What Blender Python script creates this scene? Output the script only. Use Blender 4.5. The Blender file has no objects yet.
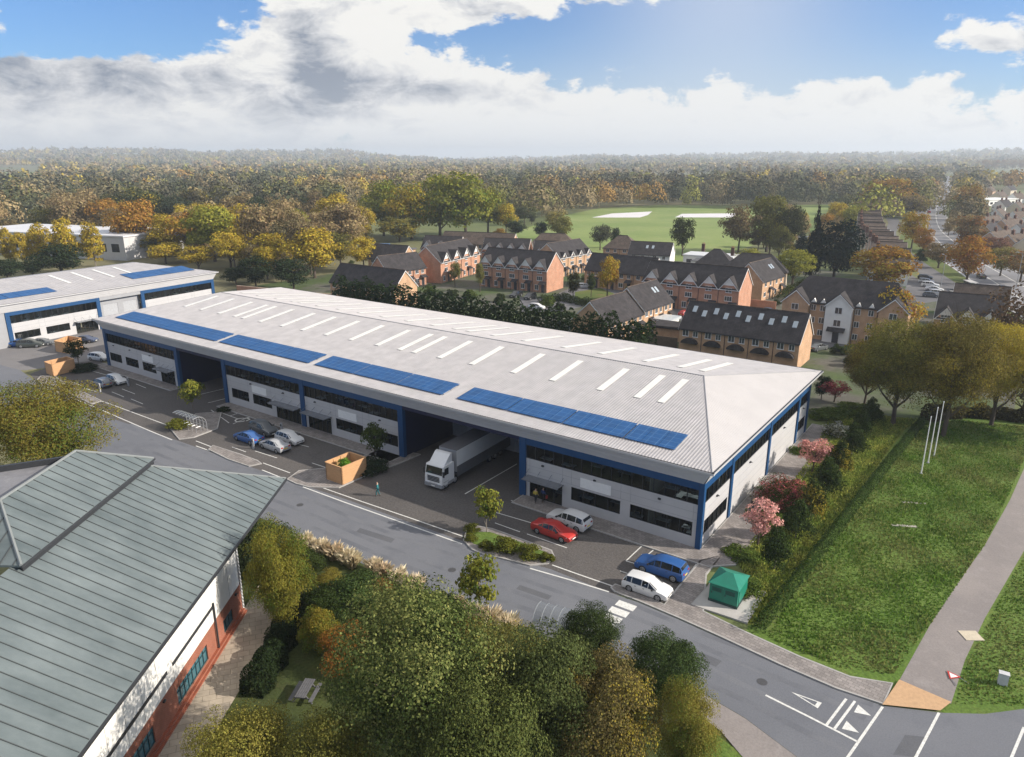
import bpy, bmesh, math, random
import numpy as np
from mathutils import Vector, Matrix
R = math.radians
scene = bpy.context.scene
COL = scene.collection

# ------------------------------------------------------------------ camera, sky, sun, exposure
CAM_H, FOC = 36.0, 724.0
PITCH, YAW = math.atan(220 / 724.), R(35.4)
cd = bpy.data.cameras.new('camera'); cam = bpy.data.objects.new('camera', cd); COL.objects.link(cam)
cam.location = (0, 0, CAM_H); cam.rotation_euler = (R(90) - PITCH, 0, YAW)
cd.sensor_width = 36; cd.lens = FOC / 1024 * 36; cd.clip_start = 0.5; cd.clip_end = 30000
scene.camera = cam
SUN_AZ = math.atan2(0.90, 0.44)         # clockwise from +Y
SUN_EL = R(27)
sd = Vector((math.sin(SUN_AZ) * math.cos(SUN_EL), math.cos(SUN_AZ) * math.cos(SUN_EL), math.sin(SUN_EL)))
sl = bpy.data.lights.new('sun', 'SUN'); sun = bpy.data.objects.new('sun', sl); COL.objects.link(sun)
sl.energy = 4.6; sl.angle = R(0.6); sl.color = (1.0, .91, .79)
sun.rotation_euler = (-sd).to_track_quat('-Z', 'Y').to_euler()
scene.view_settings.view_transform = 'Standard'
scene.view_settings.look = 'None'
scene.view_settings.gamma = 1
scene.view_settings.exposure = 0.66
scene.cycles.max_bounces = 6; scene.cycles.transparent_max_bounces = 12
scene.cycles.volume_bounces = 0
scene.cycles.use_denoising = True
FW = Vector((-math.sin(YAW), math.cos(YAW), 0)); RT = Vector((math.cos(YAW), math.sin(YAW), 0))


def ray(px, py):
    u = px - 512; v = py - 378.5
    f = FOC * math.cos(PITCH) - v * math.sin(PITCH); d = FOC * math.sin(PITCH) + v * math.cos(PITCH)
    return (f * FW.x + u * RT.x, f * FW.y + u * RT.y, -d)


def G(px, py, z=0.):
    """world point on the level z that the survey photo shows at px,py"""
    r = ray(px, py); t = (z - CAM_H) / r[2]
    return Vector((r[0] * t, r[1] * t, z))


def nd(nt, typ, **kw):
    n = nt.nodes.new(typ)
    for k, v in kw.items():
        if k.startswith('i_'):
            n.inputs[k[2:].replace('_', ' ')].default_value = v
        elif k.startswith('n_'):
            n.inputs[int(k[2:])].default_value = v
        else:
            setattr(n, k, v)
    return n


def build_world():
    w = bpy.data.worlds.new('World'); scene.world = w; w.use_nodes = True
    nt = w.node_tree; nt.nodes.clear(); L = nt.links.new
    out = nd(nt, 'ShaderNodeOutputWorld'); bg = nd(nt, 'ShaderNodeBackground'); bg.inputs['Strength'].default_value = .092
    L(bg.outputs[0], out.inputs[0])
    sky = nd(nt, 'ShaderNodeTexSky', sky_type='NISHITA', sun_disc=False, sun_elevation=SUN_EL, sun_rotation=SUN_AZ)
    sky.altitude = 50; sky.air_density = 1.0; sky.dust_density = .6; sky.ozone_density = 2.0
    tc = nd(nt, 'ShaderNodeTexCoord')
    V = tc.outputs['Generated']

    def M(op, a, b=None, c=None, clamp=False):
        n = nd(nt, 'ShaderNodeMath', operation=op); n.use_clamp = clamp
        for i, s in enumerate((a, b, c)):
            if s is None: continue
            if isinstance(s, (int, float)): n.inputs[i].default_value = s
            else: L(s, n.inputs[i])
        return n.outputs[0]

    def dot(vec):
        n = nd(nt, 'ShaderNodeVectorMath', operation='DOT_PRODUCT'); L(V, n.inputs[0]); n.inputs[1].default_value = vec
        return n.outputs['Value']
    f = dot(FW); r = dot(RT); z = dot((0, 0, 1))
    az = M('ARCTAN2', r, f); el = M('ARCSINE', z)
    el = M('MAXIMUM', el, 0.002)

    def noise(sx, sy, scale, detail=8, rough=.55, off=0., dist=0.):
        cb = nd(nt, 'ShaderNodeCombineXYZ'); L(M('MULTIPLY', az, sx), cb.inputs[0]); L(M('MULTIPLY', el, sy), cb.inputs[1]); cb.inputs[2].default_value = off
        n = nd(nt, 'ShaderNodeTexNoise'); n.inputs['Scale'].default_value = scale; n.inputs['Detail'].default_value = detail
        n.inputs['Roughness'].default_value = rough; n.inputs['Distortion'].default_value = dist
        L(cb.outputs[0], n.inputs['Vector']); return n.outputs[0]

    def blob(px, py, wx, wy, amp, pw=1.0):
        a0 = math.atan((px - 512) / 757.); e0 = math.atan((158.5 - py) / 757. * math.cos(a0) / 1.0)
        dx = M('DIVIDE', M('SUBTRACT', az, a0), wx / 757.); dy = M('DIVIDE', M('SUBTRACT', el, e0), wy / 757.)
        d2 = M('ADD', M('MULTIPLY', dx, dx), M('MULTIPLY', dy, dy))
        return M('MULTIPLY', M('EXPONENT', M('MULTIPLY', d2, -1.)), amp)

    def total(lst, base):
        s = base
        for b in lst:
            s = M('ADD', s, blob(*b))
        return s
    n1 = noise(1, 1.7, 8.5, 12, .62, 1.3, .3)
    n2 = noise(1, 1.9, 21, 9, .64, 5.1, .25)
    base = M('ADD', M('MULTIPLY', M('SUBTRACT', n1, .5), 2.3), M('MULTIPLY', M('SUBTRACT', n2, .5), 1.25))
    over = nd(nt, 'ShaderNodeMapRange', interpolation_type='SMOOTHSTEP'); L(el, over.inputs[0])     # unseen cloud above the frame, added to lift the fill light
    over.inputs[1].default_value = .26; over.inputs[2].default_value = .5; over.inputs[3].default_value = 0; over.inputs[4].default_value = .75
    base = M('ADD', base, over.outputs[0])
    # low bank of cloud towards the horizon
    bank = nd(nt, 'ShaderNodeMapRange', interpolation_type='SMOOTHSTEP'); L(el, bank.inputs[0])
    bank.inputs[1].default_value = .145; bank.inputs[2].default_value = .06; bank.inputs[3].default_value = -.42; bank.inputs[4].default_value = .42
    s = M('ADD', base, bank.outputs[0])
    s = total([(330, 45, 95, 60, .95), (470, 15, 120, 24, .9), (560, 10, 60, 20, .5), (430, 100, 120, 35, .4),
               (60, 85, 120, 32, .5), (150, 100, 120, 30, .35), (15, 28, 22, 18, .75), (985, 40, 55, 22, .95), (690, -2, 60, 14, .7),
               (120, 30, 90, 30, -.5), (830, 45, 130, 32, -.45), (520, 48, 50, 10, -.45), (640, 52, 90, 18, -.3),
               (365, 8, 26, 12, -.5), (1020, 90, 60, 20, -.1)], s)
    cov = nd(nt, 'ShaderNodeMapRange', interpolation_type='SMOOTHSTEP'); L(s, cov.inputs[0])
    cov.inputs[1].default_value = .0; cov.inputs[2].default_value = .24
    # cloud body: lit tops and grey undersides (thickness of the cloud)
    n3 = noise(1, 2.2, 15, 10, .64, 9.7, .35)
    g = M('MULTIPLY', M('SUBTRACT', n3, .455), 2.7)
    g = total([(320, 62, 30, 30, .75), (345, 92, 40, 20, .65), (440, 95, 75, 12, .55), (300, 110, 60, 15, .35), (130, 85, 110, 18, .35),
               (20, 75, 50, 20, .4), (975, 52, 26, 8, .5), (250, 25, 20, 25, -.3), (420, 40, 60, 25, -.35), (540, 10, 50, 15, -.3),
               (700, 100, 260, 40, -.35), (650, 140, 300, 20, -.3), (480, 130, 120, 20, .0)], g)
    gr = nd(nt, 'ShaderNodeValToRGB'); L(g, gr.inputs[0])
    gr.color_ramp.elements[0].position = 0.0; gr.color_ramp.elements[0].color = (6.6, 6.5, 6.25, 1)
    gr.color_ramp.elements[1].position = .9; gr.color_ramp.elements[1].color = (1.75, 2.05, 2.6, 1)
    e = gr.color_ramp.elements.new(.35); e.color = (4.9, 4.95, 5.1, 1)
    # clear sky a little deeper than the model near the zenith of the frame
    tint = nd(nt, 'ShaderNodeMix', data_type='RGBA', blend_type='MULTIPLY'); tint.inputs[0].default_value = 1
    L(sky.outputs[0], tint.inputs[6]); tint.inputs[7].default_value = (.42, .66, 1.0, 1)
    mx = nd(nt, 'ShaderNodeMix', data_type='RGBA'); L(cov.outputs[0], mx.inputs[0]); L(tint.outputs[2], mx.inputs[6]); L(gr.outputs[0], mx.inputs[7])
    # pale band of thick air over the horizon
    hz = nd(nt, 'ShaderNodeMapRange', interpolation_type='SMOOTHSTEP'); L(el, hz.inputs[0])
    hz.inputs[1].default_value = .075; hz.inputs[2].default_value = .0; hz.inputs[3].default_value = 0; hz.inputs[4].default_value = .75
    m2 = nd(nt, 'ShaderNodeMix', data_type='RGBA'); L(hz.outputs[0], m2.inputs[0])
    glow = nd(nt, 'ShaderNodeMix', data_type='RGBA'); L(total([(715, 10, 110, 70, .42), (700, 110, 260, 50, .35)], M('MULTIPLY', el, 0.)), glow.inputs[0]); L(mx.outputs[2], glow.inputs[6]); glow.inputs[7].default_value = (6.0, 6.05, 6.1, 1)
    L(glow.outputs[2], m2.inputs[6]); m2.inputs[7].default_value = (6.2, 6.25, 6.35, 1)
    L(m2.outputs[2], bg.inputs['Color'])


build_world()

# ------------------------------------------------------------------ materials
MATS = {}


def mat(name, col, rough=.7, var=.12, scale=3., metal=0., bump=0., detail=4, spec=.4, coat=0., col2=None, stretch=None, obj_coords=True):
    """plain surface with uneven colour from noise (col2: second colour of the blotches)"""
    if name in MATS: return MATS[name]
    m = bpy.data.materials.new(name); m.use_nodes = True; nt = m.node_tree; L = nt.links.new
    b = nt.nodes['Principled BSDF']; b.inputs['Roughness'].default_value = rough; b.inputs['Metallic'].default_value = metal
    b.inputs['Specular IOR Level'].default_value = spec; b.inputs['Coat Weight'].default_value = coat
    tc = nd(nt, 'ShaderNodeTexCoord'); mp = nd(nt, 'ShaderNodeMapping'); L(tc.outputs['Object'], mp.inputs[0])
    if stretch: mp.inputs['Scale'].default_value = stretch
    n = nd(nt, 'ShaderNodeTexNoise'); n.inputs['Scale'].default_value = scale; n.inputs['Detail'].default_value = detail; n.inputs['Roughness'].default_value = .65
    L(mp.outputs[0], n.inputs['Vector'])
    cr = nd(nt, 'ShaderNodeValToRGB'); L(n.outputs[0], cr.inputs[0])
    a = [max(0, c * (1 - var)) for c in col]; c2 = col2 or [min(1, c * (1 + var)) for c in col]
    cr.color_ramp.elements[0].position = .3; cr.color_ramp.elements[0].color = (*a, 1)
    cr.color_ramp.elements[1].position = .7; cr.color_ramp.elements[1].color = (*c2, 1)
    L(cr.outputs[0], b.inputs['Base Color'])
    if bump:
        bp = nd(nt, 'ShaderNodeBump'); bp.inputs['Strength'].default_value = bump; bp.inputs['Distance'].default_value = .05
        n2 = nd(nt, 'ShaderNodeTexNoise'); n2.inputs['Scale'].default_value = scale * 6; n2.inputs['Detail'].default_value = 3
        L(mp.outputs[0], n2.inputs['Vector']); L(n2.outputs[0], bp.inputs['Height']); L(bp.outputs[0], b.inputs['Normal'])
    MATS[name] = m; return m


def ground_mat(name, c1, c2, c3, s1=.08, s2=1.2, rough=.9, speck=.0, sp=14., bump=.0, third=.5):
    """three-scale ground: broad patches, medium blotches, fine grain"""
    if name in MATS: return MATS[name]
    m = bpy.data.materials.new(name); m.use_nodes = True; nt = m.node_tree; L = nt.links.new
    b = nt.nodes['Principled BSDF']; b.inputs['Roughness'].default_value = rough; b.inputs['Specular IOR Level'].default_value = .25
    tc = nd(nt, 'ShaderNodeTexCoord')

    def nz(s, d=5, r=.6):
        n = nd(nt, 'ShaderNodeTexNoise'); n.inputs['Scale'].default_value = s; n.inputs['Detail'].default_value = d; n.inputs['Roughness'].default_value = r
        L(tc.outputs['Object'], n.inputs['Vector']); return n.outputs[0]

    def ramp(s, lo, hi):
        n = nd(nt, 'ShaderNodeMapRange', interpolation_type='SMOOTHSTEP'); L(s, n.inputs[0]); n.inputs[1].default_value = lo; n.inputs[2].default_value = hi; return n.outputs[0]

    def mix(f, a, bb):
        n = nd(nt, 'ShaderNodeMix', data_type='RGBA')
        if isinstance(f, float): n.inputs[0].default_value = f
        else: L(f, n.inputs[0])
        for i, s in ((6, a), (7, bb)):
            if isinstance(s, tuple): n.inputs[i].default_value = (*s, 1)
            else: L(s, n.inputs[i])
        return n.outputs[2]
    c = mix(ramp(nz(s1), .38, .62), c1, c2)
    f3 = nd(nt, 'ShaderNodeMath', operation='MULTIPLY'); L(ramp(nz(s2), .5, .75), f3.inputs[0]); f3.inputs[1].default_value = third
    c = mix(f3.outputs[0], c, c3)
    if speck:
        n = nz(sp, 3, .7)
        hv = nd(nt, 'ShaderNodeHueSaturation'); L(c, hv.inputs['Color'])
        mr = nd(nt, 'ShaderNodeMapRange'); L(n, mr.inputs[0]); mr.inputs[1].default_value = .25; mr.inputs[2].default_value = .75
        mr.inputs[3].default_value = 1 - speck; mr.inputs[4].default_value = 1 + speck
        L(mr.outputs[0], hv.inputs['Value']); c = hv.outputs[0]
        if bump:
            bp = nd(nt, 'ShaderNodeBump'); bp.inputs['Strength'].default_value = bump; bp.inputs['Distance'].default_value = .15
            L(n, bp.inputs['Height']); L(bp.outputs[0], b.inputs['Normal'])
    L(c, b.inputs['Base Color']); MATS[name] = m; return m


def brick_mat(name, c1, c2, mortar, scale=1., bw=.225, bh=.075, rot=None, ms=.012, rough=.85, planar=False, off=.5, dirt=.25):
    """courses of bricks on any upright face (or pavers when planar)"""
    if name in MATS: return MATS[name]
    m = bpy.data.materials.new(name); m.use_nodes = True; nt = m.node_tree; L = nt.links.new
    b = nt.nodes['Principled BSDF']; b.inputs['Roughness'].default_value = rough; b.inputs['Specular IOR Level'].default_value = .2
    tc = nd(nt, 'ShaderNodeTexCoord'); sp = nd(nt, 'ShaderNodeSeparateXYZ'); L(tc.outputs['Object'], sp.inputs[0])
    cb = nd(nt, 'ShaderNodeCombineXYZ')
    if planar:
        L(sp.outputs[0], cb.inputs[0]); L(sp.outputs[1], cb.inputs[1])
    else:
        ad = nd(nt, 'ShaderNodeMath', operation='ADD'); L(sp.outputs[0], ad.inputs[0]); L(sp.outputs[1], ad.inputs[1])
        L(ad.outputs[0], cb.inputs[0]); L(sp.outputs[2], cb.inputs[1])
    mp = nd(nt, 'ShaderNodeMapping'); L(cb.outputs[0], mp.inputs[0])
    if rot: mp.inputs['Rotation'].default_value = (0, 0, rot)
    br = nd(nt, 'ShaderNodeTexBrick'); L(mp.outputs[0], br.inputs['Vector']); br.offset = off
    br.inputs['Color1'].default_value = (*c1, 1); br.inputs['Color2'].default_value = (*c2, 1); br.inputs['Mortar'].default_value = (*mortar, 1)
    br.inputs['Scale'].default_value = scale; br.inputs['Brick Width'].default_value = bw; br.inputs['Row Height'].default_value = bh; br.inputs['Mortar Size'].default_value = ms
    n = nd(nt, 'ShaderNodeTexNoise'); n.inputs['Scale'].default_value = .7; n.inputs['Detail'].default_value = 6; L(tc.outputs['Object'], n.inputs['Vector'])
    hv = nd(nt, 'ShaderNodeHueSaturation'); L(br.outputs[0], hv.inputs['Color'])
    mr = nd(nt, 'ShaderNodeMapRange'); L(n.outputs[0], mr.inputs[0]); mr.inputs[1].default_value = .3; mr.inputs[2].default_value = .7
    mr.inputs[3].default_value = 1 - dirt; mr.inputs[4].default_value = 1 + dirt; L(mr.outputs[0], hv.inputs['Value'])
    L(hv.outputs[0], b.inputs['Base Color']); MATS[name] = m; return m


def leaf_mat(name, tint=(1, 1, 1), hue=.05, val=.45, patch=None, trans=.3):
    """foliage: colour of the object, each leaf clump a bit different; optional patches of a second leaf colour"""
    if name in MATS: return MATS[name]
    m = bpy.data.materials.new(name); m.use_nodes = True; nt = m.node_tree; L = nt.links.new; nt.nodes.clear()
    out = nd(nt, 'ShaderNodeOutputMaterial'); oi = nd(nt, 'ShaderNodeObjectInfo'); ge = nd(nt, 'ShaderNodeNewGeometry'); tc = nd(nt, 'ShaderNodeTexCoord')
    col = oi.outputs['Color']
    if patch:
        n = nd(nt, 'ShaderNodeTexNoise'); n.inputs['Scale'].default_value = patch[3]; n.inputs['Detail'].default_value = 3; L(tc.outputs['Object'], n.inputs['Vector'])
        ad = nd(nt, 'ShaderNodeMath', operation='ADD'); L(n.outputs[0], ad.inputs[0])
        ml = nd(nt, 'ShaderNodeMath', operation='MULTIPLY_ADD'); L(ge.outputs['Random Per Island'], ml.inputs[0]); ml.inputs[1].default_value = .3; ml.inputs[2].default_value = -.15
        L(ml.outputs[0], ad.inputs[1])
        mr = nd(nt, 'ShaderNodeMapRange'); L(ad.outputs[0], mr.inputs[0]); mr.inputs[1].default_value = .46; mr.inputs[2].default_value = .62
        mx = nd(nt, 'ShaderNodeMix', data_type='RGBA'); L(mr.outputs[0], mx.inputs[0]); L(col, mx.inputs[6]); mx.inputs[7].default_value = (*patch[:3], 1); col = mx.outputs[2]
    hv = nd(nt, 'ShaderNodeHueSaturation'); L(col, hv.inputs['Color'])

    def mr2(lo, hi, src):
        r = nd(nt, 'ShaderNodeMapRange'); L(src, r.inputs[0]); r.inputs[3].default_value = lo; r.inputs[4].default_value = hi; return r.outputs[0]
    wn = nd(nt, 'ShaderNodeTexWhiteNoise', noise_dimensions='1D'); L(ge.outputs['Random Per Island'], wn.inputs['W'])
    L(mr2(.5 - hue, .5 + hue, wn.outputs[0]), hv.inputs['Hue']); L(mr2(1 - val, 1 + val, ge.outputs['Random Per Island']), hv.inputs['Value'])
    df = nd(nt, 'ShaderNodeBsdfDiffuse'); L(hv.outputs[0], df.inputs[0]); tr = nd(nt, 'ShaderNodeBsdfTranslucent'); L(hv.outputs[0], tr.inputs[0])
    ms = nd(nt, 'ShaderNodeMixShader'); ms.inputs[0].default_value = trans; L(df.outputs[0], ms.inputs[1]); L(tr.outputs[0], ms.inputs[2]); L(ms.outputs[0], out.inputs[0])
    MATS[name] = m; return m


def glass_mat(name, tint=(.02, .025, .03), rough=.05, see=.0):
    if name in MATS: return MATS[name]
    m = bpy.data.materials.new(name); m.use_nodes = True; nt = m.node_tree; L = nt.links.new
    b = nt.nodes['Principled BSDF']; b.inputs['Base Color'].default_value = (*tint, 1); b.inputs['Roughness'].default_value = rough; b.inputs['Specular IOR Level'].default_value = .6
    if see:
        t = nd(nt, 'ShaderNodeBsdfTransparent'); t.inputs[0].default_value = (.75, .8, .82, 1); ms = nd(nt, 'ShaderNodeMixShader'); ms.inputs[0].default_value = see
        L(b.outputs[0], ms.inputs[1]); L(t.outputs[0], ms.inputs[2]); L(ms.outputs[0], nt.nodes['Material Output'].inputs[0])
    MATS[name] = m; return m


def solar_mat(name, cw, ch, base=(.007, .066, .20)):
    """blue cells with fine pale grid lines"""
    if name in MATS: return MATS[name]
    m = brick_mat(name, base, tuple(c * 1.15 for c in base), (.10, .22, .40), 1, cw, ch, None, .016, .35, True, 0, .12)
    m.node_tree.nodes['Principled BSDF'].inputs['Specular IOR Level'].default_value = .25
    return m


# ------------------------------------------------------------------ mesh helpers
class MB:
    def __init__(s): s.v = []; s.f = []; s.m = []

    def face(s, pts, mi=0):
        i = len(s.v); s.v.extend([tuple(p) for p in pts]); s.f.append(tuple(range(i, i + len(pts)))); s.m.append(mi)

    def box(s, a, b, mi=0):
        x0, y0, z0 = a; x1, y1, z1 = b
        i = len(s.v)
        s.v += [(x0, y0, z0), (x1, y0, z0), (x1, y1, z0), (x0, y1, z0), (x0, y0, z1), (x1, y0, z1), (x1, y1, z1), (x0, y1, z1)]
        for q in ((0, 3, 2, 1), (4, 5, 6, 7), (0, 1, 5, 4), (1, 2, 6, 5), (2, 3, 7, 6), (3, 0, 4, 7)):
            s.f.append(tuple(i + k for k in q)); s.m.append(mi)
        return s

    def prism(s, poly, z0, z1, mi=0):
        """upright prism over an xy outline; z1 may be a list of heights"""
        n = len(poly); zz = z1 if isinstance(z1, (list, tuple)) else [z1] * n
        i = len(s.v); s.v += [(p[0], p[1], z0) for p in poly] + [(p[0], p[1], zz[k]) for k, p in enumerate(poly)]
        s.f.append(tuple(i + k for k in reversed(range(n)))); s.m.append(mi)
        s.f.append(tuple(i + n + k for k in range(n))); s.m.append(mi)
        for k in range(n):
            l = (k + 1) % n; s.f.append((i + k, i + l, i + n + l, i + n + k)); s.m.append(mi)
        return s

    def extr(s, pts, off, mi=0):
        """any flat 3-D outline pushed along off"""
        n = len(pts); i = len(s.v); off = Vector(off)
        s.v += [tuple(p) for p in pts] + [tuple(Vector(p) + off) for p in pts]
        s.f.append(tuple(i + k for k in reversed(range(n)))); s.m.append(mi)
        s.f.append(tuple(i + n + k for k in range(n))); s.m.append(mi)
        for k in range(n):
            l = (k + 1) % n; s.f.append((i + k, i + l, i + n + l, i + n + k)); s.m.append(mi)
        return s

    def tube(s, p0, p1, r0, r1=None, n=8, mi=0, cap=True):
        p0 = Vector(p0); p1 = Vector(p1); r1 = r0 if r1 is None else r1
        d = (p1 - p0).normalized(); a = d.orthogonal().normalized(); b = d.cross(a); i = len(s.v)
        for p, r in ((p0, r0), (p1, r1)):
            for k in range(n):
                t = 2 * math.pi * k / n; s.v.append(tuple(p + a * (r * math.cos(t)) + b * (r * math.sin(t))))
        for k in range(n):
            l = (k + 1) % n; s.f.append((i + k, i + l, i + n + l, i + n + k)); s.m.append(mi)
        if cap:
            s.f.append(tuple(i + k for k in reversed(range(n)))); s.m.append(mi); s.f.append(tuple(i + n + k for k in range(n))); s.m.append(mi)
        return s

    def build(s, name, mats, parent=None, loc=(0, 0, 0), rz=0., smooth=False):
        me = bpy.data.meshes.new(name); me.from_pydata(s.v, [], s.f); me.update()
        for m in (mats if isinstance(mats, (list, tuple)) else [mats]): me.materials.append(m)
        me.polygons.foreach_set('material_index', s.m)
        bm = bmesh.new(); bm.from_mesh(me); bmesh.ops.recalc_face_normals(bm, faces=bm.faces); bm.to_mesh(me); bm.free()
        if smooth: me.polygons.foreach_set('use_smooth', [True] * len(me.polygons))
        return link(name, me, parent, loc, rz)


def link(name, me, parent=None, loc=(0, 0, 0), rz=0.):
    o = bpy.data.objects.new(name, me); COL.objects.link(o); o.parent = parent; o.location = loc; o.rotation_euler = (0, 0, rz); return o


def tag(o, label, cat, group=None, kind=None):
    if label: o['label'] = label
    if cat: o['category'] = cat
    if group: o['group'] = group
    if kind: o['kind'] = kind
    return o


def thing(name, label, cat, loc=(0, 0, 0), rz=0., group=None):
    o = bpy.data.objects.new(name, None); COL.objects.link(o); o.empty_display_size = .3
    o.location = loc; o.rotation_euler = (0, 0, rz); return tag(o, label, cat, group)


def copy_tree(o, parent=None):
    c = o.copy(); COL.objects.link(c); c.parent = parent
    for ch in list(o.children): copy_tree(ch, c)
    return c


def fast_mesh(name, V, F, mats):
    V = np.asarray(V, dtype=np.float32); F = np.asarray(F, dtype=np.int32); k = F.shape[1]
    me = bpy.data.meshes.new(name); me.vertices.add(len(V)); me.vertices.foreach_set('co', V.ravel())
    me.loops.add(F.size); me.loops.foreach_set('vertex_index', F.ravel())
    me.polygons.add(len(F)); me.polygons.foreach_set('loop_start', np.arange(0, F.size, k, dtype=np.int32))
    me.polygons.foreach_set('loop_total', np.full(len(F), k, dtype=np.int32))
    me.update(calc_edges=True)
    for m in mats: me.materials.append(m)
    return me


def sheet(name, pts, z, m, kind='structure', label=None, cat=None, thick=0.):
    mb = MB()
    if thick: mb.prism([(p[0], p[1]) for p in pts], z - thick, z)
    else: mb.face([(p[0], p[1], z) for p in pts])
    o = mb.build(name, m); tag(o, label, cat, None, kind)
    return o


def ribbon(mb, pts, w, z, mi=0):
    """flat strip of width w along a polyline"""
    P = [Vector((p[0], p[1], 0)) for p in pts]; Ls = []; Rs = []
    for i, p in enumerate(P):
        d = (P[min(i + 1, len(P) - 1)] - P[max(i - 1, 0)]).normalized(); n = Vector((-d.y, d.x, 0)) * (w / 2)
        Ls.append(p + n); Rs.append(p - n)
    for i in range(len(P) - 1):
        mb.face([(q.x, q.y, z) for q in (Rs[i], Rs[i + 1], Ls[i + 1], Ls[i])], mi)


def smooth_line(pts, n=6):
    """Catmull-Rom through points"""
    P = [Vector((p[0], p[1], 0)) for p in pts]; out = []
    for i in range(len(P) - 1):
        a = P[max(i - 1, 0)]; b = P[i]; c = P[i + 1]; d = P[min(i + 2, len(P) - 1)]
        for k in range(n):
            t = k / n
            out.append(.5 * ((2 * b) + (c - a) * t + (2 * a - 5 * b + 4 * c - d) * t * t + (3 * b - a - 3 * c + d) * t ** 3))
    out.append(P[-1]); return out


# shared materials
white_metal = mat('white_metal_cladding', (.52, .515, .52), .45, .05, .6)
grey_metal = mat('grey_metal_cladding', (.30, .305, .32), .45, .06, .6)
panel_mat = mat('pale_wall_panel', (.45, .445, .45), .5, .05, .5)
roof_sheet = brick_mat('ribbed_roof_sheet', (.385, .372, .38), (.405, .39, .395), (.335, .325, .33), 1, 1.0, 6.6, None, .02, .5, True, .5, .09)
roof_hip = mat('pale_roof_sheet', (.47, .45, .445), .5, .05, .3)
blue_frame = mat('blue_frame_metal', (.004, .052, .15), .5, .08, .8)
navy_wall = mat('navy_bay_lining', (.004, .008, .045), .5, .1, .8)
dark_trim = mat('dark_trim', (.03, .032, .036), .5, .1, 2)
rooflight_mat = mat('rooflight_sheet', (.74, .73, .69), .35, .05, .4)
window_glass = glass_mat('office_glass', (.012, .016, .02), .04, .8)
dark_glass = glass_mat('dark_glass', (.02, .025, .032), .08)
pane_glass = glass_mat('window_pane', (.05, .06, .07), .1)
white_paint = mat('white_paint', (.74, .74, .73), .5, .05, 2)
line_paint = mat('road_paint', (.60, .60, .58), .7, .22, 5, detail=8)
asphalt = ground_mat('road_asphalt', (.135, .142, .162), (.155, .161, .18), (.112, .118, .138),   .05, .22, .85, .13, 9, .15, .8)
yard_mat = ground_mat('yard_paving', (.086, .080, .079), (.104, .096, .093), (.066, .062, .063), .06, .45, .88, .32, 4.5, .35)
kerb_mat = mat('kerb_stone', (.34, .33, .32), .85, .12, 2)
footway_mat = brick_mat('block_paving', (.27, .245, .235), (.20, .182, .176), (.15, .14, .13), 1, .42, .3, R(8), .02, .9, True, .5, .2)
rubber = mat('tyre_rubber', (.02, .02, .021), .85, .1, 6)
alloy = mat('alloy_rim', (.42, .43, .45), .3, .05, 6, .7)
brick_tan = brick_mat('tan_brick', (.50, .275, .14), (.41, .22, .11), (.46, .37, .28), dirt=.15)
brick_red = brick_mat('red_brick', (.47, .20, .11), (.38, .155, .085), (.42, .32, .25), dirt=.15)
brick_deep = brick_mat('deep_red_brick', (.30, .085, .045), (.24, .065, .035), (.28, .17, .13), dirt=.2)
roof_tile = brick_mat('dark_roof_tile', (.040, .037, .040), (.055, .049, .050), (.022, .021, .023), 1, .3, .24, None, .02, .85, True, .5, .3)
roof_brown = brick_mat('brown_roof_tile', (.10, .075, .06), (.13, .10, .08), (.05, .04, .035), 1, .3, .24, None, .02, .85, True, .5, .3)
roof_pale = brick_mat('weathered_roof_tile', (.19, .145, .115), (.23, .175, .14), (.10, .08, .065), 1, .3, .24, None, .02, .85, True, .5, .3)
render_white = mat('white_render', (.72, .71, .68), .8, .05, .8)
render_cream = mat('cream_render', (.58, .50, .38), .8, .07, .8)
concrete = mat('concrete', (.40, .385, .37), .85, .1, 1.2, bump=.1)
timber = mat('pale_timber_boards', (.52, .30, .15), .7, .16, 2.0, stretch=(.5, .5, 6))
bark = mat('bark', (.085, .065, .05), .95, .3, 4, bump=.3)
bark_pale = mat('pale_bark', (.22, .19, .16), .95, .25, 4)
LEAF = leaf_mat('leaf', hue=.018, val=.42)
LEAF_YELLOW = leaf_mat('leaf_yellow_patches', hue=.018, val=.4, patch=(.24, .19, .03, 1.8))
LEAF_ORANGE = leaf_mat('leaf_orange_patches', hue=.018, val=.4, patch=(.25, .105, .025, 2.2))
LEAF_TIP = leaf_mat('leaf_pale_tips', hue=.015, val=.45, patch=(.175, .185, .06, 2.6))
LEAF_GREEN = leaf_mat('leaf_green_patches', hue=.018, val=.4, patch=(.09, .13, .025, 2.0))
exec_parts = []

# ------------------------------------------------------------------ terrain, hills, roads, pavements
_rp = [(-900, 90), (-400, 95), (0, 100), (100, 106), (200, 98), (330, 104), (390, 66), (450, 40), (520, 34), (580, 60), (700, 72), (850, 80), (1024, 96), (1500, 100), (2500, 60)]
_ra = [(math.atan((p - 512) / 757.), max(4, h - 36)) for p, h in _rp]


def hill(x, y):
    az = math.atan2(x * RT.x + y * RT.y, x * FW.x + y * FW.y); r = math.hypot(x, y)
    if r < 2300: return 0.
    h = np.interp(az, [a for a, _ in _ra], [q for _, q in _ra])
    t = min(1, max(0, (r - 2300) / 4200.)); t = t * t * (3 - 2 * t)
    w = 6 * math.sin(az * 23 + r * .0011) + 4 * math.sin(az * 57 + 1.3)
    return t * (h + w)


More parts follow.
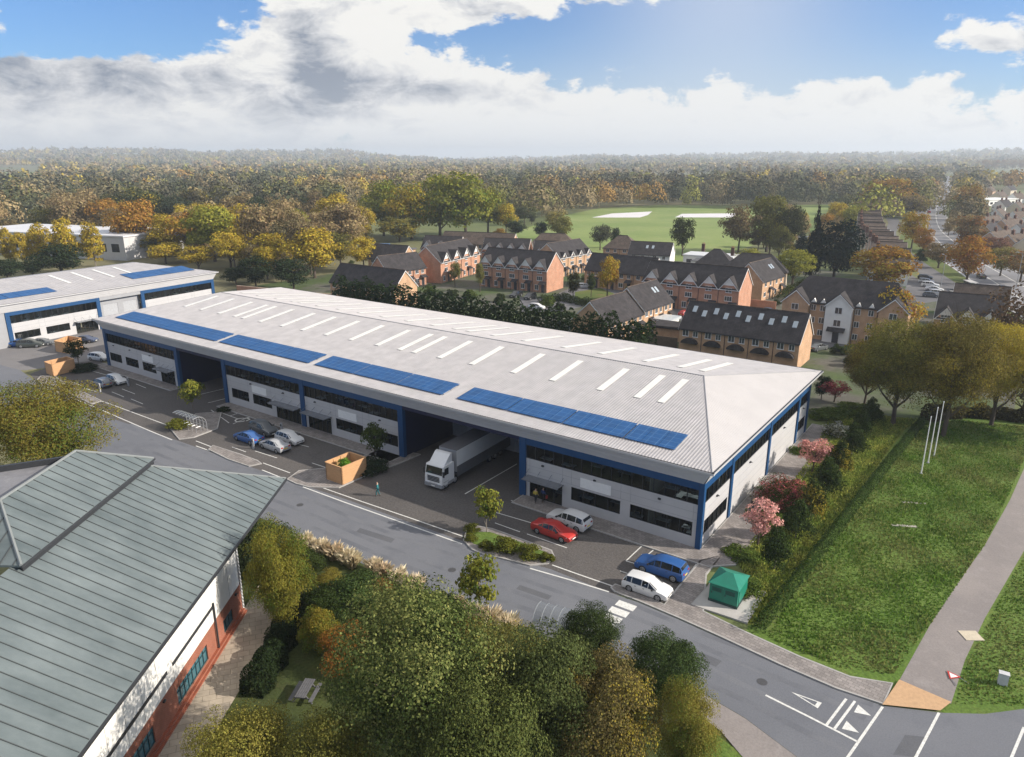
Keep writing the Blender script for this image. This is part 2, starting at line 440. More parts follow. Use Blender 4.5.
def build_terrain():
    na = 240; rad = [0.01, 30, 80, 150, 250, 400, 700, 1200, 1800, 2300] + [2300 + 300 * k for k in range(1, 16)] + [7600, 8600]
    V = []; F = []
    for r in rad:
        for k in range(na):
            a = 2 * math.pi * k / na; x, y = r * math.cos(a), r * math.sin(a); V.append((x, y, hill(x, y)))
    for i in range(len(rad) - 1):
        for k in range(na):
            l = (k + 1) % na; F.append((i * na + k, (i + 1) * na + k, (i + 1) * na + l, i * na + l))
    m = ground_mat('terrain_fields', (.11, .135, .05), (.17, .155, .085), (.075, .09, .04), .004, .05, .95, .25, .8)
    o = link('terrain', fast_mesh('terrain', V, F, [m])); tag(o, None, None, None, 'structure')


build_terrain()
lawn_mat = ground_mat('lawn_grass', (.080, .140, .022), (.105, .160, .030), (.145, .140, .045), .10, .55, .95, .42, 4.0, .5, .6)
lawn2_mat = ground_mat('verge_grass', (.07, .105, .022), (.10, .12, .03), (.17, .12, .05), .06, .3, .95, .25, 3, .2, .6)
field_mat = ground_mat('playing_field_grass', (.155, .215, .06), (.20, .25, .08), (.25, .255, .12), .02, .06, .95, .12, .5, 0, .6)
estate_mat = ground_mat('estate_ground', (.065, .095, .032), (.105, .10, .085), (.05, .07, .025), .07, .25, .95, .25, 1.2, 0, .7)
meadow_mat = ground_mat('meadow_soil', (.125, .165, .03), (.15, .17, .036), (.10, .13, .026), .15, .6, .95, .4, 5, .5)
tarmac_pale = ground_mat('old_path_tarmac', (.25, .225, .215), (.21, .19, .185), (.30, .275, .265), .12, .6, .9, .14, 6, .15)
service_mat = ground_mat('service_yard_tarmac', (.165, .16, .165), (.20, .19, .19), (.13, .125, .13), .05, .3, .9, .12, 4)

P = lambda *pts: [G(*p) for p in pts]
sheet('estate_ground', [(-185, 106, 0), (2, 106, 0), (2, 235, 0), (-60, 262, 0), (-185, 240, 0)], .002, estate_mat)
sheet('lawn', P((742, 640), (760, 600), (905, 428), (935, 415), (1010, 420), (1130, 430), (1300, 560), (1300, 720), (1024, 712), (950, 716), (893, 690), (845, 684), (790, 662)), .004, lawn_mat)
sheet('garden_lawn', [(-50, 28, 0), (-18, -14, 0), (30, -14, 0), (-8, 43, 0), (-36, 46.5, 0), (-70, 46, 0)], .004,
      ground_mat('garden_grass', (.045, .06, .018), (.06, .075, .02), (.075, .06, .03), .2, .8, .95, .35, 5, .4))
sheet('corner_lawn', P((700, 722), (745, 757), (770, 785), (690, 790)), .030, lawn_mat)
# public road past the units
far_edge = P((-60, 350), (20, 370), (42, 386), (110, 418), (170, 438), (210, 452), (245, 465), (290, 481), (345, 499), (400, 519), (465, 542), (500, 556), (550, 569), (608, 592), (640, 603), (680, 620), (720, 638), (780, 666), (836, 690), (884, 706), (943, 713), (985, 714), (1024, 709), (1200, 690))
near_edge = P((1300, 1100), (900, 900), (797, 757), (745, 718), (697, 690), (640, 664), (560, 640), (500, 617), (420, 590), (330, 549), (270, 522), (200, 492), (100, 452), (0, 412), (-120, 372))
sheet('road', far_edge + near_edge, .012, asphalt)
yard_pts = P((30, 374), (42, 388), (110, 421), (210, 455), (290, 484), (345, 502), (465, 546), (550, 573), (612, 594), (668, 604), (702, 561)) + [Vector((-20.8, 61.2, 0)), Vector((-41.0, 61.2, 0)), Vector((-41.0, 79, 0)), Vector((-60.5, 79, 0)), Vector((-60.5, 61.2, 0)), Vector((-96.5, 61.2, 0)), Vector((-96.5, 79, 0)), Vector((-110, 79, 0)), Vector((-110, 61.2, 0)), Vector((-138, 61.2, 0)), Vector((-142, 56, 0))]
sheet('car_park', yard_pts, .008, yard_mat)
sheet('service_yard', [(-172, 30, 0), (-142, 50.5, 0), (-137, 62, 0), (-134, 101, 0), (-168, 106, 0), (-162, 48, 0), (-175, 44, 0)], .006, service_mat)
# kerbed paving


def kerbed(name, poly, m=footway_mat, h=.11, kerb=.16):
    mb = MB(); c = [(p[0], p[1]) for p in poly]; n = len(c)
    area = sum(c[i][0] * c[(i + 1) % n][1] - c[(i + 1) % n][0] * c[i][1] for i in range(n))
    if area < 0: c.reverse()
    inn = []
    for i in range(n):
        a = Vector(c[i - 1]); b = Vector(c[i]); d = Vector(c[(i + 1) % n])
        n1 = (b - a).normalized(); n2 = (d - b).normalized(); nn = Vector((-(n1 + n2).y, (n1 + n2).x))
        nn = nn.normalized() if nn.length > 1e-4 else Vector((-n1.y, n1.x)); q = b + nn * kerb; inn.append((q.x, q.y))
    for i in range(n):
        j = (i + 1) % n
        mb.face([(*c[i], 0), (*c[j], 0), (*c[j], h + .015), (*c[i], h + .015)], 1)
        mb.face([(*c[i], h + .015), (*c[j], h + .015), (*inn[j], h + .015), (*inn[i], h + .015)], 1)
        mb.face([(*inn[j], h), (*inn[i], h), (*inn[i], h + .015), (*inn[j], h + .015)], 1)
    mb.face([(*p, h) for p in inn], 0)
    o = mb.build(name, [m, kerb_mat]); tag(o, None, None, None, 'structure'); return o


kerbed('pavement', h=.095, poly=P((615, 584.5), (640, 593), (664, 605), (700, 561), (722, 556), (707, 575), (704, 612), (745, 632), (800, 657), (850, 677), (893, 684), (884, 705.5), (836, 689.5), (780, 665.5), (720, 637.5), (680, 619.5), (640, 602.5), (614, 592.5), (610, 588)))
kerbed('building_apron', [(-41.6, 58.4, 0), (-22, 58.2, 0), (-19.3, 58.2, 0), (-17.3, 60, 0), (-17.3, 103, 0), (-21.1, 103, 0), (-21.1, 60.9, 0), (-41.6, 60.9, 0)])
kerbed('front_apron', [(-96.6, 58.6, 0), (-60.2, 58.6, 0), (-60.2, 60.9, 0), (-96.6, 60.9, 0)])
kerbed('end_apron', [(-135, 58.8, 0), (-109.6, 58.8, 0), (-109.6, 60.9, 0), (-135, 60.9, 0)])
kerbed('kerbed_island', P((37, 380), (40.5, 376.5), (53.6, 375.5), (66, 383.5), (50, 386.5), (41, 385)))
kerbed('kerbed_strip', P((65, 391.8), (76, 388.8), (102, 401.2), (91.5, 404.8)))
kerbed('shelter_island', P((170.5, 430), (176, 426), (187, 421), (196, 414), (222, 412), (218, 429), (206, 433.5), (194, 438), (179, 440)))
kerbed('middle_island', P((208, 450), (213, 445.8), (240, 454.4), (258, 461), (262, 464.2), (249, 467), (228, 460)))
kerbed('store_island', P((286.5, 480), (299, 471), (322, 469), (352, 462), (384, 447), (421, 455), (400, 464), (367, 476), (339, 488.5), (309, 488), (296, 484.5)))
kerbed('tree_island', P((463, 541), (466, 531), (474, 526), (492, 529), (520, 539), (552, 551), (555, 558), (548, 564.5), (530, 566.5), (500, 558.8), (485, 556), (472, 550.5)))
kerbed('substation_base', [(-18.3, 51.7, 0), (-13.6, 51.9, 0), (-13.6, 57.2, 0), (-18.1, 57.2, 0)], concrete, .125, .1)
sheet('island_grass', P((468, 540), (471, 533), (490, 533), (520, 543), (545, 553), (545, 557), (520, 553), (490, 549), (474, 545)), .128, lawn_mat)
sheet('near_footpath', P((697, 691), (745, 719), (797, 758), (840, 790), (770, 790), (742, 757), (720, 731), (699, 716)), .06, tarmac_pale)
sheet('tactile_paving', P((882, 706), (899, 681), (951, 703.5), (940, 712)), .135, mat('tan_tactile_paving', (.47, .30, .17), .85, .12, 4, bump=.3))
path_l = P((899, 681), (930, 625), (960, 580), (985, 545), (1010, 500), (1030, 455), (1050, 400))
path_r = P((1100, 400), (1075, 455), (1045, 515), (1010, 575), (985, 618), (965, 660), (951, 704))
sheet('footpath', path_l + path_r, .010, tarmac_pale)
sheet('meadow', P((737, 562), (768, 520), (815, 450), (832, 412), (920, 419), (905, 430), (764, 624), (748, 625), (757, 592)), .006, meadow_mat)
# dark edging strip of bare soil under the hedge in the garden
X0, XN = Vector((.565, -.825, 0)), Vector((.825, .565, 0)); O0 = Vector((-48.3, 29.3, 0))
fgp = lambda a, b: O0 + X0 * a + XN * b
sheet('paved_path', [fgp(-4.5, 0), fgp(45, 0), fgp(45, 3.0), fgp(14, 3.1), fgp(6, 3.4), fgp(1, 3.1), fgp(-4.5, 1.8)], .010,
      brick_mat('paving_flags', (.40, .345, .275), (.34, .295, .24), (.22, .19, .15), 1, .9, .6, R(-55), .02, .9, True, .5, .18))
# playing fields
sheet('playing_field', P((500, 238), (556, 217), (600, 208), (660, 205), (740, 206), (862, 204), (882, 212), (858, 222), (770, 240), (700, 262), (600, 258)), .01, field_mat)
court = mat('court_surface', (.62, .60, .62), .8, .08, .1)
sheet('sports_court', P((592, 217.5), (612, 213.5), (652, 211.5), (648, 215), (640, 217.5)), .03, court)
sheet('sports_court', P((675, 217.3), (682, 213.8), (737, 213.3), (733, 217.5)), .03, court)
sheet('distant_meadow', P((-60, 182), (-60, 172), (5, 164), (34, 167), (42, 178), (20, 182)), .5, ground_mat('distant_pasture', (.17, .23, .07), (.2, .24, .09), (.2, .2, .1), .004, .02))
sheet('distant_field', P((985, 182), (1000, 174), (1060, 170), (1060, 182)), .5, ground_mat('distant_crop', (.20, .26, .17), (.22, .27, .18), (.2, .22, .16), .004, .02))
# service road and dual carriageway
tarmac2 = ground_mat('estate_tarmac', (.115, .115, .125), (.135, .133, .142), (.09, .09, .1), .05, .3, .85, .1, 4)
verge = P((905, 224), (930, 240), (975, 268), (1030, 300), (1150, 370), (1040, 345), (985, 306), (940, 277), (912, 256), (900, 238))
sheet('verge', verge, .006, lawn2_mat)
mb = MB(); ribbon(mb, smooth_line([(-75, 520), (-66, 470), (-60.7, 418.6), (-50.6, 364), (-37.8, 314), (-28.6, 282.4), (-17.6, 247), (-10, 222), (-3, 198), (4, 172)]), 6.5, .012); tag(mb.build('service_road', tarmac2), None, None, None, 'structure')
dual = smooth_line([(18, 178), (11, 204), (3, 236), (-9.7, 285), (-21.9, 332), (-33, 390), (-46, 463), (-62, 600), (-86, 860), (-120, 1300), (-166, 1860)])
mb = MB(); ribbon(mb, dual, 19, .014); tag(mb.build('main_road', ground_mat('main_road_tarmac', (.20, .20, .215), (.23, .225, .235), (.16, .16, .17), .02, .2)), None, None, None, 'structure')
sheet('estate_road', P((520, 297), (545, 299), (575, 286), (620, 283), (660, 288), (700, 308), (735, 316), (770, 312), (800, 306), (850, 345), (800, 352), (700, 322), (640, 318), (610, 300), (560, 312), (520, 312)), .012, tarmac2)
sheet('estate_court', P((910, 274), (926, 284), (946, 300), (912, 305), (905, 290)), .010, tarmac2)
sheet('estate_green', P((575, 292), (600, 288), (625, 298), (600, 308), (575, 304)), .016, lawn2_mat)

# painted markings


def lines(name, segs, w=.12, z=.020, closed=False):
    mb = MB()
    for s in segs:
        ribbon(mb, P(*s), w, z)
    tag(mb.build(name, line_paint), None, None, None, 'structure')


lines('edge_line', [[(42, 385), (65, 395), (92, 406), (150, 431), (172, 440)], [(196, 446), (210, 451)], [(262, 470), (287, 480)],
                    [(303, 487), (345, 502.5), (400, 522), (462, 544)], [(530, 568.5), (570, 580), (609, 592)]], .16, .022)
lines('inner_line', [[(77, 393), (110, 404), (172, 427)], [(196, 441), (235, 456)], [(263, 463), (290, 473)], [(323, 488), (360, 501), (410, 518), (463, 536.5)], [(552, 565), (580, 575), (612, 586)]], .14, .018)
bays = []
for (a, b) in [((84, 388), (97, 392)), ((72, 382), (82, 386)), ((112, 392), (124, 397)), ((122, 389), (135, 394)), ((131, 399), (143, 404)), ((92, 371), (110, 376)), ((136, 384), (146, 388)),
               ((232, 447), (246, 452)), ((255, 451), (277, 458)), ((286, 441), (309, 447)), ((312, 463), (327, 468)), ((300, 431), (345, 447)), ((345, 447), (372, 456)),
               ((494, 512), (535, 524)), ((495, 523), (520, 532)), ((527, 534), (567, 548)), ((561, 521), (580, 530)), ((620, 571), (665, 586)), ((643, 545), (626, 561)), ((656, 548), (645, 557)),
               ((222, 413), (238, 419)), ((253, 408), (230, 416)), ((211, 410), (229, 423)), ((238, 405), (262, 412)), ((233, 424), (256, 414))]:
    bays.append([a, b])
lines('bay_marking', bays, .11, .016)
lines('bay_edge', [[(511, 500.5), (549, 512.5), (595, 527), (645, 543), (700, 560.5)], [(699, 561), (665, 604)], [(626, 561), (636, 564)]], .12, .0165)
lines('loading_line', [[(465, 494), (517, 464)], [(185, 398), (232, 387)], [(208, 403), (236, 396)]], .14, .0165)
zeb = []
for k in range(5):
    a = Vector((617 - 7.2 * k, 602.5 + 6.3 * k)); b = a + Vector((18, 6.6)); zeb.append([tuple(a), tuple(b)])
lines('crossing_stripe', zeb, .85, .024)
lines('give_way_line', [[(765.5, 695.3), (810, 717.5), (857.3, 741.8)], [(846.2, 699), (826.6, 725)], [(855, 701.3), (834.5, 729)], [(882.6, 707), (848, 757), (838, 772)], [(939, 713), (916, 757), (905, 776)], [(1024, 727.6), (1011.7, 757), (1006, 772)]], .17, .022)
lines('junction_edge_line', [[(640, 665), (694.7, 691), (760, 731), (800, 762)]], .15, .022)
mb = MB()
for t in ([(858, 704.8), (854, 712.4), (871, 716)], [(846.5, 721), (841.8, 729), (859, 733)]):
    mb.face([(p.x, p.y, .022) for p in P(*t)])
o3 = [G(791, 692), G(821.8, 703), G(817.7, 708.6)]; cc = (o3[0] + o3[1] + o3[2]) / 3; inn = [cc + (p - cc) * .62 for p in o3]
for i in range(3):
    j = (i + 1) % 3; mb.face([(q.x, q.y, .022) for q in (o3[i], o3[j], inn[j], inn[i])])
tag(mb.build('give_way_triangle', line_paint), None, None, None, 'structure')
# disabled-bay wheelchair marks
mb = MB()
for cx, cy in ((-22.6, 57.0), (-88.5, 57.2)):
    ring = [(cx + .75 * math.cos(t), cy + .75 * math.sin(t)) for t in np.linspace(R(100), R(370), 14)]
    ribbon(mb, ring, .2, .021); ribbon(mb, [(cx - .1, cy + .7), (cx + .05, cy + 1.6)], .25, .021); ribbon(mb, [(cx, cy + 1.0), (cx + .8, cy + .95), (cx + 1.0, cy + .2)], .2, .0214)
tag(mb.build('wheelchair_mark', line_paint), None, None, None, 'structure')
# carriageway lane marks
mb = MB()
for off in (-9.0, -3.0, 3.0, 9.0):
    pts = []
    for i, p in enumerate(dual):
        d = (dual[min(i + 1, len(dual) - 1)] - dual[max(i - 1, 0)]).normalized(); pts.append(p + Vector((-d.y, d.x, 0)) * off)
    ribbon(mb, pts, .3, .02)
tag(mb.build('lane_marking', line_paint), None, None, None, 'structure')

# ------------------------------------------------------------------ industrial units
def window_unit(root, a, b, z0, z1, xf, step=1.25, name='window', rail=None):
    """glazed opening between a and b: one pane sheet, its frame and mullions as a sub-part"""
    loc, rz = xf
    g = MB().box((a, .10, z0), (b, .12, z1)).build(name, window_glass, root, loc, rz)
    f = MB(); t = .06
    f.box((a, .02, z0), (a + t, .16, z1)); f.box((b - t, .02, z0), (b, .16, z1)); f.box((a + t, .02, z0), (b - t, .16, z0 + t)); f.box((a + t, .02, z1 - t), (b - t, .16, z1))
    n = max(1, round((b - a) / step))
    for k in range(1, n):
        x = a + (b - a) * k / n; f.box((x - .03, .03, z0 + t), (x + .03, .15, z1 - t))
    if rail:
        f.box((a + t, .04, rail), (b - t, .15, rail + .06))
    f.build('window_frame', dark_trim, g)
    return g


def office(root, loc, rz, L, wins, entry=None, sign=None, lamps=(), ribbon_win=True, top=6.95, rb=(4.6, 6.2), gz=(1.2, 2.7), interior=5.5):
    """two-storey office front: blue frame beam, ribbon window, panels, ground-floor windows and a canopied entrance"""
    xf = (loc, rz)
    p = MB(); ops = sorted([(a, b, gz[0], gz[1]) for a, b in wins] + ([(entry[0], entry[1], 0, 2.5)] if entry else []))
    x = 0
    for a, b, z0, z1 in ops:
        if a > x + .01: p.box((x, 0, 0), (a, .2, rb[0]))
        if z0 > 0: p.box((a, 0, 0), (b, .2, z0))
        p.box((a, 0, z1), (b, .2, rb[0])); x = b
    if x < L - .01: p.box((x, 0, 0), (L, .2, rb[0]))
    o = p.build('wall_panel', panel_mat, root, loc, rz)
    j = MB(); zz = [2.95, 3.75] if wins or entry else [.9, 1.8, 2.7, 3.6]
    for z in zz: j.box((0.02, -.006, z), (L - .02, 0, z + .035))
    edges = sorted({a for a, b, _, _ in ops} | {b for a, b, _, _ in ops})
    for e in edges:
        if .3 < e < L - .3 and wins: j.box((e - .02, -.008, 2.98), (e + .02, 0, rb[0]))
    j.build('panel_joint', grey_metal, o)
    bm = MB().box((0, -.12, rb[1]), (L, .3, top)).build('frame_beam', blue_frame, root, loc, rz)
    window_unit(root, 0.02, L - .02, rb[0], rb[1], xf, 1.15)
    for a, b in wins: window_unit(root, a, b, gz[0], gz[1], xf, 1.3)
    if entry:
        a, b = entry
        d = window_unit(root, a, b, .11, 2.5, xf, .95, 'entrance_door', 2.0)
        c = MB(); c.box((a - .2, -1.35, 2.62), (b + .2, -.02, 2.68)); c.box((a - .2, -1.35, 2.56), (b + .2, -1.29, 2.62))
        for k in range(4):
            xx = a - .1 + (b - a + .2) * k / 3; c.tube((xx, -1.2, 2.68), (xx, -.02, 3.4), .025, n=5)
        c.build('canopy', mat('canopy_glass', (.16, .17, .19), .25, .1, 1), root, loc, rz)
    if sign:
        MB().box((sign[0], -.06, 2.98), (sign[1], -.01, 4.05)).build('sign_panel', white_paint, root, loc, rz)
    for x in lamps:
        l = MB().box((x - .14, -.16, 4.12), (x + .14, -.01, 4.26)).box((x - .05, -.3, 4.18), (x + .05, -.16, 4.24))
        l.build('wall_lamp', dark_trim, root, loc, rz)
    # rooms behind the glass
    it = MB(); r = random.Random(int(L * 10))
    for z in (.03, 3.55): it.box((0, .25, z - .02), (L, interior, z), 0)
    it.box((0, interior, .03), (L, interior + .1, rb[1]), 1)
    it.box((0, .25, 3.2), (L, interior, 3.27), 2); it.box((0, .25, rb[1] + .05), (L, interior, rb[1] + .1), 2)
    for z in (.03, 3.55):
        x = .8
        while x < L - 2:
            y = r.uniform(.9, 3.2); it.box((x, y, z + .68), (x + 1.5, y + .75, z + .73), 2); it.box((x + .1, y + .1, z), (x + .16, y + .65, z + .68), 3)
            it.box((x + 1.35, y + .1, z), (x + 1.41, y + .65, z + .68), 3); it.box((x + .5, y + .5, z + .8), (x + 1.0, y + .55, z + 1.1), 3)
            if r.random() < .35: it.box((x + 1.7, interior - .5, z), (x + 2.6, interior, z + 1.9), 2)
            x += r.uniform(2.0, 3.4)
    it.build('office_interior', [mat('office_floor', (.42, .33, .22), .6), mat('office_wall', (.6, .52, .4), .8), white_paint, dark_trim], root, loc, rz)


def blue_post(root, x, xf, w=.75, top=6.95):
    MB().box((x - w / 2, -.16, 0), (x + w / 2, .35, top)).build('frame_post', blue_frame, root, *xf)


def ribbed(mb, xs0, xs1, y_of, z_of, pitch=.42, mi=0, along='x', h=.03):
    """box-rib sheet: ribs run across the axis 'along'; y_of(x) gives the (start, end) of each rib line"""
    prof = [(0, 0), (.5, 0), (.6, h), (.9, h)]
    pts = []; x = xs0
    while x < xs1:
        for t, dz in prof:
            q = x + t * pitch
            if q < xs1: pts.append((q, dz))
        x += pitch
    pts.append((xs1, 0))
    for (a, da), (b, db) in zip(pts[:-1], pts[1:]):
        a0, a1 = y_of(a); b0, b1 = y_of(b)
        if max(a1 - a0, b1 - b0) < .01: continue
        c = [(a, a0, da), (b, b0, db), (b, b1, db), (a, a1, da)]
        if along == 'x': mb.face([(x, y, z_of(x, y) + d) for x, y, d in c], mi)
        else: mb.face([(y, x, z_of(y, x) + d) for x, y, d in c], mi)


def hip_roof(root, L, D, ox, oy, ze, zr, hl, hr, xf, hipmat=None, pitch=.333):
    """shallow ribbed roof over 0..L x 0..D with eaves ox, oy; ridge from hl to L-hr"""
    y0, y1, ym = -oy, D + oy, D / 2; x0, x1 = -ox, L + ox; s = (zr - ze) / (ym - y0); xr0, xr1 = hl, L - hr

    def ytop(x):
        if x < xr0: return (x - x0) / (xr0 - x0)
        if x > xr1: return (x1 - x) / (x1 - xr1)
        return 1.
    f = MB()
    ribbed(f, x0, x1, lambda x: (y0, y0 + (ym - y0) * ytop(x)), lambda x, y: ze + s * (y - y0), pitch)
    ribbed(f, x0, x1, lambda x: (y1 - (y1 - ym) * ytop(x), y1), lambda x, y: ze + s * (y1 - y), pitch)
    f.build('roof', roof_sheet, root, *xf)
    h = MB(); sl_ = (zr - ze) / (xr0 - x0); sr = (zr - ze) / (x1 - xr1)
    half = lambda y: 1 - abs(y - ym) / (ym - y0)
    ribbed(h, y0, y1, lambda y: (x0, x0 + (xr0 - x0) * half(y)), lambda x, y: ze + sl_ * (x - x0), pitch, 0, 'y', .02)
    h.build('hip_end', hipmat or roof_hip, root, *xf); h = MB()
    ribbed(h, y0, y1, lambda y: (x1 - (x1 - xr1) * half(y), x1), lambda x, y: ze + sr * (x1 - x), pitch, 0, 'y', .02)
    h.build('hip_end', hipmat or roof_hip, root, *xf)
    c = MB()
    c.tube((xr0, ym, zr + .02), (xr1, ym, zr + .02), .07, n=6)
    for a, b in (((xr0, ym), (x0, y0)), ((xr0, ym), (x0, y1)), ((xr1, ym), (x1, y0)), ((xr1, ym), (x1, y1))):
        c.tube((*a, zr + .02), (*b, ze + .02), .06, n=6)
    c.build('ridge_cap', mat('ridge_metal', (.30, .30, .31), .5), root, *xf)
    # gutter round the eaves and the leaning ribbed fascia under it
    g = MB()
    for a, b in (((x0, y0), (x1, y0)), ((x1, y0), (x1, y1)), ((x1, y1), (x0, y1)), ((x0, y1), (x0, y0))):
        d = Vector((b[0] - a[0], b[1] - a[1], 0)).normalized(); n = Vector((d.y, -d.x, 0))
        pa = Vector((*a, ze)) - d * .25; pb = Vector((*b, ze)) + d * .25
        q = [pa + n * .02 + Vector((0, 0, .0)), pa + n * .26 + Vector((0, 0, .0)), pa + n * .22 + Vector((0, 0, -.22)), pa + n * .04 + Vector((0, 0, -.22))]
        g.extr(q, pb - pa, 0)
        g.extr([p + Vector((0, 0, .012)) - n * .0 for p in (pa + n * .06, pa + n * .20, pa + n * .20 + Vector((0, 0, .02)), pa + n * .06 + Vector((0, 0, .02)))], pb - pa, 1)
    g.build('gutter', [white_metal, dark_trim], root, *xf)
    fa = MB(); nrow = 9
    for a, b, ia, ib in (((x0, y0), (x1, y0), (-.03, -.14), (L + .03, -.14)), ((x1, y0), (x1, y1), (L + .14, -.03), (L + .14, D + .03)),
                         ((x1, y1), (x0, y1), (L + .03, D + .14), (-.03, D + .14)), ((x0, y1), (x0, y0), (-.14, D + .03), (-.14, -.03))):
        for k in range(nrow):
            t0, t1, tm = k / nrow, (k + 1) / nrow, (k + .78) / nrow
            pt = lambda e, i_, t: (e[0] + (i_[0] - e[0]) * t, e[1] + (i_[1] - e[1]) * t, ze - .06 + (6.96 - ze + .06) * t)
            fa.face([pt(a, ia, t0), pt(b, ib, t0), pt(b, ib, tm), pt(a, ia, tm)])
            q0, q1 = pt(b, ib, tm), pt(a, ia, tm); u = .03
            cx, cy = L / 2, D / 2
            sh = lambda p: (p[0] + (u if p[0] < cx else -u) * 0.5, p[1] + (u if p[1] < cy else -u), p[2])
            fa.face([q1, q0, pt(b, ib, t1), pt(a, ia, t1)]) if k % 2 else fa.face([sh(q1), sh(q0), pt(b, ib, t1), pt(a, ia, t1)])
    fa.build('fascia', white_metal, root, *xf)
    return lambda x, y: ze + s * (min(y, 2 * ym - y) - y0)


def solar_array(root, x0, x1, y0, y1, zf, xf, n, name='solar_array'):
    """row of roof panels: n columns two deep, each panel a sub-part"""
    top = MB()
    for yy in (y0 + .3, (y0 + y1) / 2, y1 - .3): top.box((x0, yy - .03, zf(0, yy) + .03), (x1, yy + .03, zf(0, yy) + .09))
    a = top.build(name, grey_metal, root, *xf)
    w = (x1 - x0) / n; r = random.Random(int(x0 * 7))
    sm = solar_mat('solar_cells', 1.02, .86)
    for k in range(n):
        p = MB(); gap = .16 if (k % 4 == 3) else .05
        xa, xb = x0 + k * w, x0 + (k + 1) * w - gap
        q = [(xa, y0, zf(0, y0) + .10), (xb, y0, zf(0, y0) + .10), (xb, y1, zf(0, y1) + .10), (xa, y1, zf(0, y1) + .10)]
        p.extr(q, (0, 0, .045)); p.build('solar_panel', sm, a)
    return a


def shutter_wall(root, x0, x1, y, top, doors, xf):
    """grey back wall of a loading bay with ribbed roller shutters"""
    w = MB(); x = x0
    for a, b in doors:
        w.box((x, y, 0), (a, y + .2, top)); w.box((a, y, 5.0), (b, y + .2, top)); x = b
    w.box((x, y, 0), (x1, y + .2, top)); w.build('bay_wall', grey_metal, root, *xf)
    for a, b in doors:
        s = MB()
        for k in range(25): s.box((a, y + .06, .2 * k), (b, y + .10 + .02 * (k % 2), .2 * k + .2))
        s.build('roller_shutter', mat('shutter_slats', (.36, .37, .39), .5), root, *xf)


def build_main_unit():
    root = thing('warehouse', 'largest grey-roofed industrial unit, long, with blue frames and two open loading bays', 'warehouse', (-133, 60.8, 0))
    xf = ((0, 0, 0), 0); L, D = 111.8, 38.5
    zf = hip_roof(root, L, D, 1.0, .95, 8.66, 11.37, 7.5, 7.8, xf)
    # outer walls at the back and left
    w = MB(); w.box((0, D - .2, 0), (L, D, 6.97)); w.box((0, .4, 0), (.2, D - .2, 6.97)); w.build('rear_wall', grey_metal, root)
    for x0, x1, n in ((2.6, 32.9, 16), (33.7, 54.6, 12), (55.8, 78.8, 12), (81.0, 108.2, 15)): solar_array(root, x0, x1, 1.2, 4.6, zf, xf, n)
    rf = [8.9, 13.9, 19.4, 23.9, 26.2, 30.9, 36.4, 41.5, 47, 52.5, 58, 62.5, 65.2, 69.9, 75.4, 82.1, 87.9, 94.4, 99.2, 102.1]
    for i, x in enumerate(rf):
        m = MB(); y0, y1 = 10.4, 17.3
        m.extr([(x, y0, zf(0, y0) + .06), (x + .85, y0, zf(0, y0) + .06), (x + .85, y1, zf(0, y1) + .06), (x, y1, zf(0, y1) + .06)], (0, 0, .03)); m.build('rooflight', rooflight_mat, root)
        m = MB(); y0, y1 = 22.4, 33.0
        m.extr([(x, y0, zf(0, y0) + .06), (x + .85, y0, zf(0, y0) + .06), (x + .85, y1, zf(0, y1) + .06), (x, y1, zf(0, y1) + .06)], (0, 0, .03)); m.build('rooflight', rooflight_mat, root)
    # office fronts
    office(root, (.4, 0, 0), 0, 22.3, [(.6, 4.6), (6, 10.2), (11.6, 15.8)], (17.2, 21.4), (11.8, 15.2), (2.5, 8, 14.5))
    office(root, (36.5, 0, 0), 0, 17.3, [(1, 5.2), (6.2, 10.6)], (11.6, 17), (6.2, 9.6), (6, 13.5))
    office(root, (54.6, 0, 0), 0, 17.9, [(6.2, 11.4), (12.6, 17.6)], (.5, 5.2), (6.8, 10.3), (2.2, 14.6))
    office(root, (91.7, 0, 0), 0, 19.7, [(5.8, 11.6), (12.7, 19.3)], (.5, 4.7), (6.9, 10.5), (2.2, 8.6, 15.8))
    # sunny end
    office(root, (L, .4, 0), R(90), 7.2, [(.5, 6.9)], None, None, (3.5,))
    office(root, (L, 8.0, 0), R(90), 12.6, [], None, None, (6,))
    office(root, (L, 21.0, 0), R(90), 12.0, [], None, None, (6,))
    office(root, (L, 33.4, 0), R(90), 4.7, [(.4, 4.2)], None, None, (2.5,))
    ef = ((L, 0, 0), R(90))
    for y in (8.0, 21.0, 33.3, 38.3): blue_post(root, y, ef, .6)
    MB().box((L - .36, -.16, 0), (L + .16, .36, 6.95)).build('corner_post', blue_frame, root)
    for x in (.2, 23.1, 36.1, 54.2, 72.9, 91.3): blue_post(root, x, xf, .85)
    for x0, x1, doors in ((23.3, 35.9, [(2.5, 6.5), (8, 12)]), (73.1, 91.1, [(2.4, 7.4), (10.2, 14.4)])):
        shutter_wall(root, x0, x1, 9.6, 6.9, [(x0 + a, x0 + b) for a, b in doors], xf)
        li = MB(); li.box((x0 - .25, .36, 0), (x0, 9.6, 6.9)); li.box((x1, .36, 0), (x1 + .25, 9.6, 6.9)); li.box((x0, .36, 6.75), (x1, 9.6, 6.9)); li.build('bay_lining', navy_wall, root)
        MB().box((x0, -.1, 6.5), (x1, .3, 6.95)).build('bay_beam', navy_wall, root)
    return root


build_main_unit()


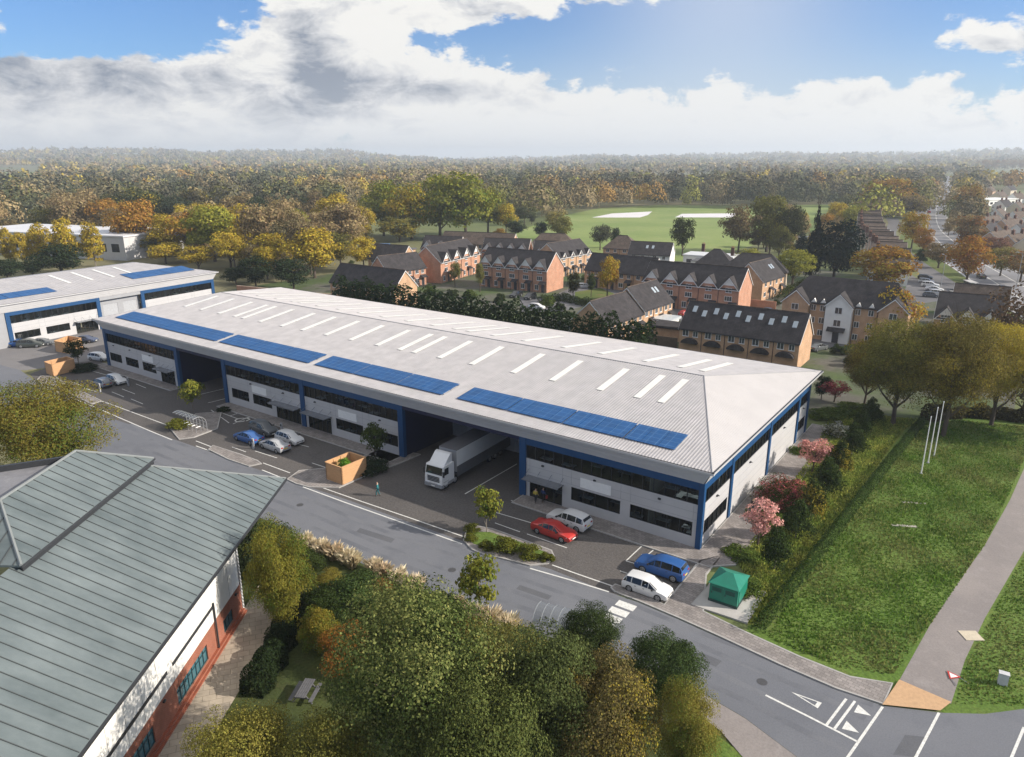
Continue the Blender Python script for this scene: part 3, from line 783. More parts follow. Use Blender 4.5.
def build_left_unit():
    d = Vector((-3, 33.3, 0)).normalized(); rz = math.atan2(d.y, d.x); o = Vector((-162.5, 56.7, 0)) - d * 9.5
    root = thing('warehouse', 'second grey-roofed industrial unit at the left edge with two plain blue solar strips', 'warehouse', o, rz)
    xf = ((0, 0, 0), 0); L, D = 57.5, 33.
    zf = hip_roof(root, L, D, .9, .9, 8.75, 11.0, 9, 9, xf, roof_sheet, .8)
    w = MB(); w.box((0, D - .2, 0), (L, D, 6.97)); w.box((0, 0.4, 0), (.2, D - .2, 6.97)); w.box((L - .2, .4, 0), (L, D - .2, 6.97)); w.build('rear_wall', grey_metal, root)
    w = MB(); w.box((.1, 0, 0), (9.2, .3, 6.97)); w.build('side_panel', grey_metal, root)
    shutter_wall(root, 28.2, 37.8, .9, 6.97, [(29.2, 32.6), (33.9, 37.2)], xf)
    MB().box((27.9, -.05, 6.2), (38.1, .3, 6.96)).build('bay_beam', grey_metal, root)
    office(root, (9.6, 0, 0), 0, 17.8, [(.5, 5.4), (6.6, 11.4)], (12.6, 17.4), None, ())
    office(root, (38.5, 0, 0), 0, 18.6, [(.5, 6), (7, 12.4), (13.2, 18.2)], None, None, ())
    for x in (9.4, 27.7, 38.2, 57.2): blue_post(root, x, xf, .8)
    for x0, x1, n in ((2, 21, 8), (38.5, 55, 7)): solar_array(root, x0, x1, 2.2 if n == 8 else 3.0, 6.0 if n == 8 else 8.0, zf, xf, n)
    for x in (26, 31, 36, 41):
        m = MB(); y0, y1 = 7, 15.
        m.extr([(x, y0, zf(0, y0) + .06), (x + .7, y0, zf(0, y0) + .06), (x + .7, y1, zf(0, y1) + .06), (x, y1, zf(0, y1) + .06)], (0, 0, .03)); m.build('rooflight', rooflight_mat, root)


build_left_unit()


def build_office_block():
    """brick and white-panel office with the standing-seam roof in the near corner"""
    rz = math.atan2(-.825, .565)
    root = thing('office_building', 'low brick and white-panelled office with a weathered grey-green standing-seam metal roof', 'office building', O0, rz)
    seam = mat('weathered_seam_metal', (.112, .142, .150), .55, .24, .35, .15, 0, 9, .4, 0, (.172, .203, .208), (1, .4, 1))
    ta = math.tan(R(27)); ze = 7.2; zp = lambda y: ze + ta * (.9 - y)
    xe = 40.; vx = lambda y: -10.65 + (7.15 / 8.5) * (.9 - y)      # skewed end of the roof
    yt = -8.3
    rf = MB(); rf.extr([(vx(.9), .9, zp(.9)), (xe, .9, zp(.9)), (xe, yt, zp(yt)), (vx(yt), yt, zp(yt))], (0, 0, -.18)); roof = rf.build('roof', seam, root)
    sm = MB(); sm_d = mat('dark_seam_metal', (.06, .066, .068), .5, .1, 2)  # seams in a darker metal than the roof sheet

    def seams(y_hi, y_lo, xa, xb, zfun, start):
        x = start
        while x < xb:
            yy0, yy1 = y_lo, y_hi
            # clip against the skewed verge
            ylim = .9 - (x + 10.65) * 8.5 / 7.15 if x < vx(yt) else None
            if ylim is not None: yy1 = max(yy1, ylim)
            if yy1 < yy0 - .05:
                a, b = (x, yy0, zfun(yy0)), (x, yy1, zfun(yy1))
                sm.extr([(x - .022, yy0, zfun(yy0)), (x + .022, yy0, zfun(yy0)), (x + .022, yy0, zfun(yy0) + .05), (x - .022, yy0, zfun(yy0) + .05)], (0, yy1 - yy0, zfun(yy1) - zfun(yy0)))
            x += .86
    seams(yt, .88, -10.6, xe, zp, -10.4); sm.build('roof_seam', sm_d, roof)
    # upper roof, half a metre above the lower one
    off = .5; zu = lambda y: zp(y) + off; ya, yb = -7.6, -11.7
    va = lambda y: -3.9 + (3.5 / 4.1) * (-7.6 - y); hb = lambda y: 12.7 - (4.6 / 4.1) * (-7.6 - y)
    up = MB(); up.extr([(va(ya), ya, zu(ya)), (hb(ya), ya, zu(ya)), (hb(yb), yb, zu(yb)), (va(yb), yb, zu(yb))], (0, 0, -.14))
    # hipped return towards the camera side
    up.extr([(hb(ya), ya, zu(ya)), (hb(ya), -32, zu(ya)), (hb(yb), -32, zu(yb)), (hb(yb), yb, zu(yb))], (0, 0, -.14))
    ur = up.build('upper_roof', seam, root)
    s2 = MB(); x = va(ya) + .1
    while x < hb(ya) - .1:
        y1 = yb
        if x < va(yb): y1 = ya - (x - va(ya)) * 4.1 / 3.5
        if x > hb(yb): y1 = ya - (hb(ya) - x) * 4.1 / 4.6
        if y1 < ya - .1: s2.extr([(x - .022, ya, zu(ya)), (x + .022, ya, zu(ya)), (x + .022, ya, zu(ya) + .05), (x - .022, ya, zu(ya) + .05)], (0, y1 - ya, zu(y1) - zu(ya)))
        x += .86
    y = ya - .5
    while y > -30:
        x1 = hb(yb) if y < yb else hb(y)
        if abs(hb(ya) - x1) > .1 and y > -26:
            zz = lambda x: zu(ya) + (zu(yb) - zu(ya)) * (hb(ya) - x) / (hb(ya) - hb(yb))
            s2.extr([(hb(ya), y - .022, zz(hb(ya))), (hb(ya), y + .022, zz(hb(ya))), (hb(ya), y + .022, zz(hb(ya)) + .05), (hb(ya), y - .022, zz(hb(ya)) + .05)], (x1 - hb(ya), 0, zz(x1) - zz(hb(ya))))
        y -= .86
    s2.build('upper_seam', sm_d, ur)
    cp = MB(); pale_cap = mat('capping_metal', (.20, .215, .215), .5, .08, 2)
    for a, b in (((va(yb), yb), (hb(yb), yb)), ((hb(yb), yb), (hb(ya), ya)), ((va(ya), ya), (va(yb), yb)), ((hb(yb), yb), (hb(yb), -31))):
        za, zb = zu(max(a[1], yb)), zu(max(b[1], yb)); cp.tube((*a, za + .04), (*b, zb + .04), .10, n=6)
    cp.tube((vx(.9), .9, zp(.9)), (vx(yt), yt, zp(yt)), .09, n=6)
    cp.build('roof_capping', pale_cap, root)
    tr = MB(); tr.box((va(ya), ya - .1, zp(ya) + .02), (hb(ya) - .1, ya - .02, zu(ya) - .15)); tr.tube((va(ya) - .1, ya + .06, zu(ya) - .08), (hb(ya) + .1, ya + .06, zu(ya) - .08), .07, n=6); tr.build('step_flashing', dark_trim, root)
    # flat roof, its parapet and body
    fl = MB(); zf_ = zu(yb) - .75
    fl.prism([(9.9, -31), (hb(yb) + 8, -31), (hb(yb), yb - .05), (va(yb), yb - .05), (4.6, -22)], zf_ - .2, zf_, 0)
    fl.prism([(va(yb), yb - .3), (va(yb) + .3, yb - .3), (4.9, -22), (10.2, -31), (9.9, -31), (4.6, -22)], zf_, zf_ + .45, 1)
    fl.build('flat_roof', [ground_mat('flat_roof_felt', (.20, .20, .215), (.15, .15, .165), (.28, .28, .29), .35, 1.2, .6, .1, 5), dark_trim], root)
    v = MB(); bx, by = 7.3, -18.2
    v.box((bx - 1, by - 1, zf_), (bx + 1, by + 1, zf_ + .35)); v.tube((bx, by, zf_ + .35), (bx, by, zf_ + 1.2), .7, .62, 14); v.tube((bx, by, zf_ + 1.2), (bx, by, zf_ + 1.4), .95, .95, 14); v.tube((bx, by, zf_ + 1.4), (bx, by, zf_ + 1.8), .75, .35, 14)
    v.build('roof_vent', white_paint, root)
    # walls: brick up to 2.6 m, white panels above
    b = MB(); wins = [(1.7, 3.5, .45, 1.55), (6.5, 11.3, .45, 1.75), (14.5, 18.6, .45, 1.8), (21.5, 26, .45, 1.8)]
    x = -.15
    for a, c, z0, z1 in wins:
        b.box((x, -.3, 0), (a, 0, 2.6)); b.box((a, -.3, 0), (c, 0, z0)); b.box((a, -.3, z1), (c, 0, 2.6)); x = c
    b.box((x, -.3, 0), (xe, 0, 2.6)); b.box((-.15, -16, 0), (.15, -.3, 2.6)); b.box((-.15, 0, 0), (xe, .22, .28)); b.box((-.15, .22, 0), (xe, .4, .12))
    b.build('brick_wall', brick_deep, root)
    wp = MB(); wp.box((0, -.3, 2.6), (xe, .03, 7.02)); wp.box((-.12, -16, 2.6), (.15, -.3, 7.6)); w_ = wp.build('white_panel', render_white, root)
    jt = MB(); x = 1.9
    while x < xe: jt.box((x - .02, .03, 2.62), (x + .02, .036, 7.0)); x += 1.9
    jt.build('panel_joint', mat('joint_grey', (.33, .32, .31), .7), w_)
    sl2 = MB(); sl2.box((4.9, .03, 3.75), (11.4, .10, 3.98)); sl2.box((12.2, .03, 3.75), (xe, .10, 3.98)); sl2.build('vent_slot', dark_trim, root)  # ventilation slots drawn as dark strips on the panel face
    dp = MB(); dp.tube((4.95, .14, .3), (4.95, .14, 4.2), .07, n=6); dp.build('downpipe', dark_trim, root)
    for k, (lx_, lz) in enumerate(((13.0, 2.25), (.9, 2.2))):
        MB().box((lx_ - .12, 0, lz), (lx_ + .12, .14, lz + .12)).build('wall_lamp', dark_trim, root)
    for a, c, z0, z1 in wins:
        g = MB().box((a, -.14, z0), (c, -.12, z1)).build('window', glass_mat('teal_glass', (.05, .14, .17), .1), root)
        f = MB(); n = max(2, round((c - a) / .6))
        for k in range(n + 1):
            xx = a + (c - a) * k / n; f.box((xx - .03, -.16, z0), (xx + .03, -.06, z1))
        f.box((a, -.155, z0), (c, -.065, z0 + .06)); f.box((a, -.155, z1 - .06), (c, -.065, z1)); f.box((a, -.155, (z0 + z1) / 2 + .2), (c, -.065, (z0 + z1) / 2 + .24))
        f.build('window_frame', mat('teal_frame', (.02, .05, .06), .5), g)
    # chequered corner panel, eaves gutter with brackets
    ck = bpy.data.materials.new('corner_check'); ck.use_nodes = True; nt = ck.node_tree
    cn = nd(nt, 'ShaderNodeTexChecker'); cn.inputs['Scale'].default_value = 6; cn.inputs['Color1'].default_value = (.6, .6, .6, 1); cn.inputs['Color2'].default_value = (.09, .095, .1, 1)
    tcn = nd(nt, 'ShaderNodeTexCoord'); nt.links.new(tcn.outputs['Object'], cn.inputs[0]); nt.links.new(cn.outputs[0], nt.nodes['Principled BSDF'].inputs['Base Color'])
    MB().box((-.42, -.5, 0), (-.16, .06, 7.0)).build('corner_panel', ck, root)
    gt = MB(); gt.extr([(vx(.9), .9, ze - .02), (vx(.9), 1.06, ze - .02), (vx(.9), 1.04, ze - .2), (vx(.9), .92, ze - .2)], (xe - vx(.9), 0, 0))
    x = -.5
    while x < xe: gt.extr([(x, .06, ze - .7), (x, .92, ze - .2), (x, .92, ze - .28), (x, .06, ze - .85)], (.08, 0, 0)); x += 1.9
    gt.box((vx(.9) + .5, -.3, 6.9), (-.42, .6, 7.0)); gt.build('gutter', dark_trim, root)


build_office_block()

# ------------------------------------------------------------------ houses


def house(name, label, e0, e1, ze, depth, rise, wall=brick_tan, roof=roof_tile, units=4, gables=0, storeys=2, sky=(), doors=True, chim=0, cat='house', group=None,
          gable_mat=render_white, gw=4.3, canopy=True, side_gable=True, arches=0, band=None, step=None, dpipes=True, backwin=False, hip=False):
    """terrace seen from its front: e0, e1 = front corners on the ground (left, right)"""
    e0 = Vector((e0[0], e0[1], 0)); e1 = Vector((e1[0], e1[1], 0)); L = (e1 - e0).length; d = (e1 - e0).normalized()
    root = thing(name, label, cat, e0, math.atan2(d.y, d.x), group); D = depth; zr = ze + rise; ov = .35
    w = MB(); w.box((0, 0, 0), (L, D, ze))
    if not hip:
        for x in (0, L - .2): w.extr([(x, 0, ze), (x, D, ze), (x, D / 2, zr - .05)], (.2, 0, 0))
    w.build('wall', wall, root)
    r = MB(); sl_ = rise / (D / 2); zo = ze - ov * sl_; t = .16
    if hip:
        h = min(D / 2, L / 2 - .3)
        a = [(-ov, -ov, zo), (L + ov, -ov, zo), (L + ov, D + ov, zo), (-ov, D + ov, zo)]; p, q = (h, D / 2, zr), (L - h, D / 2, zr)
        for f in ((a[0], a[1], q, p), (a[1], a[2], q), (a[2], a[3], p, q), (a[3], a[0], p)): r.extr(f, (0, 0, t))
    else:
        r.extr([(-.15, -ov, zo), (-.15, D / 2, zr), (-.15, D + ov, zo), (-.15, D + ov, zo + t), (-.15, D / 2, zr + t * 1.2), (-.15, -ov, zo + t)], (L + .3, 0, 0))
    us = L / units
    gx = [us * (k + .5) for k in range(gables)] if gables else []
    gh = gw / 2 * 1.2
    for x in gx:      # cross roofs of the front gables
        yb = min(D / 2, (gh + .15) / sl_)
        for s in (-1, 1):
            r.extr([(x, -.35, ze + gh + .12), (x + s * (gw / 2 + .25), -.35, ze - .30), (x + s * (gw / 2 + .25), .25, ze - .1), (x, yb, ze + gh + .12)], (0, 0, .13))
    ro = r.build('roof', roof, root)
    rc = MB(); rc.tube((0 if not hip else h, D / 2, zr + t * 1.3), (L if not hip else L - h, D / 2, zr + t * 1.3), .11, n=5); rc.build('ridge_tiles', roof_brown if roof is roof_tile else roof_tile, ro)
    if not hip:
        for x in (-.20, L + .15):
            vb = MB(); vb.extr([(x, -ov, zo - .12), (x, D / 2, zr - .12), (x, D + ov, zo - .12), (x, D + ov, zo + .05), (x, D / 2, zr + .1), (x, -ov, zo + .05)], (.05, 0, 0)); vb.build('bargeboard', white_paint, ro)
    gu = MB(); gu.box((0, -ov - .1, zo - .05), (L, -ov, zo + .06)); gu.build('gutter', dark_trim if not gables else white_paint, ro)
    for x in gx:
        MB().extr([(x - gw / 2, -.06, ze - .02), (x + gw / 2, -.06, ze - .02), (x, -.06, ze + gh)], (0, .3, 0)).build('gable', wall, root)
        k_ = .30; MB().extr([(x - gw / 2 * (1 - k_), -.12, ze + gh * k_), (x + gw / 2 * (1 - k_), -.12, ze + gh * k_), (x, -.12, ze + gh)], (0, .05, 0)).build('gable_board', gable_mat, root)
        MB().extr([(x - gw / 2 - .3, -.38, ze - .35), (x, -.38, ze + gh + .05), (x + gw / 2 + .3, -.38, ze - .35), (x + gw / 2 + .3, -.38, ze - .55), (x, -.38, ze + gh - .18), (x - gw / 2 - .3, -.38, ze - .55)], (0, .06, 0)).build('bargeboard', white_paint, root)

    def win(x, z, ww, hh, y=0.):
        f = MB(); b = .07
        f.box((x - ww / 2, y - .07, z), (x + ww / 2, y - .002, z + hh)); f.box((x - ww / 2 - .05, y - .11, z - .07), (x + ww / 2 + .05, y - .002, z - .002))
        fo = f.build('window', white_paint, root); g = MB(); n = 2 if ww < 1.7 else 3
        pw = (ww - b * (n + 1)) / n
        for k in range(n): g.box((x - ww / 2 + b + k * (pw + b), y - .082, z + b), (x - ww / 2 + b + k * (pw + b) + pw, y - .072, z + hh - b))
        g.build('pane', pane_glass, fo)
    sh = ze / storeys if not gables else 2.9
    for k in range(units):
        x = us * (k + .5)
        if gables:
            win(x, ze - .95, 1.5, 1.15, -.07); win(x, 3.3, 1.8, 1.2)
            if doors: win(x - us * .2, .6, 1.2, 1.5)
        else:
            for s in range(storeys):
                z = s * sh + .95
                if s == 0 and doors: win(x - us * .24, z - .1, 1.4, 1.25)
                elif s > 0 or not arches: win(x - us * .22, z, 1.2, 1.15); (units < 9 and us > 4) and win(x + us * .22, z, 1.0, 1.1)
        if doors:
            dx = x + us * .24
            dd = MB().box((dx - .5, -.06, .05), (dx + .5, -.002, 2.1)).build('door', mat('dark_door', (.05, .05, .06), .5), root)
            MB().box((dx + .32, -.1, 1.0), (dx + .38, -.06, 1.12)).build('handle', alloy, dd)
            if canopy:
                c = MB(); c.extr([(dx - 1.0, -1.3, 2.35), (dx + 1.0, -1.3, 2.35), (dx + 1.0, -.02, 3.0), (dx - 1.0, -.02, 3.0)], (0, 0, .12)); c.box((dx - .95, -1.25, 0), (dx - .85, -1.15, 2.35)); c.box((dx + .85, -1.25, 0), (dx + .95, -1.15, 2.35)); c.build('porch', roof, root)
        if k and dpipes:
            MB().tube((us * k, -.08, .1), (us * k, -.08, ze - .3), .06, n=5).build('downpipe', dark_trim, root)
    for x, yy in sky:   # rooflights on the front slope
        z = lambda y: ze + sl_ * y + .12
        m = MB(); m.extr([(x - .4, yy - .5, z(yy - .5)), (x + .4, yy - .5, z(yy - .5)), (x + .4, yy + .5, z(yy + .5)), (x - .4, yy + .5, z(yy + .5))], (0, 0, .14)); m.build('skylight', mat('skylight_glass', (.35, .40, .44), .15, .1), ro)
    for k in range(chim):
        x = L * (k + .5) / chim if chim > 1 else L * .12
        c = MB(); c.box((x - .45, D / 2 - .5, zr - .8), (x + .45, D / 2 + .5, zr + 1.4), 0); c.box((x - .52, D / 2 - .57, zr + 1.4), (x + .52, D / 2 + .57, zr + 1.55), 0)
        for q in (-.22, .22): c.tube((x + q, D / 2, zr + 1.55), (x + q, D / 2, zr + 2.0), .12, .1, 6, 1)
        c.build('chimney', [mat('sooty_brick', (.12, .065, .05), .9, .2, 2), mat('chimney_pot', (.35, .16, .09), .8)], ro)
    for k in range(arches):   # dark curved hoods over the ground floor
        x = L * (k + .5) / arches
        pts = [(x + 1.6 * math.cos(R(a)), -.9, 2.2 + 1.0 * math.sin(R(a))) for a in range(0, 181, 20)]
        MB().extr(pts, (0, .9, 0)).build('door_hood', roof, root)
    if backwin or side_gable:
        o = MB()
        o.box((L + .002, D / 2 - .5, ze - .4), (L + .06, D / 2 + .3, ze + .6)); o.build('side_window', white_paint, root) if False else None
    return root


TB = 'brick terrace '
house('terraced_houses', 'long two-storey tan brick flats with black roof of ten skylights behind the unit', (-52.5, 129.6), (-30.3, 129.8), 5, 9.2, 4.3, brick_tan, units=5, doors=False, arches=5,
      sky=[(1.6 + 2.1 * k, 2.6 if k % 2 else 3.2) for k in range(10)], cat='flats', dpipes=True)
house('terraced_houses', 'red brick terrace with five white gables behind the black-roofed flats with skylights', (-79.5, 169.4), (-54.6, 169.6), 6.3, 9.8, 4.4, brick_red, units=5, gables=5, cat='houses')
house('terraced_houses', 'lower half of the stepped tan brick terrace running away behind the tall hedge', (-65.6, 125), (-64.9, 139.6), 4.6, 8.6, 4.0, brick_tan, units=3, cat='houses')
house('terraced_houses', 'upper half of the stepped tan brick terrace with two small skylights', (-64.9, 139.7), (-64.2, 153.2), 5.2, 8.6, 4.2, brick_tan, units=3, sky=[(9, 2.6), (10.4, 2.6)], cat='houses')
house('terraced_houses', 'red brick terrace with five white gables and dark cars parked before its porches', (-131.0, 167.7), (-108.4, 169.2), 6.3, 10, 4.4, brick_red, units=5, gables=5, cat='houses')
house('terraced_houses', 'red brick terrace with four white gables and a broad blank end wall on the left', (-143.0, 164.4), (-147.2, 189.0), 6.3, 10, 4.4, brick_red, units=4, gables=4, cat='houses')
house('terraced_houses', 'two-storey red brick houses with black roof, small porches and a yellow tree in front', (-147.9, 146.9), (-145.6, 160.7), 5.2, 8.5, 3.9, brick_red, units=3, cat='houses')
house('terraced_houses', 'leftmost tan brick houses with black roof just behind the end of the hedge', (-150.5, 128.2), (-127.2, 128.4), 4.8, 8.5, 4.2, brick_tan, units=4, cat='houses', doors=True)
house('detached_house', 'tan gabled house with a black roof beside the blue shed', (-176, 166.5), (-163, 168.5), 5, 8.5, 4, brick_tan, units=2, cat='house')
house('terraced_houses', 'far dark-roofed terrace with three white gables near the yellow-green wood', (-171.5, 187), (-158.5, 191.5), 6.2, 9, 4, brick_red, units=3, gables=3, cat='houses')
house('terraced_houses', 'terrace with four white gables seen over the roof of the nearer five-gabled terrace', (-149, 192.2), (-134.5, 198), 6.3, 9, 4, brick_red, units=4, gables=4, cat='houses')
house('detached_house', 'white-rendered house with twin small gables at the end of a gabled terrace', (-133.5, 199.5), (-126, 202.5), 6.2, 8, 3.6, render_white, units=2, gables=2, gw=2.4, cat='house')
house('terraced_houses', 'brick terrace with four small white dormer gables and grey sunlit roof', (-119.9, 194.5), (-118.8, 213), 6.2, 10, 4.0, brick_tan, units=4, gables=4, gw=2.2, cat='houses')
house('detached_house', 'brown hipped-roof house near the edge of the playing field', (-127, 236), (-115, 239), 5, 9, 4, brick_tan, roof_brown, units=2, hip=True, cat='house')
house('semi_detached_house', 'wide dark hipped-roof house behind the white twin-gabled house', (-152, 224), (-136, 232), 5, 9, 4.2, render_cream, roof_brown, units=3, hip=True, cat='house')
house('semi_detached_house', 'dark-roofed pair with two skylights beyond the far gabled terrace', (-186, 214), (-158, 222), 5, 9, 3.8, brick_tan, roof_brown, units=4, sky=[(18, 2), (20, 2)], cat='houses')
house('terraced_houses', 'long low black-roofed brick terrace behind the orange tree', (-105.5, 185.2), (-84.5, 185.2), 5, 9, 4.2, brick_tan, units=4, cat='houses')
house('semi_detached_house', 'white-walled house with two skylights next to the flat white hall', (-112, 226), (-98, 229), 5, 8.5, 3.6, render_white, units=2, sky=[(6, 2.4), (8, 2.4)], cat='house', canopy=False)
house('semi_detached_house', 'dark hipped-roof cream house to the right of the flat white hall', (-84, 216), (-73, 218), 5, 9, 4, render_cream, units=2, hip=True, chim=1, cat='house')
house('semi_detached_house', 'wide dark hipped roof over white and cream walls by the yellow-green tree', (-73, 209), (-55.5, 213), 5, 9.5, 4.2, render_cream, units=3, hip=True, chim=1, cat='house')
house('detached_house', 'brick house with tall bare gable end and two skylights behind the black saloon', (-55.8, 192), (-54.4, 206.5), 5.2, 8.5, 4.2, brick_tan, units=2, sky=[(10, 2.4), (11.4, 2.4)], cat='house')


def hall():
    root = thing('community_hall', 'low white flat-roofed hall at the edge of the playing field', 'hall', (-99, 243, 0), R(6))
    MB().box((0, 0, 0), (17, 10, 3.6)).build('wall', render_white, root)
    MB().box((-.3, -.3, 3.6), (17.3, 10.3, 3.9)).build('flat_roof', mat('pale_flat_roof', (.55, .56, .58), .6, .08, .5), root)
    MB().box((5, -8, 0), (17, -.3, 2.8)).build('wing', render_white, root)
    MB().box((4.8, -8.2, 2.8), (17.2, -.32, 3.0)).build('wing_roof', mat('dark_flat_roof', (.09, .09, .10), .8), root)
    for k in range(5):
        f = MB().box((1.2 + 3.2 * k, -.06, 1.2), (3.2 + 3.2 * k, -.002, 2.4)).build('window', dark_trim, root)


hall()


def flats():
    e0 = Vector((-40.6, 155.0, 0)); L, D, ze, rise = 23.6, 11.5, 7.6, 4.6
    root = thing('apartment_block', 'three-storey brick apartment block with a white central bay and gabled ends', 'apartment block', e0, 0)
    w = MB(); w.box((0, 1.2, 0), (L, D, ze)); w.build('wall', brick_tan, root)
    r = MB(); h = 4.5
    a = [(-.3, .8, ze - .2), (L + .3, .8, ze - .2), (L + .3, D + .4, ze - .2), (-.3, D + .4, ze - .2)]; p, q = (h - 1.2, D / 2 + .6, ze + rise), (L - h + 1.2, D / 2 + .6, ze + rise)
    for f in ((a[0], a[1], q, p), (a[1], a[2], q), (a[2], a[3], p, q), (a[3], a[0], p)): r.extr(f, (0, 0, .16))
    bays_ = [(0, 5.2, brick_tan, 'brick_bay'), (8.6, 13.6, render_white, 'white_bay'), (18.4, 23.6, brick_tan, 'brick_bay')]
    for x0, x1, m, nm in bays_:
        xm = (x0 + x1) / 2; gh = (x1 - x0) / 2 * .95
        r_ = MB(); r_.box((x0, 0, 0), (x1, 1.2, ze)); r_.extr([(x0, 0, ze), (x1, 0, ze), (xm, 0, ze + gh)], (0, .4, 0)); r_.build(nm, m, root)
        for s in (-1, 1):
            r.extr([(xm, -.3, ze + gh + .08), (xm + s * ((x1 - x0) / 2 + .3), -.3, ze - .2), (xm + s * ((x1 - x0) / 2 + .3), 1.3, ze - .2), (xm, 4.6, ze + gh + .08)], (0, 0, .13))
        MB().extr([(x0 - .3, -.34, ze - .25), (xm, -.34, ze + gh + .03), (x1 + .3, -.34, ze - .25), (x1 + .3, -.34, ze - .45), (xm, -.34, ze + gh - .2), (x0 - .3, -.34, ze - .45)], (0, .05, 0)).build('bargeboard', white_paint, root)
    ro = r.build('roof', roof_tile, root)

    def win(x, z, ww, hh, y):
        f = MB(); f.box((x - ww / 2, y - .07, z), (x + ww / 2, y - .002, z + hh)); fo = f.build('window', white_paint, root)
        g = MB()
        for k in (0, 1): g.box((x - ww / 2 + .07 + k * (ww / 2 - .03), y - .082, z + .07), (x - .035 + k * (ww / 2 - .03), y - .072, z + hh - .07))
        g.build('pane', pane_glass, fo)
    for s in range(3):
        z = .9 + s * 2.55
        for x in (2.6, 21.0): win(x, z, 1.4, 1.25, 0)
        if s: win(11.1, z, 1.4, 1.35, 0)
        for x in (6.0, 7.8, 14.5, 16.9): win(x, z, 1.0, 1.2, 1.2)
    for x in (6.0, 7.8, 14.5, 16.9):   # small dormer heads
        MB().extr([(x - .7, 1.0, ze - .1), (x + .7, 1.0, ze - .1), (x, 1.0, ze + .9)], (0, 1.2, 0)).build('dormer', render_white, root)
    MB().extr([(9.4, -1.1, 2.45), (12.8, -1.1, 2.45), (12.8, -.02, 3.1), (9.4, -.02, 3.1)], (0, 0, .12)).build('porch', roof_tile, root)
    MB().box((10.5, -.08, .05), (11.7, -.002, 2.2)).build('door', mat('dark_door', (.05, .05, .06), .5), root)
    for x in (5.4, 8.3, 13.9, 18.1): MB().tube((x, 1.1, 0), (x, 1.1, ze - .3), .06, n=5).build('downpipe', dark_trim, root)
    MB().box((L + .01, 4, 3.4), (L + .08, 5.2, 4.6)).build('window', white_paint, root)


flats()
# gabled group and the stepped terrace along the service road (ridges square to the road: a saw-tooth of roofs)
house('chalet_house', 'low dark-roofed building with three front gables under the yellow tree', (-14.5, 178), (-2.5, 178.6), 3.2, 12, 4.6, brick_tan, units=3, storeys=1, gables=3, gw=3.7, cat='house', canopy=False, doors=False, dpipes=False)
house('chalet_house', 'low brown-roofed house behind the building with three front gables', (-13, 196), (-2, 196.5), 3.4, 9, 4.2, render_cream, roof_brown, units=2, storeys=1, cat='house', canopy=False)
ter = [(-75.6, 490), (-55.7, 378), (-43.5, 315.4), (-32.5, 272.9), (-25.0, 240)]
tp = smooth_line(ter[::-1], 12); acc = 0; pos = []; last = tp[0]
for p, q in zip(tp[:-1], tp[1:]):
    sl2_ = (q - p).length; t = 0
    while acc <= sl2_:
        pos.append((p + (q - p) * (acc / sl2_), (q - p).normalized())); acc += 12.6
    acc -= sl2_
for k, (p, d) in enumerate(pos[:22]):
    n = Vector((d.y, -d.x, 0)); a = p - n * 13
    if k < 3: lab = ['white-ended house nearest the roadside parking in the brown saw-tooth row', 'second house from the near end of the brown saw-tooth row', 'third house from the near end of the brown saw-tooth row'][k]
    else: lab = 'brown-roofed gabled house with chimney, one of the saw-tooth row along the service road'
    house('row_house', lab, (a.x, a.y), ((a + n * 10).x, (a + n * 10).y), 5, 9.6, 5.4 + .5 * (k % 3 == 1), render_white if k in (0, 5, 9) else render_cream, roof_pale if k % 4 else roof_brown, units=2, chim=1, cat='house', canopy=False, dpipes=False, doors=False, group='saw-tooth row of houses')
# houses beyond the dual carriageway
rr = random.Random(5)
spots = [(992, 246, 20), (1008, 240, 10), (1024, 246, 15), (1002, 226, 25), (1018, 229, 5), (1035, 232, 12), (988, 214, 35), (1004, 214, 10), (1020, 217, 20), (985, 204, 30), (1000, 203, 15), (1016, 205, 5), (1034, 208, 20), (1034, 220, 14), (998, 256, 12), (1016, 260, 8), (1034, 264, 18), (1012, 237, 25), (990, 236, 15), (1046, 248, 10), (992, 196, 20), (1010, 195, 12)]
for k, (x, y, a) in enumerate(spots):
    p = G(x, y); an = R(60 + a); L = rr.uniform(13, 20)
    dd = Vector((math.cos(an), math.sin(an), 0)) * L
    house('semi_detached_house', 'pale house beyond the dual carriageway at the right edge', (p.x, p.y), (p.x + dd.x, p.y + dd.y), 5, 8.5, 3.8, rr.choice([render_white, render_cream, brick_tan]), rr.choice([roof_brown, roof_tile, roof_brown]), units=2, chim=2, cat='house', canopy=False, dpipes=False, doors=False, group='houses beyond the dual carriageway')
    if k in (3, 7): pass


def simple_shed(name, label, p, rz, L, D, H_, wallm, roofm, cat='building', group=None):
    root = thing(name, label, cat, p, rz, group)
    MB().box((0, 0, 0), (L, D, H_)).build('wall', wallm, root)
    MB().prism([(-.4, -.4), (L + .4, -.4), (L + .4, D + .4), (-.4, D + .4)], H_, H_ + .5).build('flat_roof', roofm, root)
    f = MB()
    for k in range(int(L / 6)): f.box((2 + 6 * k, -.06, H_ * .35), (5.5 + 6 * k, -.002, H_ * .7))
    f.build('window', dark_glass, root) if L > 8 else None
    return root


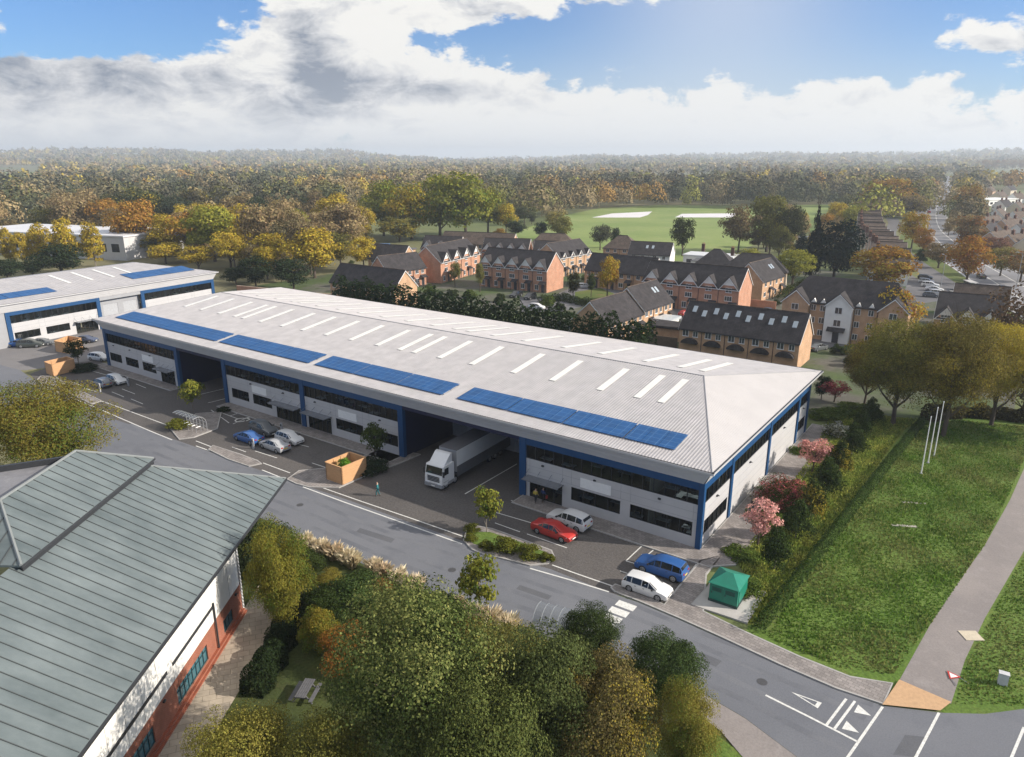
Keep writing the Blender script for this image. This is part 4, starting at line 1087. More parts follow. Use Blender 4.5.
p = G(122, 262); simple_shed('white_hall', 'long white shed with pale roof behind the yellow poplars', p + Vector((-78, -22, 0)), R(18), 80, 30, 8.5, white_metal, mat('pale_shed_roof', (.62, .62, .64), .5, .06, .1), 'shed')
simple_shed('office_building', 'distant white low building among the far trees on the left', G(133, 192), R(40), 70, 25, 9, render_white, mat('grey_flat_roof', (.35, .37, .40), .6), 'building')
simple_shed('storage_building', 'distant white building beside the big yellow-green trees', G(480, 189), R(40), 55, 25, 7, render_white, white_metal, 'building')
simple_shed('storage_building', 'pale long flat building at the far right by the green field', G(988, 164.5), R(30), 190, 40, 13, render_white, white_metal, 'building')
simple_shed('white_hall', 'large white-roofed building among the houses beyond the dual carriageway', G(988, 207), R(64), 40, 18, 5, render_white, white_paint, 'building')
simple_shed('garage_block', 'long grey flat-roofed building behind the dark conifers', G(800, 247), R(25), 34, 9, 3.2, render_cream, mat('grey_flat_roof', (.35, .37, .40), .6), 'garages')
simple_shed('garage_block', 'low dark flat-roofed garages beside the blue shed', G(372, 256), R(10), 16, 6, 2.8, brick_tan, mat('dark_flat_roof', (.09, .09, .10), .8), 'garages')
simple_shed('garden_shed', 'small bright blue shed behind the brick houses', G(378, 252), R(20), 3.5, 3, 2.6, mat('blue_board', (.05, .18, .45), .6), mat('blue_board', (.05, .18, .45), .6), 'shed')
simple_shed('conservatory', 'small white lean-to with pale glazed roof behind the stepped tan terrace', Vector((-60.5, 143.5, 0)), R(90), 5, 4, 2.4, render_white, mat('pale_glazed_roof', (.5, .53, .55), .3), 'conservatory')
simple_shed('garage_block', 'small dark-roofed garage in the yard beside the flats with skylights', Vector((-61, 136.5, 0)), R(8), 6, 5, 2.6, brick_tan, roof_tile, 'garage')


def wall_thing(name, label, pts, h, m, cat, t=.25):
    mb = MB()
    for a, b in zip(pts[:-1], pts[1:]):
        a = Vector((a[0], a[1])); b = Vector((b[0], b[1])); d = (b - a).normalized(); n = Vector((-d.y, d.x)) * t / 2
        mb.prism([tuple(a + n), tuple(a - n), tuple(b - n), tuple(b + n)], 0, h)
    o = mb.build(name, m); tag(o, label, cat); return o


wall_thing('boundary_wall', 'long orange brick wall beyond the gap between the two units', [(-168, 112), (-137, 118)], 4.2, brick_red, 'wall', .4)
wall_thing('garden_wall', 'short brick garden wall beside the dark parked car', [(-58, 181), (-49, 181.5)], 2.2, brick_red, 'wall')
wall_thing('garden_fence', 'dark timber fence between the flats and the stepped terrace', [(-60, 132), (-54, 132.5)], 2.0, mat('fence_boards', (.10, .075, .055), .85, .2, 3), 'fence')

# ------------------------------------------------------------------ trees and plants


def crown_mesh(name, seed, n, K, leaf, shape='round', spread=.30, m=None, hollow=.35):
    """unit crown (1 wide, 1 tall): leaf-sized faces gathered in K clumps through the volume"""
    r = np.random.default_rng(seed)
    C = []
    while len(C) < K:
        p = r.uniform(-1, 1, 3); l = np.linalg.norm(p)
        if l > 1 or l < hollow: continue
        x, y, z = p
        if shape == 'round':
            c = np.array([x * .40, y * .40, .5 + z * .40]); rad = spread * r.uniform(.45, 1.0)
            if z < -.4: c[:2] *= .75
        elif shape == 'tall':
            zz = (z + 1) / 2; w = .40 * math.sin(math.pi * min(1, .12 + zz * .86)) ** .7; a = math.atan2(y, x); c = np.array([math.cos(a) * w * r.uniform(.3, .9), math.sin(a) * w * r.uniform(.3, .9), .05 + .9 * zz]); rad = spread * .62 * r.uniform(.5, 1)
        elif shape == 'cone':
            zz = ((z + 1) / 2) ** 1.25; w = .42 * (1 - zz) ** .85; a = math.atan2(y, x); q = r.uniform(.35, 1); c = np.array([math.cos(a) * w * q, math.sin(a) * w * q, .03 + .93 * zz]); rad = spread * (.28 + .5 * (1 - zz)) * r.uniform(.6, 1)
        else:  # bush: half dome
            c = np.array([x * .40, y * .40, .08 + abs(z) * .62]); rad = spread * r.uniform(.55, 1.0)
        C.append((*c, rad))
    C = np.array(C); wt = C[:, 3] ** 2; idx = r.choice(K, n, p=wt / wt.sum())
    d = r.normal(size=(n, 3)); d /= np.linalg.norm(d, axis=1)[:, None]
    low = d[:, 2] < -.35; d[low, 2] *= -.5; d /= np.linalg.norm(d, axis=1)[:, None]
    rad = C[idx, 3] * (1 - r.random(n) ** 1.8 * .55)
    sq = np.array([1, 1, .8]); P_ = C[idx, :3] + d * rad[:, None] * sq
    P_[:, 2] = np.clip(P_[:, 2], .0, 1.02)
    out = P_ - np.array([0, 0, .42]); out /= np.linalg.norm(out, axis=1)[:, None] + 1e-6
    nn = d * .55 + out * .45 + r.normal(size=(n, 3)) * .45; nn /= np.linalg.norm(nn, axis=1)[:, None]
    t = np.cross(nn, r.normal(size=(n, 3))); t /= np.linalg.norm(t, axis=1)[:, None]; b = np.cross(nn, t)
    s = leaf * r.uniform(.55, 1.25, n); t *= s[:, None] * .5; b *= (s * r.uniform(.5, .8, n))[:, None] * .5
    bend = nn * (s * .12)[:, None]
    V = np.stack([P_ - t - bend, P_ + b, P_ + t - bend, P_ - b], 1).reshape(-1, 3); F = np.arange(4 * n).reshape(-1, 4)
    return fast_mesh(name, V, F, [m or LEAF])


def trunk_mesh(name, seed, limbs=7, base=.035, top=.55, spread=.34, twigs=0, m=None):
    """unit tree skeleton: tapered bole, limbs reaching into the crown, finer twigs"""
    r = random.Random(seed); mb = MB(); p = Vector((0, 0, 0)); rad = base; pts = [(p, rad)]
    for k in range(4):
        p = p + Vector((r.uniform(-.02, .02), r.uniform(-.02, .02), top / 4)); rad *= .82; pts.append((p, rad))
    for (a, ra), (b, rb) in zip(pts[:-1], pts[1:]): mb.tube(a, b, ra, rb, 7, cap=False)
    for k in range(limbs):
        i = r.choice([1, 2, 2, 3, 3, 4]); a, ra = pts[i]; an = k * 2.4 + r.uniform(-.5, .5); l = r.uniform(.6, 1)
        mid = a + Vector((math.cos(an) * spread * .5 * l, math.sin(an) * spread * .5 * l, r.uniform(.08, .16))); e = mid + Vector((math.cos(an) * spread * .55 * l, math.sin(an) * spread * .55 * l, r.uniform(.08, .22)))
        mb.tube(a, mid, ra * .55, ra * .35, 5, cap=False); mb.tube(mid, e, ra * .35, ra * .08, 5, cap=False)
        for q in range(twigs):
            s = a.lerp(mid, r.random()) if q % 2 else mid.lerp(e, r.random()); v = Vector((r.uniform(-1, 1), r.uniform(-1, 1), r.uniform(.2, 1.2))) * .13
            mb.tube(s, s + v, ra * .16, ra * .04, 3, cap=False)
    me = bpy.data.meshes.new(name); me.from_pydata(mb.v, [], mb.f); me.materials.append(m or bark); me.update(); return me


CR = {}


def crowns(key, count, n, K, leaf, shape, spread=.30, hollow=.35):
    CR[key] = [crown_mesh('crown', 100 * hash_(key) + k, n, K, leaf, shape, spread, None, hollow) for k in range(count)]


def hash_(s): return sum(ord(c) * (i + 3) for i, c in enumerate(s)) % 977


crowns('near', 3, 52000, 120, .0150, 'round', .185, .25)
crowns('neardark', 3, 46000, 100, .0185, 'round', .19, .2)
crowns('mid', 5, 4200, 46, .052, 'round', .23, .25)
crowns('far', 8, 4200, 34, .052, 'round', .24, .3)
crowns('tall', 3, 4200, 60, .052, 'tall', .26)
crowns('cone', 3, 3600, 60, .060, 'cone', .30)
crowns('bush', 3, 3000, 26, .075, 'bush', .26)
crowns('nearbush', 3, 14000, 60, .030, 'bush', .20)
crowns('sparse', 3, 1500, 40, .05, 'round', .26, .2)
crowns('sapling', 3, 1700, 34, .085, 'round', .25, .1)
crowns('blossom', 2, 2200, 46, .055, 'round', .18, .1)
crowns('hornbeam', 2, 5200, 60, .058, 'cone', .36)
TRK = {'std': [trunk_mesh('trunk', 10 + k) for k in range(3)], 'bare': [trunk_mesh('trunk', 20 + k, 14, .03, .6, .40, 7) for k in range(3)],
       'thin': [trunk_mesh('trunk', 30 + k, 5, .018, .7, .2, 0, bark_pale) for k in range(2)], 'cone': [trunk_mesh('trunk', 40, 4, .03, .9, .15)]}
tr_rand = random.Random(77)


def tree(name, label, cat, loc, h, w, col, kind='mid', mats=None, lift=.18, group=None, trunk='std', parts=True):
    t = thing(name, label, cat, loc, tr_rand.uniform(0, 6.28), group)
    cm = tr_rand.choice(CR[kind])
    if trunk:
        tk = link('trunk', tr_rand.choice(TRK[trunk]), t); tk.scale = (max(w * .8, h * .5), max(w * .8, h * .5), h) if trunk != 'thin' else (w, w, h)
    c = link('crown' if trunk else 'foliage', cm, t, (0, 0, h * lift), tr_rand.uniform(0, 6.28)); c.scale = (w, w * tr_rand.uniform(.9, 1.05), h * (1 - lift))
    v = tr_rand.uniform(.9, 1.1); c.color = (col[0] * v, col[1] * v, col[2] * v, 1)
    if mats:
        c.material_slots[0].link = 'OBJECT'; c.material_slots[0].material = mats
    return t


def T(px, by, ty, wpx, kind, col, label, cat='tree', name='tree', mats=None, lift=.18, group=None, trunk='std', hmax=None, wk=1.0):
    """tree whose foot, top and width are read off the survey photo; real height and spread follow from the distance"""
    g = G(px, by); f = g.dot(FW); r = ray(px, ty); rf = r[0] * FW.x + r[1] * FW.y
    h = CAM_H + r[2] * f / rf; zc = f * math.cos(PITCH) + CAM_H * math.sin(PITCH); w = wpx * zc / FOC * 1.08 * wk
    if kind not in ('bush', 'nearbush', 'tall', 'cone', 'hornbeam'): h *= 1.10     # crowns stop a little short of their box
    if hmax: h = min(h, hmax)
    return tree(name, label, cat, g, max(h, .4), w, col, kind, mats, lift, group, trunk)


YEL = (.40, .30, .040); YGR = (.255, .255, .042); OLV = (.155, .15, .042); DKG = (.028, .042, .020); GRN = (.060, .085, .022); ORG = (.33, .185, .042); BRN = (.19, .145, .075)
RED = (.27, .055, .03); BEI = (.30, .225, .115); PNK = (.70, .38, .34); PALE = (.23, .20, .065)

# left: poplars, evergreens, woodland edge
for a in [(12, 266, 226, 20, 'leftmost, thin and pale yellow, of the poplars before the long white shed'), (26, 268, 231, 21, 'short golden poplar, second from the left before the white shed'), (44, 266, 222, 29, 'bright yellow poplar with twin tips before the long white shed'),
          (68, 268, 217, 34, 'tallest and broadest golden poplar before the long white shed'), (96, 267, 221, 30, 'greenish poplar, rightmost of the row before the long white shed')]:
    T(*a[:4], 'tall', (YEL if a[0] != 95 else YGR), a[4], 'poplar', 'poplar_tree', LEAF_GREEN if a[0] == 95 else None, .06, 'poplars before the white shed', 'thin')
for a in [(8, 280, 258, 30, 'dark evergreen tree at the left edge behind the smaller unit'), (33, 277, 259, 26, 'small dark evergreen between two others behind the left unit'), (62, 274, 246, 50, 'broad dark evergreen under the golden poplars')]:
    T(*a[:4], 'mid', DKG, a[4], lift=.05)
for a in [(52, 238, 207, 34, OLV, 'olive and brown tree rising behind the white shed roof'), (116, 246, 211, 38, BRN, 'bare-looking brown tree standing at the corner of the white shed'), (150, 256, 232, 42, OLV, 'low olive tree right of the white shed'),
          (166, 264, 243, 38, YEL, 'yellow tree just over the back corner of the left unit'), (199, 270, 246, 32, YEL, 'small golden tree behind the right end of the left unit'), (205, 254, 222, 30, BRN, 'russet tree between golden trees near the orange wall'),
          (217, 240, 213, 40, OLV, 'round olive tree above the pink-tinged yellow tree'), (231, 268, 231, 38, YEL, 'yellow tree with pinkish left side behind the orange wall'), (275, 270, 231, 46, YEL, 'large bright yellow tree left of the dark evergreen by the hedge end'),
          (278, 232, 214, 36, OLV, 'olive tree behind the large bright yellow tree'), (321, 234, 209, 20, ORG, 'orange-red tree at the woodland edge above the yellow tree'), (315, 278, 231, 54, YEL, 'big yellow tree next to the leftmost tan houses'),
          (341, 268, 235, 34, OLV, 'olive tree between two yellow trees near the houses'), (364, 272, 237, 30, YEL, 'bright yellow tree in front of the blue shed'), (372, 292, 268, 17, YEL, 'small yellow tree before the red brick houses with porches')]:
    T(*a[:4], 'mid', a[4], a[5], mats=LEAF_YELLOW if a[4] is OLV else LEAF, lift=.12)
for a in [(294, 290, 258, 40, 'dark evergreen at the left end of the tall hedge'), (256, 286, 255, 32, 'dark evergreen behind the orange wall'), (236, 284, 268, 26, 'low dark evergreen left of the orange wall')]:
    T(*a[:4], 'mid', DKG, a[4], lift=.03)
T(278, 218, 181, 15, 'cone', (.015, .024, .018), 'tall dark conifer spire standing out of the autumn wood', 'conifer', 'conifer_tree', None, .03, None, 'cone')
for a in [(384, 236, 184, 42, YGR), (412, 239, 185, 52, YEL), (440, 238, 179, 54, YGR), (466, 240, 177, 60, YGR), (488, 235, 190, 42, OLV), (506, 236, 203, 24, YEL)]:
    T(*a[:4], 'mid', (a[4][0] * 1.05, a[4][1] * 1.05, a[4][2]), 'tall yellow-green tree in the big grove behind the housing estate', mats=LEAF_GREEN, lift=.08, group='big yellow-green grove')
T(400, 242, 216, 46, 'mid', OLV, 'shorter olive tree in front of the big yellow-green grove', mats=LEAF_YELLOW, lift=.08)
for a in [(516, 238, 221, 20, DKG, 'dark rounded evergreen right of the big grove'), (540, 240, 222, 14, (.018, .03, .016), 'black-green egg-shaped tree before the playing field'), (557, 240, 211, 24, PALE, 'pale yellow tree with orange base before the playing field'),
          (563, 244, 217, 20, OLV, 'olive tree beside the pale yellow tree by the playing field'), (600, 250, 225, 22, (.09, .095, .06), 'grey-green tree at the near corner of the playing field'), (615, 248, 229, 12, DKG, 'small dark tree beside the grey-green tree at the field'),
          (682, 256, 218, 26, (.05, .062, .022), 'dense dark green tree standing alone by the white hall'), (500, 240, 229, 14, ORG, 'small orange tree among the far roofs'), (738, 254, 207, 36, BRN, 'brown-green tree at the left of the clump beside the playing field'),
          (766, 252, 195, 42, OLV, 'tallest olive-brown tree in the clump beside the playing field'), (785, 256, 206, 36, (.06, .065, .03), 'dark olive tree at the right of the clump beside the playing field'), (747, 272, 250, 26, YGR, 'yellow-green tree by the cream house'),
          (792, 285, 248, 40, YGR, 'large yellow-green tree between the apartment block and the gabled house'), (880, 293, 245, 60, ORG, 'broad orange-olive tree behind the apartment block roof'), (607, 300, 257, 22, YEL, 'orange-topped yellow tree on the estate green'),
          (573, 299, 271, 15, (.075, .07, .022), 'small dull olive street tree right of the five-gabled terrace'), (591, 297, 273, 10, GRN, 'slender green street tree beside the orange-topped one'), (480, 292, 263, 9, OLV, 'small olive tree before a gabled terrace'),
          (455, 287, 262, 12, OLV, 'small olive tree before the terrace with the blank end wall')]:
    T(*a[:4], 'mid', a[4], a[5], mats=LEAF_YELLOW if a[4] in (ORG,) else LEAF_ORANGE if a[0] == 607 else LEAF, lift=.12)
T(833, 280, 224, 52, 'mid', (.012, .022, .018), 'large black-green cedar behind the apartment block', 'conifer', 'conifer_tree', None, .02)
T(811, 278, 202, 20, 'cone', (.014, .022, .018), 'tall narrow dark conifer left of the cedar', 'conifer', 'conifer_tree', None, .02, None, 'cone')
T(800, 262, 228, 20, 'cone', (.016, .026, .018), 'shorter dark conifer at the left foot of the tall narrow one', 'conifer', 'conifer_tree', None, .02, None, 'cone')
# right-hand side
for a in [(890, 345, 292, 48, YEL, LEAF_ORANGE, 'yellow and orange tree in front of the right end of the apartment block'), (966, 284, 239, 46, ORG, LEAF_ORANGE, 'orange and red tree on the grass between the two roads'), (911, 250, 212, 28, YEL, LEAF_ORANGE, 'golden tree with red foot beside the bend of the service road'),
          (922, 256, 227, 20, ORG, LEAF_ORANGE, 'small orange tree right of the golden one by the service road'), (938, 268, 242, 32, BRN, LEAF, 'brown leafless-looking tree on the verge beside the orange-red tree'), (966, 252, 214, 30, BRN, LEAF_ORANGE, 'brown tree between the far carriageway and the houses'),
          (866, 212, 191, 24, ORG, LEAF_YELLOW, 'small orange tree at the end of the playing field'), (888, 215, 179, 52, ORG, LEAF_YELLOW, 'big domed orange tree beside the far carriageway'), (879, 220, 198, 28, BEI, LEAF_YELLOW, 'pale brown tree below the big domed orange one'),
          (912, 218, 196, 42, BRN, LEAF_YELLOW, 'rounded russet tree left of the carriageway'), (926, 198, 178, 20, RED, LEAF_ORANGE, 'reddish tree at the edge of the far carriageway'), (966, 220, 186, 30, ORG, LEAF_YELLOW, 'tall russet tree at the right of the far carriageway'),
          (1000, 276, 246, 32, PALE, LEAF, 'pale yellow thin tree right of the carriageway'), (1020, 282, 252, 36, BEI, LEAF_ORANGE, 'pale orange tree at the right edge by the carriageway'), (990, 262, 236, 30, (.2, .11, .075), LEAF, 'pinkish brown tree behind the orange-red one')]:
    T(*a[:4], 'mid', a[4], a[6], mats=a[5], lift=.12)
T(922, 262, 246, 15, 'bush', DKG, 'small dark round bush on the verge by the service road', 'bush', 'bush', None, 0, None, None)
for a in [(893, 425, 322, 92, (.165, .16, .042), 'broad olive-brown tree at the end of the meadow, left of a pair'), (943, 436, 318, 96, (.16, .135, .038), 'large brown-olive tree beside the three white poles'), (864, 405, 340, 46, (.15, .11, .035), 'small brown tree close to the corner of the unit')]:
    T(*a[:4], 'near', a[4], a[5], mats=LEAF_YELLOW, lift=.12, trunk='bare')
T(991, 425, 324, 70, 'near', (.36, .29, .04), 'bright yellow tree behind the lawn at the right', mats=LEAF, lift=.12)
T(1005, 365, 290, 66, 'sparse', (.11, .07, .04), 'thin dark brown tree with bare twigs at the right edge', lift=.1, trunk='bare')
T(1022, 415, 372, 44, 'sparse', (.09, .065, .035), 'low twiggy brown tree at the right edge of the lawn', lift=.05, trunk='bare')
T(1052, 436, 352, 78, 'mid', (.13, .09, .035), 'brown tree just beyond the right edge of the lawn', lift=.1, trunk='bare')
for k, x in enumerate((738, 748, 758, 766, 775, 786)):
    T(x, 181, 163 + (k % 3), 7, 'tall', BEI, 'slim pale poplar in the far row on the horizon', 'poplar', 'poplar_tree', None, .05, 'far poplar row', 'thin')
for k, (x, b) in enumerate(((985, 172), (994, 172), (1004, 171), (1012, 171), (1020, 171))):
    T(x, b, 160, 9, 'far', BEI, 'pale orange tree by the far green field at the right', mats=LEAF_ORANGE, group='trees by the far green field')

# planting round the unit
hb = [(774, 570, 522, 26), (795, 539, 496, 27), (810, 517, 475, 25), (825, 495, 454, 25), (838, 476, 436, 22), (851.6, 456, 420, 21), (861, 439, 407, 19), (870, 424, 396, 19)]
nm = ['nearest to the green kiosk', 'second from the green kiosk', 'third from the green kiosk', 'fourth from the green kiosk', 'fourth from the far end', 'third from the far end', 'second from the far end', 'farthest from the green kiosk']
for a, n_ in zip(hb, nm):
    T(*a[:3], a[3] * 1.25, 'hornbeam', (.042, .064, .019), f'dark cone-shaped tree in the meadow row, {n_}', 'tree', 'hornbeam_tree', LEAF_YELLOW if a[0] in (810, 838) else None, .16, 'row of cone-shaped trees', 'thin')
for a in [(758, 545, 503, 44, PNK, 'pink blossoming shrub nearest to the corner of the unit'), (812, 473, 441, 36, (.62, .31, .27), 'salmon-pink shrub half way along the sunny wall'), (834, 402, 381, 32, (.36, .08, .09), 'deep pink shrub at the far corner of the meadow')]:
    T(*a[:4], 'blossom', a[4], a[5], 'shrub', 'flowering_shrub', None, .22, None, 'bare')
T(784, 506, 469, 60, 'nearbush', (.05, .075, .02), 'broad green shrub with red flowers beside the sunny wall', 'shrub', 'flowering_shrub', leaf_mat('leaf_red_flowers', hue=.03, val=.4, patch=(.30, .07, .08, 5)), 0, None, None)
T(838, 437, 415, 28, 'bush', (.13, .14, .075), 'pale shrub with white flowers by the far part of the sunny wall', 'shrub', 'flowering_shrub', leaf_mat('leaf_white_flowers', hue=.02, val=.4, patch=(.5, .5, .45, 6)), 0, None, None)
T(821, 400, 375, 18, 'mid', DKG, 'small dark tree at the far corner of the sunny wall', lift=.1)
for k, (x, b, t, w) in enumerate([(742, 556, 545, 34), (770, 520, 509, 40), (806, 452, 445, 30), (826, 418, 408, 34), (852, 412, 402, 46), (745, 590, 575, 34)]):
    T(x, b, t, w, 'bush', (.09, .13, .028), 'low green mound of planting between the sunny wall and the meadow trees', 'shrub', 'shrub', LEAF, 0, 'low mounds by the sunny wall', None)
for a in [(487, 533, 492, 29, YGR, 'young yellow-green tree on the kerbed island near the red car'), (194, 413, 381, 22, YGR, 'small pointed yellow-green tree behind the curved bike shelter'), (376, 463, 426, 24, GRN, 'young green tree behind the timber store nearest the lorry'),
          (79, 366, 342, 21, (.045, .06, .02), 'small dark green tree between two timber stores')]:
    T(*a[:4], 'sapling', a[4], a[5], mats=LEAF if a[4] is not YGR else LEAF_GREEN, lift=.24, trunk='thin')
for a in [(472, 531, 522, 16, 'small round shrub at the back of the tree island'), (470, 541, 531, 13, 'round shrub at the left tip of the tree island'), (486, 549, 538, 16, 'round shrub in front of the young tree on the island'), (505, 551, 533, 27, 'largest round shrub in the middle of the tree island'),
          (530, 557, 541, 24, 'second largest shrub on the tree island'), (547, 561, 549, 15, 'shrub at the right tip of the tree island')]:
    T(*a[:4], 'bush', (.12, .13, .022), a[4], 'shrub', 'shrub', None, 0, 'shrubs on the tree island', None)
for a in [(372, 470, 455, 36, DKG, 'dark low shrub bed behind the timber store nearest the lorry'), (84, 370, 361, 24, DKG, 'dark low shrub bed under the tree between the timber stores'), (178, 428, 416, 22, YGR, 'yellow-green shrub at the left of the bike shelter'), (224, 411, 405, 14, DKG, 'tiny dark shrub at the right of the bike shelter')]:
    T(*a[:4], 'bush', a[4], a[5], 'shrub', 'shrub', None, 0, None, None)

def cname0(c): return 'green' if c is GRN else 'brown' if c is BRN else 'olive' if c is OLV else 'dark'


# near garden
for a in [(268, 572, 498, 62, 'nearbush', (.06, .08, .035), LEAF, 'tall dark grey-green shrub under the tip of the metal roof'), (284, 630, 526, 64, 'neardark', (.20, .18, .032), LEAF_GREEN, 'tall yellow-olive tree at the end of the paved path'),
          (321, 648, 590, 42, 'nearbush', (.22, .18, .03), LEAF_GREEN, 'yellow-olive bush right of the tall one by the path'), (308, 574, 542, 36, 'nearbush', (.05, .07, .02), LEAF, 'green bush behind the yellow-olive tree near the road'), (356, 612, 562, 66, 'nearbush', (.055, .085, .026), LEAF, 'dense dark green bush in the roadside bed'),
          (345, 668, 610, 50, 'nearbush', (.28, .14, .035), LEAF_ORANGE, 'orange and red bush in the garden'), (400, 628, 590, 60, 'nearbush', (.055, .07, .02), LEAF, 'olive-green bush left of the round green bush'), (440, 628, 580, 50, 'nearbush', (.05, .08, .018), LEAF, 'round bright green bush left of the young roadside tree'),
          (322, 625, 575, 40, 'nearbush', (.04, .06, .018), LEAF, 'dark green bush between the garden and the ornamental grasses')]:
    T(*a[:4], a[4], a[5], a[7], 'bush', 'bush', a[6], 0, None, None)
for x, b, t, w, c, d in [(296, 580, 556, 34, (.10, .12, .03), 'light green'), (330, 588, 566, 34, (.20, .17, .035), 'yellow'), (318, 604, 580, 36, (.075, .10, .028), 'mid-green'), (505, 652, 622, 44, (.11, .13, .035), 'light green'), (470, 640, 612, 40, (.24, .15, .04), 'rust-coloured'),
                         (535, 664, 634, 46, (.20, .17, .04), 'yellow'), (380, 604, 576, 40, (.22, .12, .04), 'rust-coloured'), (290, 604, 574, 36, (.06, .085, .026), 'mid-green'), (620, 690, 655, 46, (.085, .105, .032), 'mid-green')]:
    T(x, b, t, w, 'nearbush', c, f'{d} shrub filling the roadside bed in the foreground', 'shrub', 'shrub', LEAF, 0, f'{d} roadside bed shrubs', None)
for x, b, t, w, c in [(984, 232, 222, 14, GRN), (998, 240, 228, 16, BRN), (1012, 226, 215, 14, OLV), (1020, 238, 226, 16, GRN), (978, 222, 210, 14, BRN), (1006, 252, 240, 18, OLV), (992, 222, 212, 12, DKG), (1022, 214, 203, 14, BRN), (980, 246, 232, 18, GRN), (1014, 202, 193, 12, OLV)]:
    T(x, b, t, w, 'far', c, f'small {cname0(c)} tree among the houses beyond the dual carriageway', group=f'small {cname0(c)} trees among the far houses')
T(479, 624, 560, 42, 'sapling', YGR, 'young yellow-green tree standing by the near kerb of the road', mats=LEAF_GREEN, lift=.2, trunk='thin')
for a in [(420, 800, 596, 190, 'near', (.092, .122, .036), LEAF_TIP, 'largest tree in the foreground, olive green with pale leaf tips'), (250, 845, 716, 112, 'near', (.22, .20, .045), LEAF, 'yellow-green tree at the bottom edge beside the path'), (335, 850, 722, 100, 'near', (.17, .165, .04), LEAF, 'pale green tree at the bottom edge, right of the yellow-green one'),
          (545, 790, 632, 120, 'neardark', (.085, .105, .036), LEAF, 'dark green tree right of the largest foreground tree'), (500, 700, 628, 90, 'neardark', (.15, .15, .045), LEAF_YELLOW, 'olive bushy tree behind the dark one in the foreground'), (587, 684, 611, 60, 'neardark', (.052, .075, .026), LEAF, 'dark glossy tree with uneven top by the near side of the crossing'),
          (660, 722, 640, 80, 'neardark', (.050, .076, .026), LEAF, 'broad dark green tree reaching over the road edge'), (680, 800, 688, 72, 'near', (.23, .20, .045), LEAF_GREEN, 'olive-yellow tree at the bottom beside the corner lawn'), (600, 800, 668, 110, 'neardark', (.15, .125, .05), LEAF_YELLOW, 'dull brownish tree at the bottom between green ones'),
          (480, 860, 690, 130, 'neardark', (.10, .12, .036), LEAF, 'dark green tree at the bottom middle')]:
    T(*a[:4], a[4], a[5], a[7], mats=a[6], lift=.14)
T(58, 490, 384, 124, 'near', (.20, .165, .035), 'yellow-olive tree behind the flat roof at the left edge', mats=LEAF_GREEN, lift=.1)
T(-8, 455, 388, 40, 'sparse', (.13, .09, .05), 'brown thin tree at the left edge behind the metal-roofed office', lift=.1, trunk='bare')


eb = [(585, 281, 'green'), (603, 281, 'russet'), (655, 285, 'green'), (622, 276, 'dark'), (560, 283, 'green'), (555, 268, 'russet'), (440, 256, 'green'), (470, 254, 'dark'), (385, 256, 'green'), (700, 276, 'russet'), (728, 262, 'green'), (690, 264, 'dark'), (640, 262, 'green'), (500, 302, 'dark'), (548, 307, 'green'), (560, 311, 'dark'), (470, 298, 'green'), (452, 298, 'dark'), (430, 294, 'green'), (612, 286, 'dark'), (632, 293, 'green'), (700, 322, 'green'), (640, 313, 'dark'), (757, 330, 'green'), (742, 322, 'russet'), (776, 306, 'dark'), (862, 352, 'russet'), (880, 349, 'green'),
      (838, 354, 'dark'), (702, 263, 'green'), (652, 262, 'dark'), (592, 262, 'russet'), (545, 252, 'dark'), (528, 254, 'green'), (420, 264, 'dark'), (398, 263, 'russet'), (352, 264, 'green'), (720, 272, 'dark'), (671, 258, 'russet'), (812, 300, 'green'), (795, 302, 'russet'), (865, 362, 'green'), (850, 366, 'dark')]
for x, y, c in eb:
    w = tr_rand.uniform(2.2, 4.5)
    tree('garden_bush', f'{c} bush in a garden of the brick housing estate', 'bush', G(x, y), w * tr_rand.uniform(.7, 1.2), w, {'dark': (.04, .055, .022), 'green': (.09, .12, .03), 'russet': (.20, .12, .05)}[c], 'bush', None, 0, f'{c} garden bushes', None)
mid = [(a_ + b_) / 2 for a_, b_ in zip(smooth_line(P((110, 430), (200, 466), (290, 500), (400, 545), (500, 580), (600, 615), (700, 656), (800, 700), (860, 728)), 4), smooth_line(P((110, 430), (200, 466), (290, 500), (400, 545), (500, 580), (600, 615), (700, 656), (800, 700), (860, 728)), 4))]
tm = MB()
for off in (-2.6, -1.0, 1.2, 2.8):
    pts = []
    for i, p in enumerate(mid):
        d = (mid[min(i + 1, len(mid) - 1)] - mid[max(i - 1, 0)]).normalized(); pts.append(p + Vector((-d.y, d.x, 0)) * (off + .12 * math.sin(i * .9 + off)))
    ribbon(tm, pts, .55, .0145)
tag(tm.build('tyre_mark', ground_mat('tyre_polished_tarmac', (.118, .124, .142), (.150, .156, .174), (.10, .106, .124), .25, .9, .8, .13, 9)), None, None, None, 'structure')
pm = ground_mat('tarmac_repair', (.098, .102, .115), (.115, .118, .13), (.085, .088, .1), .3, 1.2, .85, .15, 8)
for q in ([(700, 652), (722, 661), (716, 667), (694, 658)], [(360, 528), (395, 539), (391, 543), (356, 532)], [(520, 585), (552, 596), (548, 600), (516, 589)], [(905, 735), (925, 737), (915, 757), (893, 755)]):
    sheet('tarmac_patch', P(*q), .016, pm)
for x, y, lab in ((452, 570, 'round iron cover in the road below the tree island'), (762, 682, 'round iron cover in the road left of the long triangle marking'), (300, 505, 'round iron cover in the road below the timber store')):
    p = G(x, y); tag(MB().tube((0, 0, 0), (0, 0, .006), .38, .38, 18).build('manhole_cover', mat('cast_iron', (.06, .06, .065), .6, .2, 9), None, (p.x, p.y, .0125)), lab, 'manhole cover')


